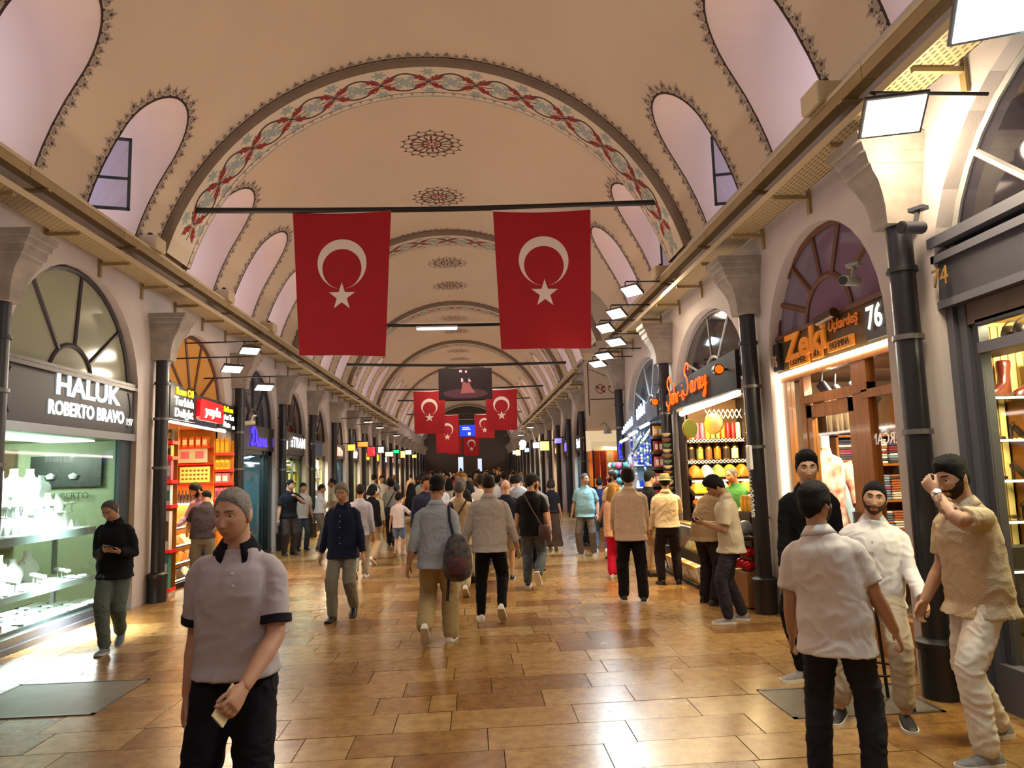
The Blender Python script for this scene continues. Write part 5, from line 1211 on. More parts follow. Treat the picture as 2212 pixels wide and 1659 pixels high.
for i, (x, z) in enumerate(((4.22, 1.92), (4.48, 1.92), (4.2, 1.60), (4.45, 1.60), (4.7, 1.92), (4.7, 1.6), (4.25, 1.28), (4.5, 1.28), (4.3, .9), (4.55, .9))):
    heel(x, YS-.18, z, 'dark high heeled shoe, %s of those on the shoe shop shelves' % nth(i), LEA['black'] if i % 3 else LEA['dark'], .25 if i % 2 else .1, .10 if i % 2 else .075)
for i, (y, m_) in enumerate(((5.12, 'dark'), (5.0, 'black'), (4.82, 'black'), (4.6, 'tan'))):
    e = empty('handbag', (4.05, y+.1, 2.642)); tag(e, '%s leather handbag, %s along the high window of the shoe shop' % ({'dark': 'brown-black', 'black': 'black', 'tan': 'tan'}[m_], nth(i)), 'handbag', 'handbags in the high window')
    b = MB(); b.loft([[(.1*w*math.cos(t), .045*math.sin(t)*q, z) for t in [2*PI*k/12 for k in range(12)]] for z, w, q in ((0, .9, 1), (.05, 1.05, 1.1), (.1, .9, .7), (.115, .8, .3))]); b.build('bag_body', LEA[m_], e, smooth=50)
    b = MB(); b.tube([(.07*math.cos(t), 0, .1+.05*math.sin(t)) for t in np.linspace(0, PI, 8)], .007, 5); b.build('handle', LEA[m_], e)
one('high_ledge', GF2, 3.85, 4.3, 4.3, 5.9, 2.60, 2.64, 'grey ledge under the handbags of the shoe shop', 'shelf')
e = empty('office_chair', (4.25, 5.45, 0)); tag(e, 'black chair just inside the shoe shop window', 'chair')
slab('seat', e, LEA['black'], -.22, .22, -.22, .22, .45, .52, .03); slab('backrest', e, LEA['black'], -.22, .22, .2, .26, .62, 1.1, .02); b = MB(); b.tube([(0, 0, .04), (0, 0, .45)], .03, 8); b.lathe([(.24, 0), (.24, .03), (.03, .06)], 10); b.build('base', STEEL, e); slab('back_post', e, STEEL, -.03, .03, .18, .24, .5, .65)

# --- right: spice shop
e = empty('shop_sign', (3.46, 11.2, 2.78)); tag(e, 'black signboard with glowing orange script over the spice shop', 'sign')
b = MB(); b.prism([(-1.78, 0), (1.82, -.02), (1.82, .28), (.3, .46), (-1.78, .52)], 0, .06, lambda u, v, d: (d, u, v)); b.build('board', mat('sign_black', '0c0a0c', .7), e)
fo = lambda u, v: (-.02, 1.64-u*.92, v*.9+.07+.02*u)
script(e, (('S', .30, 0), ('e', .16, 0), ('h', .2, 0), ('r', .17, 0), ('-', .15, 0), ('i', .13, 0), ('S', .36, .07), ('a', .25, .07), ('r', .16, .07), ('a', .25, .07), ('y', .2, .07)), fo, LETO, .012, 1.06)
b = MB(); stroke(b, [(.06, -.02), (.1, -.06), (.04, -.09)], .016, fo); b.build('letter', LETO, e)
for y, z in ((9.75, 3.08), (13.35, 2.98)):
    e = empty('oval_lantern', (3.34, y, z)); tag(e, 'small glowing orange oval number lantern, %s end of the spice shop sign' % ('near' if y < 11 else 'far'), 'lamp')
    b = MB(); b.tube([(0, -.03, 0), (0, .06, 0)], .075, 16); b.build('body', BLACK, e); b = MB(); b.tube([(0, -.036, 0), (0, -.031, 0)], .06, 16); b.build('face', LETO, e); b = MB(); b.tube([(0, 0, 0), (XR-3.34, 0, 0)], .015, 6); b.build('bracket', BLACK, e)
e = empty('tube_lamp', (3.62, 11.2, 2.72)); tag(e, 'long glaring fluorescent tube under the spice shop sign', 'lamp')
b = MB(); b.tube([(0, -1.36, .04), (0, 1.42, -.02)], .045, 10); b.build('tube', TUBE, e); slab('fitting', e, WHITE, .03, .1, -1.4, 1.45, .03, .08)
area_light('tube_light', (3.66, 11.2, 2.62), (.35, 0, -1), .15, 80, (1., .78, .40), 2.7)
area_light('tube_light', (3.50, 11.2, 2.62), (-.8, 0, -1), .1, 60, (1., .80, .42), 2.7)
YG = 12.92
xb = interior(1, 9.5, YG, 1.5, 2.95, mat('spice_wall', '6a4a24', .6), mat('spice_back', '7a5222', .6))
area_light('shop_light', (4.25, 11.9, 2.9), (0, .35, -1), .9, 120, (1., .76, .36), .8)
e = empty('spice_shelving', (4.2, YG, 0)); tag(e, 'dark shelving with white lattice edges behind the spice counter', 'shelving')
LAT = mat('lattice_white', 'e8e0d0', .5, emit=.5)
for z, d in ((2.24, .36), (1.88, .40)):
    slab('shelf_board', e, DWOOD, -.55, .47, -d, 0, z-.03, z); slab('shelf_edge', e, DWOOD, -.55, .47, -d-.02, -d, z-.06, z+.015)
    b = MB(); n = 16
    for i in range(n):
        x0 = -.55+1.02*i/n; x1 = -.55+1.02*(i+1)/n
        for a_, c in ((0, 1), (1, 0)): b.tube([(x0, -d-.025, z-.05+.055*a_), (x1, -d-.025, z-.05+.055*c)], .006, 4)
    tag(b.build('lattice', LAT, e), kind='stuff')
b = MB()
for i in range(8):
    for a_, c in ((0, 1), (1, 0)): b.tube([(-.16+.08*i, -.3, 2.6+.16*a_), (-.08+.08*i, -.3, 2.6+.16*c)], .008, 4)
tag(b.build('lattice', LAT, e), kind='stuff')
TIERS = ((1.62, .40), (1.36, .52), (1.12, .64), (.92, .74))
for t, (z, d) in enumerate(TIERS):
    b = MB(); b.add([(-.55, -d-.2, z-.06), (.47, -d-.2, z-.06), (.47, -d+.12, z+.05), (-.55, -d+.12, z+.05), (-.55, -d-.2, z-.1), (.47, -d-.2, z-.1), (.47, -d+.12, z+.01), (-.55, -d+.12, z+.01)], [(0, 1, 2, 3), (7, 6, 5, 4), (0, 4, 5, 1), (2, 6, 7, 3), (0, 3, 7, 4), (1, 5, 6, 2)]); b.build('tier_board', DWOOD, e)
    slab('light_strip', e, LED, -.55, .47, -d-.22, -d-.205, z-.1, z-.075)
slab('upright', e, DWOOD, -.57, -.54, -.4, 0, .85, 2.75)
mt = MB(); mt.lathe([(.042, 0), (.042, .24), (.038, .25), (.038, .29), (0, .30)], 12); tins = [mt.mesh('tea_tin', m_, smooth=40) for m_ in (RED, ORNG, GRN, YEL, PINK, CRM)]
for i in range(11):
    k = (i*5+i//3) % 6; o = link('tea_tin', tins[k], None, (3.72+.092*i, YG-.2, 2.24)); tag(o, '%s tea tin, %s from the left on the top spice shelf' % (('red', 'orange', 'green', 'yellow', 'pink', 'cream')[k], nth(i)), 'tin', 'tea tins on the top spice shelf')
jc = [(DKB, 'dark brown'), (GRN, 'green'), (BRN, 'speckled brown'), (ORNG, 'orange'), (DKB, 'blackish'), (CRM, 'pale lit')]
GOLDM = mat('brass_gold', 'd0a040', .25, .9)
for i in range(6):
    e = empty('spice_jar', (3.76+.155*i, YG-.26, 1.882)); tag(e, 'tall gold-capped glass jar of %s spice, %s from the left on the lattice shelf' % (jc[i][1], nth(i)), 'jar', 'gold-capped jars on the lattice shelf')
    b = MB(); b.lathe([(.060, .03), (.060, .20)], 16); b.build('contents', jc[i][0], e, smooth=40)
    b = MB(); b.lathe([(.066, 0), (.066, .03), (.061, .032)], 16); b.build('base_ring', GOLDM, e, smooth=40)
    b = MB(); b.lathe([(.062, .2), (.058, .225), (.036, .255), (.02, .27), (.014, .29), (.018, .30), (0, .315)], 16); b.build('domed_lid', GOLDM, e, smooth=40)
spc = [[(ORNG, 'orange'), (CRM, 'cream'), (GRN, 'grey green'), (YEL, 'yellow'), (ORNG, 'deep orange')], [(YEL, 'yellow'), (YEL, 'golden'), (CRM, 'cream'), (ORNG, 'orange'), (YEL, 'pale yellow')], [(ORNG, 'orange'), (YEL, 'yellow'), (RED, 'red'), (ORNG, 'deep orange'), (CRM, 'cream')], [(BRN, 'brown'), (YEL, 'yellow'), (CRM, 'cream'), (BRN, 'dark brown'), (ORNG, 'orange')]]
for t, (z, d) in enumerate(TIERS):
    for i in range(5):
        me = moundm('spice_heap', spc[t][i][0], .20, .30, .13, t*5+i); o = link('spice_heap', me, None, (3.76+.204*i, YG-d-.045, z+.045)); o.rotation_euler.x = .30
        tag(o, 'heap of %s spice, %s from the left on the %s spice tier' % (spc[t][i][1], nth(i), ('top', 'second', 'third', 'lowest')[t]), 'spice', 'spice heaps on the lit tiers')
# stack of small purple boxes at the right of the spice shelves
e = empty('goods_rack', (4.88, YG-.2, 0)); tag(e, 'dark rack of purple and pink boxes at the right of the spice shelves', 'rack')
for z in (1.15, 1.5, 1.8, 2.1, 2.42, 2.72): slab('shelf_board', e, DWOOD, -.18, .18, -.2, .18, z-.025, z); slab('light_strip', e, LED, -.17, .17, -.19, -.17, z+.235, z+.245)
for q in (-.19, .18): slab('upright', e, DWOOD, q, q+.012, -.2, .18, 0, 2.95)
pb1 = [boxm('tea_box', m_, .1, .055, .18, 0, WHT, 1) for m_ in (PURP, PINK, PURP, RED, DKB)]
for j, z in enumerate((1.15, 1.5, 1.8, 2.1, 2.42)): row('tea_box', pb1[j], 4.72, 5.04, 5, YG-.3, z, 'small %s boxed tea, %%s on the %s shelf of the purple rack' % (('purple', 'pink', 'violet', 'red', 'brown')[j], nth(4-j)), 'box', 'boxes on the purple rack', PI/2)
mh = MB(); mh.lathe([(.07, 0), (.075, .02), (.075, .15), (.06, .18), (.062, .2), (0, .205)], 12); honey = mh.mesh('honey_jar', mat('honey', 'd89a18', .15, coat=.5, emit=.15), smooth=40)
goods('honey_jar', honey, [(3.66, 9.62+.15*(i % 3), 1.17+.21*(i//3)) for i in range(3)], 'golden honey jar, %s beside the shopkeeper in green', 'jar', 'honey jars by the near pipe')
one('honey_stand', DWOOD, 3.56, 3.76, 9.54, 10.0, .0, 1.165, 'dark wooden stand under the honey jars', 'stand')
# far rack at the far pipe, tower of bowls, hanging plaques
rack(1, 3.40, 13.28, 13.52, (2.34, 2.06, 1.78, 1.48, 1.18), 'lit narrow rack of yellow and red boxes between the spice shop and the bead shop', DWOOD, .26, DWOOD)
for j, (z, m_) in enumerate(((2.34, GOLD), (2.06, RED), (1.78, PINK), (1.48, PINK), (1.18, RED))):
    me = boxm('tea_box', m_, .1, .065, .2, 0, WHT, 1)
    row('tea_box', me, 3.28, 3.52, 3, 13.35, z, '%s tea box, %%s on the %s shelf of the narrow lit rack' % (('gold', 'red', 'pink', 'rose', 'crimson')[j], nth(j)), 'box', 'boxes on the narrow lit rack', PI/2)
bowlm = MB(); bowlm.lathe([(.03, 0), (.075, .035), (.085, .06), (.08, .06), (.02, .02)], 12, caps=False); bw = [bowlm.mesh('painted_bowl', m_, smooth=40) for m_ in (CRM, col('painted_teal', '7a9a8a', var=.6), col('painted_rust', 'b07850', var=.6))]
e = MB(); e.tube([(3.42, 12.95, .86), (3.42, 12.95, 2.42)], .008, 6); tag(e.build('bowl_cord', BLACK), 'thin stand rod holding the tower of painted bowls', 'rod')
goods('painted_bowl', bw[0], [(3.42, 12.95, .9+.095*i) for i in range(0, 16)], 'painted bowl, %s from the bottom of the bowl tower beside the spice shelves', 'bowl', 'bowls in the tower')
for i, o in enumerate([o for o in COL.objects if o.name.startswith('painted_bowl')]): override(o, (CRM, bw[1].materials[0], bw[2].materials[0])[i % 3])
for y, lab, rx in ((11.05, 'large golden oval plaque hanging under the tube of the spice shop', .27), (12.3, 'olive oval plaque hanging edge-on at the far side of the spice shop', .2)):
    e = empty('oval_plaque', (3.66, y, 2.42)); tag(e, lab, 'plaque'); e.rotation_euler.z = .2 if rx > .25 else -.9
    b = MB(); b.prism([(rx*math.cos(2*PI*i/28), .15*math.sin(2*PI*i/28)) for i in range(28)], -.012, .012, lambda u, v, d: (d, u, v)); b.build('plate', mat('plaque_gold' if rx > .25 else 'plaque_olive', '8a6410' if rx > .25 else '464c1a', .35, .3, var=.3, vscale=20), e)
    b = MB(); b.prism([((rx+.012)*math.cos(2*PI*i/28), .162*math.sin(2*PI*i/28)) for i in range(28)], -.006, .006, lambda u, v, d: (d, u, v)); b.build('rim', GOLDM, e)
    b = MB(); b.tube([(0, 0, .15), (0, 0, .34)], .004, 4); b.build('cord', BLACK, e)
    if rx > .25:
        b = MB()
        for k in range(4): b.box(-.014, -.0125, -.17+.02*k, .17-.02*k, .06-.04*k, .068-.04*k)
        b.build('engraved_lines', mat('engraving', '5a3c0c', .5), e)
# spice counter along the aisle
e = empty('spice_counter', (3.72, 11.5, 0)); tag(e, 'long spice counter with glass bins along the aisle', 'counter')
slab('body', e, DWOOD, -.25, .18, -1.3, 1.3, .05, .42); slab('top', e, mat('counter_top', 'b09058', .4), -.28, .20, -1.32, 1.32, .82, .86); slab('glass_front', e, GLASS, -.27, -.262, -1.3, 1.3, .44, .82); slab('back', e, DWOOD, .15, .18, -1.3, 1.3, .42, .82); slab('kick_board', e, BLACK, -.28, .17, -1.32, 1.32, 0, .05)
slab('light_strip', e, LED, -.24, -.22, -1.28, 1.28, .80, .815)
for i in range(8):
    me = moundm('nut_heap', (MARBL, YEL, CRM, BRN)[i % 4], .34, .3, .16, 40+i); o = link('nut_heap', me, None, (3.67, 10.36+.325*i, .455)); tag(o, '%s heap, %s along the glass bins of the spice counter' % (('mixed sweets', 'yellow sweets', 'pale nuts', 'brown nuts')[i % 4], nth(i)), 'sweets', 'heaps in the spice counter bins')
bk = [boxm('packet', m_, .1, .14, .26, 0, WHT, 1) for m_ in (CRM, YEL, GOLD)]
for i in range(12): o = link('packet', bk[i % 3], None, (3.34, 11.0+.15*i, .06)); o.rotation_euler.y = -.25; tag(o, 'leaning cream packet, %s along the foot of the spice counter' % nth(i), 'packet', 'packets at the foot of the counter')
one('step_board', DWOOD, 3.22, 3.46, 10.9, 12.9, 0, .055, 'low dark display step under the cream packets', 'step')
for lab, z0, z1, m_ in (('lowest', .06, .34, BRN), ('middle', .37, .58, DKB)): one('carton', m_, 3.46, 3.74, 10.02, 10.2, z0, z1, '%s carton of the stack behind the two phone users' % lab, 'carton')
SHINY = mat('shiny_red_wrap', 'c01020', .15, .6)
for i in range(6):
    b = MB(); b.ball((0, 0, 0), .075, .075, .07, 10, 6); o = b.build('wrapped_sweet_pack', SHINY, smooth=70); o.location = (3.44, 9.32+.15*(i % 3), .52+.17*(i//3)); tag(o, 'shiny red wrapped pack, %s beside the near pipe' % nth(i), 'packet', 'red packs by the near pipe')
one('carton', mat('carton_tan', '9a6a3a', .7), 3.36, 3.56, 9.24, 9.75, .02, .44, 'tan carton under the shiny red packs', 'carton')
b = MB(); b.ball((0, 0, 0), .10, n=14, k=8); o = b.build('grey_ball', mat('grey_ball', '8a8e98', .3), smooth=80); o.location = (3.44, 9.42, .98); tag(o, 'grey round canister above the shiny red packs', 'canister')
one('shelf_board', DWOOD, 3.34, 3.56, 9.22, 9.78, .84, .87, 'dark shelf above the shiny red packs', 'shelf')
# wall telephone with coiled cord on the pipe
e = empty('wall_telephone', (3.36, 8.82, 1.72)); tag(e, 'white wall telephone with a coiled cord on the black pipe', 'telephone')
slab('handset', e, mat('phone_white', 'd8d6d0', .4), -.05, .0, -.05, .05, .0, .30, .012)
b = MB(); P = []
for i in range(150):
    t = i/149; y = -.02-.02*t; z = -.55*t if t < .8 else -.44-.18*math.sin((t-.8)/.2*PI)*.0-.0
    z = -.62*math.sin(PI*min(t*1.0, 1)*.5) if t < .72 else -.62*math.sin(PI*.36)+(t-.72)*1.2
    P.append((-.05+.018*math.cos(i*.9), -.02+.018*math.sin(i*.9)-(.05 if t > .72 else .05*t/.72), z))
b.tube(P, .005, 4); b.build('coiled_cord', mat('phone_cord', 'c8c6c0', .5), e)

# --- right: evil eye bead shop
e = empty('shop_sign', (3.44, 15.3, 2.55)); tag(e, 'tilted dark fascia with pale blue lettering over the evil eye bead shop', 'sign')
b = MB(); b.prism([(-1.7, .2), (1.75, -.0), (1.75, .12), (-1.7, .62)], 0, .05, lambda u, v, d: (d, u, v)); b.build('board', mat('slate_blue', '39424e', .4), e)
r_ = random.Random(2); b = MB()
for i in range(12):
    y = 1.55-.2*i
    if i in (6, 7): continue
    z0 = .0+.03*i*.9+.02; h = .13+.012*i
    for q in range(3): b.box(-.02, -.005, y-.06*q*.9, y-.06*q*.9+.03, z0, z0+h*r_.choice((.6, 1, 1)))
    b.box(-.02, -.005, y-.13, y+.02, z0+h*.5, z0+h*.62)
b.build('lettering', mat('letter_ice', 'b8c4ff', .5, emit=2.), e)
YE3 = 17.0
xb = interior(1, 13.62, YE3, 1.2, 2.75, mat('bead_wall', '7a8fa0', .5), mat('bead_back', '8298aa', .5))
area_light('shop_light', (4.0, 15.3, 2.7), (.1, 0, -1), .4, 130, (.78, .90, 1.), 2.8)
area_light('shop_light', (3.5, 15.3, 2.5), (-.6, 0, -1), .1, 26, (.8, .92, 1.), 2.6)
for y, z, lab in ((16.6, 2.42, 'far'), (15.6, 2.52, 'middle'), (14.5, 2.62, 'near')):
    e = empty('tube_lamp', (3.40, y, z)); tag(e, 'white tube lamp, the %s one before the evil eye bead shop' % lab, 'lamp')
    b = MB(); b.tube([(0, -.36, .02), (0, .36, -.02)], .03, 8); b.build('tube', TUBEC, e); b = MB(); b.tube([(0, 0, .02), (.1, 0, .25)], .01, 5); b.build('hanger', BLACK, e)
bd = [MB(), MB(), MB()]
for c in bd: c.ball((0, 0, 0), .03, n=8, k=5)
bme = [c.mesh('bead', m_, smooth=80) for c, m_ in zip(bd, (BLU, WHT, TEAL))]
for i in range(28):
    y = 16.8-.14*(i % 5); L = .55+.5*math.sin(i*1.9)**2
    e = empty('bead_string', (3.62+.042*i, y, 2.6)); tag(e, 'hanging string of blue and white glass beads, %s from the left in the bead shop' % nth(i), 'bead string', 'bead strings in the evil eye shop')
    b = MB(); b.tube([(0, 0, 0), (0, 0, -L)], .004, 4); b.build('cord', WHT, e)
    for j in range(9): link('bead', bme[(i+j) % 3 if j % 2 else (i % 2)], e, (0, 0, -.12-(L-.12)*j/8.5))
for i in range(14):
    b = MB(); b.lathe([(.05, 0), (.055, .04), (.05, .09), (.0, .1)], 10); o = b.build('blue_lamp_glass', BLU if i % 3 else WHT, smooth=50); o.location = (3.72+.082*i, YE3-.12, 1.86); tag(o, '%s glass ornament, %s along the back ledge of the bead shop' % ('blue' if i % 3 else 'white', nth(i)), 'ornament', 'glass ornaments on the bead shop ledge')
one('back_ledge', LINEN, 3.66, 4.9, YE3-.22, YE3, 1.83, 1.86, 'white back ledge across the bead shop', 'shelf')
for i in range(12):
    b = MB(); b.lathe([(.045, 0), (.05, .05), (.03, .12), (.035, .14), (0, .15)], 10); o = b.build('blue_lamp_glass', (WHT, BLU, TEAL)[i % 3], smooth=50); o.location = (3.72+.095*i, YE3-.2, 1.36); tag(o, 'glass ornament, %s along the lower ledge of the bead shop' % nth(i), 'ornament', 'glass ornaments on the lower ledge')
one('back_ledge', LINEN, 3.66, 4.9, YE3-.34, YE3, 1.33, 1.36, 'white lower ledge across the bead shop', 'shelf')
def plate(y, z, r, lab, cols, tilt, x=3.36):
    e = empty('hanging_plate', (x, y, z)); e.rotation_euler = (0, tilt, .0); tag(e, lab, 'plate')
    for k, (rr, m_) in enumerate(cols):
        b = MB(); b.prism([(r*rr*math.cos(2*PI*i/24), r*rr*math.sin(2*PI*i/24)) for i in range(24)], -.012-.004*k, .012-.02*(k > 0), lambda u, v, d: (d, u, v)); b.build('disc' if k == 0 else 'ring', m_, e)
    b = MB(); b.tube([(0, 0, r), (.04, 0, max(r+.2, 2.62-z))], .005, 4); b.build('cord', BLACK, e); return e
plate(15.1, 2.28, .2, 'dark leaf-patterned oval plate hanging at the front of the bead shop', ((1, BLACK), (.8, mat('plate_grey', '3a4448', .4)), (.5, BLACK)), .5)
plate(14.1, 2.42, .17, 'grey-green plate hanging nearest at the bead shop', ((1, mat('plate_green', '6a8078', .4)), (.7, BLACK)), .6)
plate(15.9, 1.92, .17, 'ornate round plate with a pale blue eye at its centre', ((1, mat('plate_ornate', '8a94a0', .5, var=.6, vscale=30)), (.62, WHT), (.42, mat('eye_blue', '5a9ad8', .3)), (.2, BLU)), .05)
b = MB(); b.prism([(.2*math.cos(t), .2*math.sin(t)) for t in np.linspace(.9, 5.4, 22)]+[(.05+.14*math.cos(t), .14*math.sin(t)) for t in np.linspace(5.2, 1.1, 20)], -.02, .02, lambda u, v, d: (3.4+d, 17.0-u, 2.2+v)); tag(b.build('crescent_ornament', mat('cobalt_glow', '1420d8', .3, emit=.6)), 'cobalt blue crescent ornament at the far side of the bead shop', 'ornament')
for k, (y0, hx) in enumerate(((16.9, (BLU, WHT)), (16.4, (PINK, TEAL)))):
    e = empty('ornament_stand', (3.30, y0, 0)); tag(e, 'tall stand of %s round ornaments before the bead shop' % ('blue and white' if k == 0 else 'pink and teal'), 'stand')
    b = MB(); b.tube([(0, 0, 0), (0, 0, 1.95)], .02, 6); b.lathe([(.2, 0), (.2, .02), (.02, .04)], 12); b.build('pole', BLACK, e)
    r_ = random.Random(k)
    for lv in range(9):
        for a in range(6):
            t = 2*PI*a/6+lv*.5; q = .17
            b = MB() if (lv, a) == (0, 0) else None
            if b: b.ball((0, 0, 0), .075, n=8, k=5); bmesh_ = [b.mesh('ornament_ball', hx[0], smooth=80), b.mesh('ornament_ball', hx[1], smooth=80)]
            link('ornament_ball', bmesh_[(lv+a) % 2], e, (q*math.cos(t), q*math.sin(t), .5+.17*lv))
# --- textile stall at the mouth of the side street
e = empty('textile_stall', (4.3, 22.75, 0)); tag(e, 'lit cream-awninged textile stall at the mouth of the side street', 'stall')
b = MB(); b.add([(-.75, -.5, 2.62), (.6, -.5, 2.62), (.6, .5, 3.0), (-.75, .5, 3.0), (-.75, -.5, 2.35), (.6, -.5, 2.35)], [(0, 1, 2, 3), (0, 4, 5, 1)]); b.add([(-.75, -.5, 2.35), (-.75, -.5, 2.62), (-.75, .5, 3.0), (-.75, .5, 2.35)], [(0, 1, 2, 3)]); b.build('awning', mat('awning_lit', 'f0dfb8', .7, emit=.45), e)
for q in (-.72, .57): slab('post', e, BLACK, q, q+.04, -.5, -.46, 0, 2.4)
slab('counter', e, DWOOD, -.7, .55, -.4, .3, 0, .8); slab('back_cloth', e, mat('cloth_tan', 'c08038', .8, var=.3, vscale=4), -.7, .55, .42, .45, .8, 2.4)
for i, (m_, z) in enumerate(((ORNG, 1.5), (RED, 1.1), (CRM, 1.6), (ORNG, 1.0), (GOLD, 1.3), (CRM, 1.2))):
    o = one('hanging_textile', mat('textile_%d' % i, ('c8501c', 'a02c1c', 'e0c890', 'e06a18', 'c89a48', 'e8d8b0')[i], .85, var=.4, vscale=12), 3.62+.2*i, 3.80+.2*i, 22.28, 22.31, z, 2.33, '%s textile hanging from the stall awning, %s from the left' % (('rust', 'dark red', 'cream', 'orange', 'gold', 'ivory')[i], nth(i)), 'textile', 'textiles on the stall')
area_light('stall_light', (4.2, 22.5, 2.3), (-.1, -.6, -1), .4, 60, (1., .72, .36), .8)
e = empty('bracket_lamp', (4.05, 22.1, 2.85)); tag(e, 'grey bell lamp above the textile stall', 'lamp'); b = MB(); b.lathe([(.12, 0), (.11, .12), (.05, .2), (.02, .22)], 12); b.build('shade', mat('lamp_grey', '9aa0a8', .4), e, smooth=40); b = MB(); b.tube([(0, 0, .2), (0, .3, .35), (0, 1.2, .35)], .012, 6); b.build('arm', BLACK, e)
cctv(3.42, 6.32, 3.42, 'grey security camera at the right of the pashmina fanlight', mat('camera_grey', '8a8680', .5), 2.2)
e = cctv(3.36, 5.25, 3.55, 'dark security camera beside the number of the shoe shop', mat('camera_dark', '3a3a40', .4), 2.0)
# ------------------------------------------------------------------ people
def V(*a): return Vector(a)
def smst(a, b, x):
    t = min(1, max(0, (x-a)/(b-a))); return t*t*(3-2*t)
def rot_to(d, up):
    d = d.normalized(); x = d.cross(up); x = x.normalized() if x.length > 1e-5 else d.orthogonal().normalized()
    return d, x, x.cross(d).normalized()
def head_points(D):
    """skull and face: unit directions (n,3) -> points (face looks along +y); for a 1.78 m adult"""
    d0, d1, d2 = D[:, 0], D[:, 1], D[:, 2]
    x = .0765*d0; y = .098*d1; z = .1185*d2
    low = np.clip(-d2, 0, 1); fr = np.clip(d1, 0, 1)
    x = x*(1-.30*low**1.5)*(1+.03*np.clip(d2, 0, 1)*(1-np.clip(d2, 0, 1))*4)
    y = np.where(d1 < 0, y*(1-.42*low), y) + .014*low*fr - .004*np.clip(d2, 0, 1)*fr
    g = lambda q, c, s: np.exp(-((q-c)/s)**2)
    ax = np.abs(x); f = np.clip(d1*2.2-.3, 0, 1)
    t = np.clip((.026-z)/.064, 0, 1); win = 1/(1+np.exp((-.043-z)/.0022))
    y = y + f*(g(x, 0, .0082+.0035*t)*(.003+.0195*t**1.2)*win*(z < .05)*np.clip((.045-z)/.02, 0, 1)
        + .0062*g(ax, .0115, .0055)*g(z, -.034, .008) - .0095*g(ax, .031, .0155)*g(z, .010, .011) + .006*g(ax, .027, .022)*g(z, .033, .009)
        + .006*g(ax, .045, .018)*g(z, -.016, .02) + .0065*g(x, 0, .021)*(g(z, -.0615, .0055)+g(z, -.0745, .006)) - .005*g(x, 0, .024)*g(z, -.068, .0024)
        + .009*g(x, 0, .02)*g(z, -.104, .014) - .004*g(x, 0, .02)*g(z, -.087, .006))
    x = x + np.sign(x)*.005*g(z, -.06, .03)*np.clip(1-np.abs(d1)*1.3, 0, 1)
    return np.stack([x, y, z], 1)
def head_grid(n, k):
    """directions over the sphere, denser towards the face; poles closed"""
    ph = [2*PI*j/n - .55*math.sin(2*PI*j/n)*.6 for j in range(n)]
    D = []
    for i in range(k+1):
        a = PI*(i+.02)/(k+.04); z = math.cos(a)
        for p in ph: D.append((math.sin(a)*math.sin(p), math.sin(a)*math.cos(p), z))
    F = [(i*n+j, i*n+(j+1) % n, (i+1)*n+(j+1) % n, (i+1)*n+j) for i in range(k) for j in range(n)]
    return np.array(D), F
HG = {q: head_grid(*q) for q in ((60, 64), (28, 30), (14, 14))}
SKINS = {}
def skin_mat(hx): return mat('skin_'+hx, hx, .55, bump=.06, bscale=250, var=.10, vscale=14)
CLOTHS = {}
def cloth(hx, wv=350, b=.18, var=.07): return mat('cloth_'+hx, hx, .9, bump=b, bscale=wv, var=var, vscale=5, spec=.2)
HAIRM = {k: mat('hair_'+k, h, .75, bump=.8, bscale=140, spec=.25, var=.35, vscale=60) for k, h in (('black', '0c0908'), ('brown', '24150e'), ('grey', '8c8782'), ('salt', '5c5753'), ('blond', '9a7036'), ('stubble', '3a2a22'), ('darkbrown', '150d0a'))}
EYEW = mat('eye_white', 'd8d0c8', .2); EYEI = mat('eye_iris', '1c120c', .1); LIPM = mat('lips', '8a4a42', .5)

REMQ = []                                        # voxel-remesh queue: (mesh builder, voxel, smooth, result list)
def remesh_later(mb, vox, it=3):
    r = []; REMQ.append((mb, vox, it, r)); return r
def run_remesh():
    tmp = []
    for mb, vox, it, r in REMQ:
        me = bpy.data.meshes.new('tmp'); me.from_pydata(mb.v, [], mb.f)
        bm = bmesh.new(); bm.from_mesh(me); bmesh.ops.recalc_face_normals(bm, faces=bm.faces); bm.to_mesh(me); bm.free()
        o = bpy.data.objects.new('tmp', me); COL.objects.link(o)
        a = o.modifiers.new('r', 'REMESH'); a.mode = 'VOXEL'; a.voxel_size = vox; a.use_smooth_shade = True
        if it: b = o.modifiers.new('s', 'SMOOTH'); b.factor = .5; b.iterations = it
        tmp.append((o, r))
    dg = bpy.context.evaluated_depsgraph_get(); dg.update()
    for o, r in tmp:
        e = o.evaluated_get(dg); me = e.to_mesh()
        n = len(me.vertices); co = np.empty(n*3, 'f'); me.vertices.foreach_get('co', co)
        no = np.empty(n*3, 'f'); me.vertices.foreach_get('normal', no)
        fs = [tuple(p.vertices) for p in me.polygons]
        r += [co.reshape(-1, 3), no.reshape(-1, 3), fs]; e.to_mesh_clear()
    for o, r in tmp:
        m = o.data; bpy.data.objects.remove(o); bpy.data.meshes.remove(m)
    REMQ.clear()
def to_mesh(name, parts, mats, smooth=True):
    """parts: list of (verts, faces, material index)"""
    vs = []; fs = []; mi = []
    for v, f, m in parts:
        n = len(vs); vs += [tuple(p) for p in v]; fs += [tuple(n+i for i in q) for q in f]; mi += [m]*len(f)
    me = bpy.data.meshes.new(name); me.from_pydata(vs, [], fs)
    for m in mats: me.materials.append(m)
    if any(mi): me.polygons.foreach_set('material_index', mi)
    me.polygons.foreach_set('use_smooth', [smooth]*len(fs)); me.update(); return me

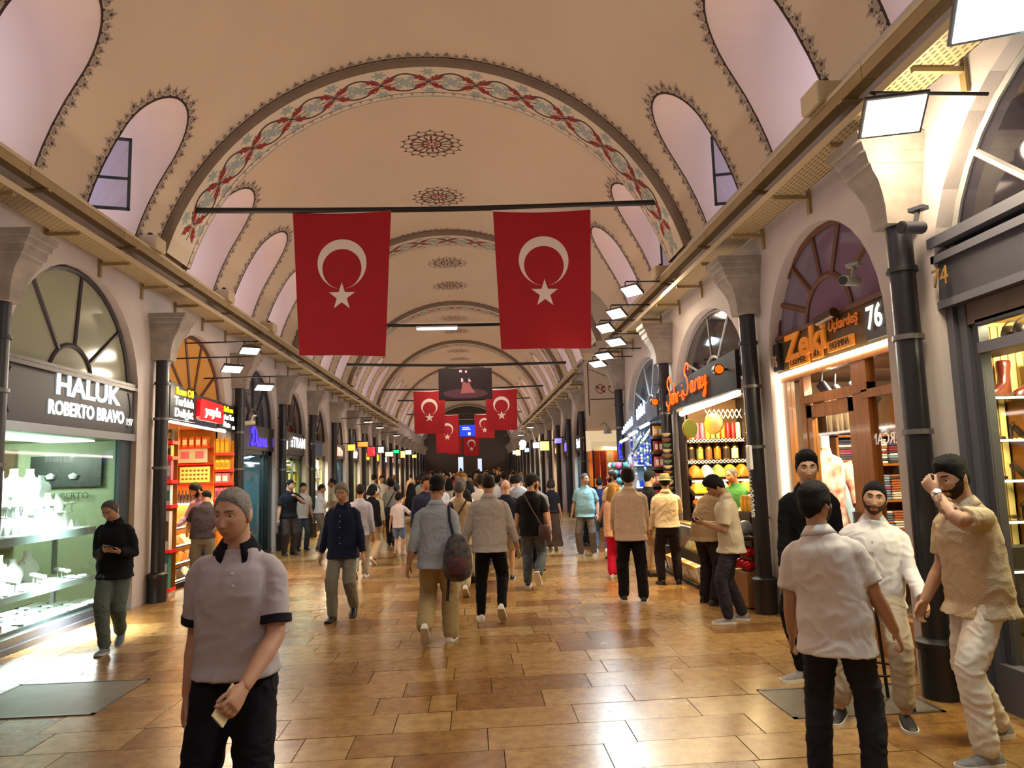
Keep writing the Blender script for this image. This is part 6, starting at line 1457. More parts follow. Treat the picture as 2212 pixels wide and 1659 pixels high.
def person(label, x, y, heading, H=1.76, b=1., z=None, feet=None, lean=4., twist=0., side=0., arms=None, head=(0, 0, 0), shirt=None, pants=None, shoe=None, hair=None, skin='b07a58', beard=None, vox=.010, group=None, pelvis=None, belly=0., female=False, child=False, extra=None, cat='person', sitting=False):
    """plan a figure; meshes are finished after the remesh pass"""
    s = H/1.78; z0 = zf(y) if z is None else z
    Q = dict(label=label, group=group, cat=cat, s=s, vox=vox)
    # local frame: faces +y, x to its right, then turned to its heading (clockwise from +Y)
    W = Matrix.Translation((x, y, z0)) @ Matrix.Rotation(-math.radians(heading), 4, 'Z')
    T = lambda p: W @ (Vector(p)*s)
    le, tw, sd = math.radians(lean), math.radians(twist), math.radians(side)
    feet = feet or ((-.10, .02, 0, 0, -8), (.10, -.02, 0, 0, 8))
    # shoes
    FM = []
    for fx, fy, lf, pt, yw in feet:
        FM.append(Matrix.Translation((fx, fy, lf)) @ Matrix.Rotation(math.radians(-yw), 4, 'Z') @ Matrix.Translation((0, .11, 0)) @ Matrix.Rotation(math.radians(-pt), 4, 'X') @ Matrix.Translation((0, -.11, 0)))
    ank = [m @ V(0, 0, .088) for m in FM]
    hz = .935
    px, py = (ank[0].x+ank[1].x)/2, (ank[0].y+ank[1].y)/2
    if pelvis: px, py, hz = pelvis
    else:
        for _ in range(20):
            if all((V(px+q*.085, py, hz)-a).length < .838 for q, a in zip((-1, 1), ank)): break
            hz -= .008
    dz = hz-.935
    def TB(p):
        """bend of trunk: rest point -> posed point"""
        p = Vector(p); k = smst(.93, 1.36, p.z)
        q = Matrix.Rotation(tw*k, 3, 'Z') @ Matrix.Rotation(-le*k, 3, 'X') @ Matrix.Rotation(sd*k, 3, 'Y') @ (p-V(0, 0, .96)) + V(0, 0, .96)
        return q + V(px, py, dz)
    RBm = Matrix.Rotation(tw, 3, 'Z') @ Matrix.Rotation(-le, 3, 'X') @ Matrix.Rotation(sd, 3, 'Y')
    g = b
    def ring(z, w, d, yo=0., n=20, sq=2.4):
        out = []
        for i in range(n):
            t = 2*PI*i/n; c, s_ = math.cos(t), math.sin(t)
            out.append(TB((w*math.copysign(abs(c)**(2/sq), c), yo+d*math.copysign(abs(s_)**(2/sq), s_), z)))
        return out
    sh_w = (.163 if not female else .143)*(1+.45*(g-1))
    SH = [TB((-sh_w, -.008, 1.398)), TB((sh_w, -.008, 1.398))]
    UA, FA = .295, .255
    ARM = []
    for k, sg in ((0, -1), (1, 1)):
        a = (arms or (('ang', 5, 9, 0, 18), ('ang', -5, 9, 0, 18)))[k]
        if a[0] == 'ang':
            fx, ab, twi, el = [math.radians(q) for q in a[1:5]]
            R = RBm @ Matrix.Rotation(fx, 3, 'X') @ Matrix.Rotation(-sg*ab, 3, 'Y') @ Matrix.Rotation(sg*twi, 3, 'Z')
            ud = R @ V(0, 0, -1); fd = R @ Matrix.Rotation(el, 3, 'X') @ V(0, 0, -1)
            E = SH[k]+ud*UA; Wr = E+fd*FA; opt = a[5] if len(a) > 5 else {}
            med = R @ V(-sg, 0, 0)
        else:
            tgt = Vector(a[1]); hint = Vector(a[2]); opt = a[3] if len(a) > 3 else {}
            d = tgt-SH[k]; L = min(d.length, (UA+FA)*.995); dn = d.normalized()
            ca = (UA*UA+L*L-FA*FA)/(2*UA*L); h = hint-dn*hint.dot(dn); h = h.normalized()
            an = math.acos(max(-1, min(1, ca))); E = SH[k]+dn*(UA*ca)+h*(UA*math.sin(an)); Wr = SH[k]+dn*L; fd = (Wr-E).normalized(); med = V(-sg, 0, 0)
        if 'palm' in opt: med = Vector(opt['palm'])
        ARM.append((SH[k], E, Wr, fd, med, opt))
    HIP = [V(px-.085, py, hz-.01), V(px+.085, py, hz-.01)]
    LEG = []
    for k in (0, 1):
        th, shn = .430, .425
        hp = HIP[k]; a = ank[k]; d = a-hp; L = min(d.length, (th+shn)*.998); dn = d.normalized()
        ca = (th*th+L*L-shn*shn)/(2*th*L); fw = FM[k].to_3x3() @ V(0, 1, 0); fw = V(fw.x, fw.y, max(0, -dn.y)*.5)
        h = fw-dn*fw.dot(dn); h = h.normalized(); an = math.acos(max(-1, min(1, ca)))
        LEG.append((hp, hp+dn*(th*ca)+h*(th*math.sin(an)), a))
    def limb(mb, pts, rr, n=14, sq=1.):
        """tapered limb through joints with rounded ends"""
        P = [T(p) for p in pts]; P2 = []; R2 = []
        for i in range(len(P)-1):
            m = 4
            for q in range(m): t = q/m; P2.append(P[i].lerp(P[i+1], t)); R2.append((rr[i]*(1-t)+rr[i+1]*t)*s)
        P2.append(P[-1]); R2.append(rr[-1]*s)
        d = (P2[-1]-P2[-2]).normalized(); P2 += [P2[-1]+d*R2[-1]*.5, P2[-1]+d*R2[-1]*.8]; R2 += [R2[-1]*.85, R2[-1]*.45]
        mb.tube(P2, R2, n)
    # ---- body: trunk, neck, arms, lower legs
    bd = MB(); low = vox > .018
    tr = [(.86, .13, .09, 0), (.95, .15, .10, -.01), (1.05, .135, .09, 0), (1.2, .14, .095, 0), (1.32, .15, .10, 0), (1.38, .14, .09, 0), (1.43, .11, .07, -.010), (1.47, .075, .058, -.014), (1.52, .055, .055, -.010)]
    bd.loft([[T(p) for p in ring(*q)] for q in tr])
    nb, nt = TB((0, -.014, 1.46)), None
    hr = RBm @ Matrix.Rotation(-math.radians(head[0]), 3, 'Z') @ Matrix.Rotation(math.radians(head[1]), 3, 'X') @ Matrix.Rotation(math.radians(head[2]), 3, 'Y')
    nk = TB((0, -.008, 1.515)); hs = (1.02 if not child else 1.22)*(hair or {}).get('hs', 1.)
    hc = nk + hr @ V(0, .024, .122*hs)
    nr = .058*(1+.4*(g-1)) if not female else .048
    limb(bd, [nb, nk, hc+hr @ V(0, -.022, -.03)], [nr*1.05, nr, nr*.95], 16)
    arm_r = (1+.6*(g-1))*(.86 if female else 1)
    for S_, E, Wr, fd, med, opt in ARM:
        limb(bd, [S_.lerp(E, .06), S_.lerp(E, .5), E, E.lerp(Wr, .35), Wr], [.047*arm_r, .047*arm_r, .041*arm_r, .043*arm_r, .029*arm_r], 14)
    for (hp, kn, a) in LEG:
        limb(bd, [hp, kn, kn.lerp(a, .35), a+V(0, 0, .0)], [.075, .052, .052, .036], 12)
    # ---- hands
    hands = MB(); fine = vox < .018
    for k, (S_, E, Wr, fd, med, opt) in enumerate(ARM):
        sg = -1 if k == 0 else 1
        d = Vector(opt.get('hd', fd)).normalized(); n_ = med-d*med.dot(d); n_ = n_.normalized() if n_.length > 1e-4 else d.orthogonal().normalized()
        t_ = d.cross(n_)*(sg)            # towards the thumb
        cu = math.radians(opt.get('curl', 28)); hsz = 1.0 if not female else .9
        def hp_(a, c, e): return Wr + (d*a + t_*c + n_*e)*hsz
        rings = []
        for a, w, h_ in ((-.015, .027, .022), (.02, .031, .019), (.055, .040, .017), (.085, .042, .0145), (.100, .036, .011)):
            rings.append([T(hp_(a, w*math.cos(q), h_*math.sin(q))) for q in [2*PI*i/10 for i in range(10)]])
        hands.loft(rings)
        for j, (off, ln) in enumerate(((.031, .070), (.0105, .079), (-.0105, .073), (-.031, .057))):
            p = (.088, off, 0.); pts = [p]; ang = cu*.35*(1+.08*j)
            for q, f in enumerate((.45, .32, .23)):
                p = (p[0]+ln*f*math.cos(ang), p[1]+off*.06, p[2]+ln*f*math.sin(ang)); pts.append(p); ang += cu*(.9 if q == 0 else .7)
            r0 = .0092 if not low else .010
            hands.tube([T(hp_(*q)) for q in pts], [r0*s, r0*.97*s, r0*.88*s, r0*.66*s], 7 if fine else 5)
        ta = math.radians(opt.get('thumb', 38)); pts = [(.018, .022, .006), (.018+.036*math.cos(ta), .022+.036*math.sin(ta), .012), (.018+.066*math.cos(ta*.75), .022+.056*math.sin(ta), .018+.012*math.sin(cu)), (.018+.092*math.cos(ta*.6), .022+.062*math.sin(ta), .022+.02*math.sin(cu))]
        hands.tube([T(hp_(*q)) for q in pts], [.0135*s, .0115*s, .0105*s, .0075*s], 7 if fine else 5)
    Q['body'] = remesh_later(bd, vox*.85 if fine else vox, 3 if fine else 2)
    Q['hands'] = remesh_later(hands, .0052, 1) if vox < .0115 else [np.array(hands.v), None, hands.f]
    # ---- head
    lod = (60, 64) if vox < .0105 else (28, 30) if vox < .018 else (14, 14)
    D, F = HG[lod]; hp0 = head_points(D)*hs
    if female: hp0 = hp0*np.array([.95, .95, .97])
    hm = np.array((W.to_3x3() @ hr)); hc_w = np.array(T(hc))
    TH = lambda P: (np.asarray(P)*s) @ hm.T + hc_w
    Q['headv'] = TH(hp0); Q['headf'] = F; Q['TH'] = TH
    ears = MB()
    for sg in (-1, 1):
        rings = []
        for q, w in ((0, .7), (.006, 1), (.012, .9), (.014, .6)):
            rings.append([tuple(TH(np.array([[sg*(.071*hs+q), -.006+w*.017*math.cos(t)-.25*w*.03*math.sin(t), -.004+w*.031*math.sin(t)]]))[0]) for t in [2*PI*i/10 for i in range(10)]])
        ears.loft(rings)
    Q['ears'] = ears
    # ---- shirt
    sh = dict(m=cloth('ffffff'), sleeve='short', hem=.80, ease=.016, loose=0.); sh.update(shirt or {})
    sb = MB(); e_ = sh['ease']; hem = sh['hem']; bl = belly
    W_ = .166*(1+.9*(g-1)); hipw = (.160 if not female else .172)*(1+.7*(g-1))
    rows = [(hem, hipw+e_+.014+sh['loose'], .128*g+e_+.018+sh['loose']+bl*.3, bl*.3)]
    for zz, w, d, yo in ((.90, hipw-.002, .112, -.006), (1.0, .165*g, .108, .0), (1.10, .155*(1+.9*(g-1)), .105, .004), (1.20, .162*(1+.9*(g-1)), .108, .004), (1.29, W_-.006, .113, .002), (1.35, W_-.012, .108, -.004), (1.395, .148*(1+.6*(g-1)), .092, -.010), (1.43, .118, .076, -.016), (1.46, .092, .066, -.018), (1.485, .074, .061, -.016), (1.505, .063, .058, -.013)):
        if zz <= hem+.02 or (zz > 1.49 and (sh.get('collar') or sh.get('collar_m'))): continue
        bb = bl*math.exp(-((zz-1.06)/.14)**2); ee = e_ if zz < 1.4 else e_*.6
        lo = sh['loose']*max(0, 1-abs(zz-.95)/.4)
        rows.append((zz, w+ee+bb*.35+lo, d*(1+.5*(g-1))+ee+bb*.5+lo, yo+bb*.5))
    if female: rows = [(a, w, d+(.018 if 1.2 < a < 1.36 else 0), yo+(.018 if 1.2 < a < 1.36 else 0)) for a, w, d, yo in rows]
    sb.loft([[T(p) for p in ring(*q, n=24)] for q in rows])
    so = {'short': .80, 'long': 2.0, 'rolled': 1.45, 'none': 0, 'cap': .45, 'three': 1.7}[sh['sleeve']]
    sl = sh.get('sl', 1.)
    cuffp = []
    for k, (S_, E, Wr, fd, med, opt) in enumerate(ARM):
        inn = TB(((-1 if k == 0 else 1)*sh_w*.5, -.008, 1.390))
        if so == 0: continue
        if so <= 1: end = S_.lerp(E, so); pts = [inn, S_.lerp(inn, .34), S_.lerp(E, .15), S_.lerp(end, .6), end]; rr = [.062, .058, .0605*arm_r+.003, .060*arm_r*sl+.003, .060*arm_r*sl+.006]
        else: end = E.lerp(Wr, so-1-.04 if so >= 2 else so-1); pts = [inn, S_.lerp(inn, .34), S_.lerp(E, .15), S_.lerp(E, .55), E, E.lerp(end, .5), end]; rr = [.062, .058, .0605*arm_r+.002, .058*arm_r*sl, .052*arm_r*sl, .049*arm_r*sl, .042*arm_r*sl]
        P = [T(p) for p in pts]; P2 = []; R2 = []
        for i in range(len(P)-1):
            for q in range(3): t = q/3; P2.append(P[i].lerp(P[i+1], t)); R2.append((rr[i]*(1-t)+rr[i+1]*t)*s)
        P2.append(P[-1]); R2.append(rr[-1]*s); sb.tube(P2, R2, 14)
        cuffp.append((T(end), (P[-1]-P[-2]).normalized(), R2[-1]))
    Q['shirt'] = remesh_later(sb, vox*1.05, 3 if fine else 2); Q['sm'] = sh; Q['cuffp'] = cuffp
    # collar
    if sh.get('collar') is not None or sh.get('collar_m'):
        cb = MB(); n = 22; op = sh.get('open', .5)       # open collar: gap at the throat
        def cring(zz, w, d, yo, dz_=0):
            out = []
            for i in range(n+1):
                t = PI/2+op*.5+(2*PI-op)*i/n; c, s_ = math.cos(t), math.sin(t)
                out.append(T(TB((w*c, yo+d*s_, zz+dz_*max(0, s_)))))
            return out
        A = cring(1.465, .076, .068, -.014, -.030); B_ = cring(1.522, .061, .060, -.012, -.026); C_ = cring(1.526, .066, .065, -.012, -.028); D_ = cring(1.474, .104, .094, -.014, -.055)
        for R1, R2_ in ((A, B_), (B_, C_), (C_, D_)): cb.add(R1+R2_, [(i, i+1, n+2+i, n+1+i) for i in range(n)])
        Q['collar'] = cb
    # ---- trousers
    pt = dict(m=cloth('20202c'), style='straight', end=.0); pt.update(pants or {})
    pb = MB(); st = pt['style']
    if st == 'skirt':
        rows = [(1.06, .13, .09, 0), (.95, .17, .115, -.01), (.6, .20, .17, 0), (.25, .24, .22, .0), (.12, .26, .25, 0)]
        mid = (ank[0]+ank[1])/2
        rr_ = []
        for q in rows:
            k = 1-min(1, q[0]/.95); off = V((mid.x-px)*k, (mid.y-py)*k, 0)
            rr_.append([T(p+off-V(0, 0, dz*k)) for p in ring(*q)])
        pb.loft(rr_)
    else:
        f = {'slim': (.098, .078, .062, .052), 'straight': (.10, .086, .074, .068), 'wide': (.106, .098, .092, .088), 'shorts': (.10, .094, .09, .09)}[st]
        f = [q*(1+.5*(g-1)) for q in f]; gg = 1+.6*(g-1)
        hw = .176 if female else .166
        R_ = [(1.045, .152*gg, .108*gg+bl*.2, .004+bl*.2), (.98, hw*gg, .116*gg, -.004), (.91, (hw+.006)*gg, .12*gg, -.010), (.85, (hw-.006)*gg, .11*gg, -.008), (.80, .13*gg, .09*gg, -.004)]
        if sitting: R_ = R_[:4]
        pb.loft([[T(p) for p in ring(*q)] for q in R_])
        for k, (hp, kn, a) in enumerate(LEG):
            hp2 = hp+V(-.005 if k else .005, -.004, .02)
            if st == 'shorts': limb(pb, [hp2, hp2.lerp(kn, .5), hp2.lerp(kn, .80)], [f[0], f[1], f[2]], 14)
            else:
                e2 = kn.lerp(a, 1-pt['end']-.03)
                limb(pb, [hp2, hp2.lerp(kn, .5), kn, kn.lerp(e2, .5), e2], [f[0], (f[0]+f[1])*.49, f[1]*.95, f[2], f[3]], 16)
    Q['pants'] = remesh_later(pb, vox*1.05, 3 if fine else 2); Q['pm'] = pt
    Q['legs'] = [[T(p) for p in l] for l in LEG]
    # ---- shoes
    sm_ = dict(m=mat('shoe_black', '15141a', .5), sole=mat('sole_dark', '222024', .6)); sm_.update(shoe or {})
    Q['shoe'] = []
    for m in FM:
        up = MB(); so_ = MB(); n = 14
        prof = [(-.080, .028, .062), (-.07, .035, .082), (-.03, .038, .092), (.02, .041, .085), (.06, .044, .066), (.10, .047, .054), (.14, .045, .046), (.172, .034, .036), (.19, .016, .026)]
        up.loft([[T(m @ V(w*math.cos(t), yy, .018+max(0, math.sin(t))**.8*(h-.018) if math.sin(t) > 0 else .016)) for t in [2*PI*i/n for i in range(n)]] for yy, w, h in prof])
        so_.loft([[T(m @ V(w*q*1.08, yy*1.03, zz)) for q, zz in ((-1, .0), (1, .0), (1, .024), (-1, .024))] for yy, w, h in prof])
        Q['shoe'].append((up, so_))
    Q['shm'] = sm_
    Q['hair'] = dict(m=HAIRM['black'], top=.024, side=.009, line=.50, back=-.62, bald=0., long=0.); Q['hair'].update(hair or {})
    Q['hg'] = (D, F, hp0); Q['hs'] = hs; Q['beard'] = beard; Q['skin'] = skin_mat(skin); Q['T'] = T; Q['TB'] = TB; Q['W'] = W; Q['ARM'] = ARM; Q['hr'] = hr; Q['hc'] = hc; Q['female'] = female
    PEOPLE.append(Q); return Q
PEOPLE = []
def fold(co, no, legs, amp, seed, s, kind):
    out = co.copy(); sx = Vector((seed*3.7, seed*1.3, seed*2.1)); n = len(co)
    for i in range(n):
        p = Vector(co[i]); a = mnoise.noise(p*6.5+sx); q = Vector((p.x*8, p.y*8, p.z*(15 if kind == 'p' else 9)))+sx*2
        w = mnoise.noise(q + Vector((a, a, a))*1.2); r = (1-abs(w)*2.2)
        q2 = Vector((p.x*20, p.y*20, p.z*34)); w2 = mnoise.noise(q2+sx)
        d = a*.8 + max(0, r)**2*.9-.35 + w2*.22
        out[i] = co[i] + no[i]*(d*amp)
    return out
def finish_people():
    run_remesh()
    for pi_, Q in enumerate(PEOPLE):
        s = Q['s']; vox = Q['vox']; TH = Q['TH']; far = vox > .018
        D, F, hp0 = Q['hg']
        e = empty('person', Q['W'].translation)
        e['label'] = Q['label']; e['category'] = Q['cat']
        if Q['group']: e['group'] = Q['group']
        W0 = np.array(Q['W'].translation)
        def child(nm, me, par=e):
            o = link(nm, me, par); me.transform(Matrix.Translation(-Q['W'].translation)); return o
        parts = [(Q['body'][0], Q['body'][2], 0), (Q['hands'][0], Q['hands'][2], 0), (Q['headv'], Q['headf'], 0), (Q['ears'].v, Q['ears'].f, 0)]
        body = child('body', to_mesh('body', parts, [Q['skin']])); Q['obj'] = e; Q['body_o'] = body
        amp = (.0065 if not far else .009)*s
        sm = Q['sm']; co, no, fs = Q['shirt']
        so = child('shirt' if not Q['female'] else 'top', to_mesh('shirt', [(fold(co, no, None, amp*sm.get('fold', 1.), pi_+1, s, 's'), fs, 0)], [sm['m']])); Q['shirt_o'] = so
        if 'collar' in Q:
            me = Q['collar'].mesh('collar', sm.get('collar_m') or sm['m'], 60); o = link('collar', me, so); me.transform(Matrix.Translation(-Q['W'].translation))
            if not far:
                mo = o.modifiers.new('thick', 'SOLIDIFY'); mo.thickness = .004
        if sm.get('cuff_m') or sm.get('cuff'):
            for p, d, r in Q['cuffp']:
                b = MB(); b.tube([p-d*.028, p-d*.026, p+d*.006, p+d*.008], [r*.9, r*1.09, r*1.09, r*.9], 16); me = b.mesh('cuff', sm.get('cuff_m') or sm['m'], 50); link('cuff', me, so); me.transform(Matrix.Translation(-Q['W'].translation))
        if sm.get('buttons'):
            T, TB = Q['T'], Q['TB']
            # placket down the chest with small buttons, laid on the shirt surface
            V_ = co; zs_ = sm['buttons']
            fwd = np.array(Q['W'].to_3x3() @ Vector((0, 1, 0))); rt_ = np.array(Q['W'].to_3x3() @ Vector((1, 0, 0)))
            bm_l = []
            for zz in zs_:
                c0 = np.array(T(TB((0, 0, zz)))); rel = V_-c0; near = np.where((np.abs(rel @ rt_) < .02) & (np.abs(rel[:, 2]) < .02) & (rel @ fwd > 0))[0]
                if len(near):
                    q = V_[near[np.argmax(rel[near] @ fwd)]]; n2 = no[near[np.argmax(rel[near] @ fwd)]]
                    b = MB(); b.tube([Vector(q+n2*.003), Vector(q+n2*.0085)], [.0065*s, .005*s], 8); me = b.mesh('button', mat('button_pale', 'd8d4cc', .3)); link('button', me, so); me.transform(Matrix.Translation(-Q['W'].translation))
        pm_ = Q['pm']; co, no, fs = Q['pants']
        Q['pants_o'] = child({'skirt': 'skirt', 'shorts': 'shorts'}.get(pm_['style'], 'trousers'), to_mesh('trousers', [(fold(co, no, None, amp*1.25*pm_.get('fold', 1.), pi_+50, s, 'p'), fs, 0)], [pm_['m']]))
        for up, sl in Q['shoe']:
            o = child('shoe', up.mesh('shoe', Q['shm']['m'], 50)); me = sl.mesh('sole', Q['shm']['sole'], 40); link('sole', me, o); me.transform(Matrix.Translation(-Q['W'].translation))
            if Q['shm'].get('lace'):
                pass
        # hair from the scalp grid
        h = Q['hair']; d0, d1, d2 = D[:, 0], D[:, 1], D[:, 2]
        az = np.arctan2(np.abs(d0), d1)/PI                    # 0 front .. 1 back
        def patch(nm, mask_t, m_):
            """mask_t: thickness per vertex (<=0 = none)"""
            on = mask_t > 0; n3 = hp0/np.maximum(np.linalg.norm(hp0, axis=1), 1e-6)[:, None]
            th = np.where(on, mask_t, -.004)
            if th.max() > .004 and not far: th = th*(1+.16*np.array([mnoise.noise(Vector(p*95)) for p in hp0])+.22*np.array([mnoise.noise(Vector((p[0]*60, p[1]*22, p[2]*22))) for p in hp0]))
            P = TH(hp0 + n3*(th*Q['hs'])[:, None]); keep = [f for f in F if any(on[i] for i in f)]
            if not keep: return None
            used = sorted({i for f in keep for i in f}); ix = {u: k for k, u in enumerate(used)}
            return child(nm, to_mesh(nm, [(P[used], [tuple(ix[i] for i in f) for f in keep], 0)], [m_]))
        if h['m'] is not None:
            line = np.interp(az, [0, .18, .30, .40, .47, .56, .7, 1.], [h['line'], h['line']-.03, h['line']*.55+.05, .05, -.18, .02, h['back']*.55, h['back']])
            jit = np.array([mnoise.noise(Vector(p*70)) for p in hp0])*.045+np.array([mnoise.noise(Vector(p*25)) for p in hp0])*.05 if not far else 0.
            t = np.clip((d2-line+jit)/.16, 0, 1); up = np.clip((d2-.30)/.45, 0, 1); up = up*up*(3-2*up)
            th = (h['side']+(h['top']-h['side'])*up)*np.sqrt(t)
            if h.get('quiff'): th = th + h['quiff']*np.clip(d1, 0, 1)*np.clip((d2-.55)/.2, 0, 1)*t
            if h['bald']: th = np.where((d2 > 1-h['bald']*.55) & (d1 > -.75+.0*d2), 0, th)
            th = np.where(t > 0, th+.0015, 0); patch('hair', th, h['m'])
            if h['long']:
                b = MB(); L = h['long']; hw_ = h.get('hw', .085)
                rings = []
                for k in range(8):
                    q = k/7; zz = .06-L*q; w = hw_*(.92+.35*math.sin(PI*min(1, q*1.1)*.75))*(1 if k < 7 else .75); dd = .05 if q > .25 else .06
                    yo = -.055-.035*min(1, q*2)
                    rings.append([tuple(TH(np.array([[w*math.cos(a), yo+dd*math.sin(a)+.006*math.sin(5*a+k), zz]]))[0]) for a in [2*PI*i/16 for i in range(16)]])
                b.loft(rings); child('long_hair', b.mesh('long_hair', h['m'], 70))
        if Q['beard'] and not far:
            bm_, bt = Q['beard']
            ax = np.abs(hp0[:, 0])/Q['hs']; zz = hp0[:, 2]/Q['hs']; yy = hp0[:, 1]
            up_l = np.interp(az, [0, .16, .26, .36, .46], [-.05, -.05, -.042, -.012, .012])
            up_l = up_l + np.array([mnoise.noise(Vector(p*90)) for p in hp0])*.007; jaw = (zz < up_l) & (az < .47) & (zz > -.118) & ~((ax < .024) & (zz > -.082) & (zz < -.056))
            mous = (ax < .032) & (zz < -.046) & (zz > -.0585) & (d1 > .3)
            patch('beard', np.where(jaw | mous, bt, 0.), bm_)
        # eyes, brows, lips
        if vox < .018:
            q = Q['hs']
            for sg in (-1, 1):
                tgt = np.array([sg*.031, .09, .0105]); k = np.argmin(((hp0/q)[:, [0, 2]]-tgt[[0, 2]])[:, 0]**2+((hp0/q)[:, 2]-tgt[2])**2+np.where(d1 > 0, 0, 9)); yy = hp0[k, 1]/q
                b = MB(); c = (sg*.031, yy-.0078, .0105)
                pts = lambda a, r: [tuple(TH(np.array([[c[0]+r*math.sin(a)*math.cos(t), c[1]+.0125*math.cos(a), c[2]+r*.62*math.sin(a)*math.sin(t)]])*q)[0]) for t in [2*PI*i/12 for i in range(12)]]
                b.loft([pts(1.6, .0135), pts(1.0, .0135), pts(.55, .0135)], True, True); b.i = 1; b.loft([pts(.56, .0137), pts(.3, .014), pts(.05, .014)], True, True)
                child('eye', b.mesh('eye', [EYEW, EYEI], 60))
                b = MB(); br = []
                for u in np.linspace(.012, .050, 7):
                    zz = .0335+.0035*math.sin((u-.012)/.038*2.6); k = np.argmin((hp0[:, 0]/q-sg*u)**2+(hp0[:, 2]/q-zz)**2+np.where(d1 > 0, 0, 9)); br.append(tuple(TH(np.array([[sg*u, hp0[k, 1]/q+.0015, zz]])*q)[0]))
                b.tube(br, [.0025*s, .0042*s, .0046*s, .0045*s, .004*s, .003*s, .0015*s], 6); child('eyebrow', b.mesh('eyebrow', HAIRM['darkbrown'] if h['m'] is None else h['m'], 60))
            ax = np.abs(hp0[:, 0])/q; zz = hp0[:, 2]/q
            lip = (d1 > .3) & (ax < .023) & ((np.abs(zz+.0622) < .0048*(1-(ax/.026)**2)) | (np.abs(zz+.0742) < .0056*(1-(ax/.026)**2)))
            patch('lips', np.where(lip, .0012, 0.), mat('lips_'+Q['skin'].name, tuple(c*f for c, f in zip(Q['skin'].node_tree.nodes['Principled BSDF'].inputs['Base Color'].default_value[:3], (.80, .58, .56))), .5))
            k0 = np.argmin(np.abs(zz+.068)+ax+np.where(d1 > 0, 0, 9))
# ---- the cast
WALK = lambda st=.30, lead=0, wd=.07: ((-wd, st*.55, 0, -6 if lead == 0 else 0, -5), (wd, -st*.75, .03, 38, 6)) if lead == 0 else ((-wd, -st*.75, .03, 38, -6), (wd, st*.55, 0, -6, 5))
WHITESH = dict(m=mat('shoe_white', 'e6e2da', .5), sole=mat('sole_white', 'dcd8d0', .5))
GREYSH = dict(m=mat('shoe_grey', '8a8682', .7, var=.4, vscale=30), sole=mat('sole_white', 'dcd8d0', .5))
BLKW = dict(m=mat('shoe_black', '15141a', .5), sole=mat('sole_white', 'dcd8d0', .5))
N = .0095
# man in the grey polo, nearest on the left
A = person('person in a pale grey polo with navy collar striding towards us', -1.06, 3.42, 176, 1.80, .93, feet=((-.10, .10, 0, 0, -6), (.10, -.12, .02, 24, 6)), lean=2, twist=-4,
    arms=(('ang', 16, 6, 30, 44, dict(curl=60, thumb=20)), ('ang', -10, 6, 0, 16, dict(curl=45))), head=(12, -5, 0), shirt=dict(m=cloth('b4adb4', 500, .35), sleeve='short', hem=.945, ease=.018, loose=.006, collar=1, collar_m=cloth('17151f'), cuff_m=cloth('1d1b26'), open=.9, buttons=(1.40, 1.345), fold=.9), pants=dict(m=cloth('15151f'), style='straight'), hair=dict(m=HAIRM['grey'], top=.012, side=.005, line=.66, hs=.91), skin='bd8f76', vox=N*.95)
# navy shirt with phone, left
B = person('person in a black overshirt reading a phone by the jewellery window', -3.98, 8.55, 168, 1.71, .98, feet=((-.02, -.22, .03, 30, -4), (.04, .26, 0, -6, 8)), lean=6, twist=-14,
    arms=(('ik', (-.08, .31, 1.10), (-.35, -.5, -.8), dict(palm=(.3, .2, 1), hd=(.5, .8, .1), curl=35)), ('ik', (.05, .31, 1.12), (.35, -.5, -.8), dict(palm=(-.5, .2, .8), hd=(-.45, .85, .1), curl=40))), head=(4, -24, 0), shirt=dict(m=cloth('16161f'), sleeve='long', hem=.84, ease=.024, collar=1, open=.5, loose=.01, sl=1.15), pants=dict(m=cloth('59655f'), style='straight'), shoe=dict(m=mat('shoe_blue_grey', '5c6670', .7), sole=mat('sole_pale', 'b8b8b4', .5)), hair=dict(m=HAIRM['salt'], top=.010, side=.007, line=.72, bald=.5), skin='b88c70', vox=N)
# customer and keeper at the sweets counter
person('person in a dark grey T-shirt leaning at the sweets counter, hand on hip', -4.42, 12.35, -12, 1.74, 1.08, feet=((-.12, .0, 0, 0, -10), (.14, -.05, 0, 0, 14)), lean=20, side=6, twist=10,
    arms=(('ang', 40, 12, 10, 40), ('ik', (.20, -.10, 1.0), (.9, -.5, 0), dict(palm=(-.5, .6, 0), hd=(-.5, .1, -.5), curl=40))), head=(-20, -14, 0), shirt=dict(m=cloth('4a4146'), sleeve='short', hem=.90, ease=.02), pants=dict(m=cloth('8c8a80'), style='straight'), hair=dict(m=HAIRM['black'], top=.006, side=.006, line=.75, bald=.65), skin='be9074', vox=.012)
person('person in a lavender shirt serving behind the customer at the sweets counter', -4.75, 13.35, 205, 1.82, 1.0, lean=10, arms=(('ang', 30, 14, 20, 50), ('ang', 30, 14, 20, 50)), head=(20, -20, 0), shirt=dict(m=cloth('9a86b4'), sleeve='long', hem=.86, collar=1), skin='b4866a', beard=(HAIRM['black'], .004), vox=.013)
# blue shirt walking towards us
person('person in a navy buttoned shirt walking towards us', -1.70, 9.75, 186, 1.75, 1.0, feet=((-.10, -.14, .03, 26, -5), (.10, .18, 0, -5, 5)), lean=2, arms=(('ang', 4, 13, 5, 12), ('ang', -2, 13, 5, 12)), head=(0, -8, 0), shirt=dict(m=cloth('1c2440', 300, .2, .3), sleeve='long', hem=.80, ease=.022, collar=1, open=1.0, buttons=(1.36, 1.27, 1.18, 1.09, .98), loose=.02), pants=dict(m=cloth('85857c'), style='straight'), hair=dict(m=HAIRM['grey'], top=.026, side=.016, line=.58), skin='b08468', vox=N*1.1)
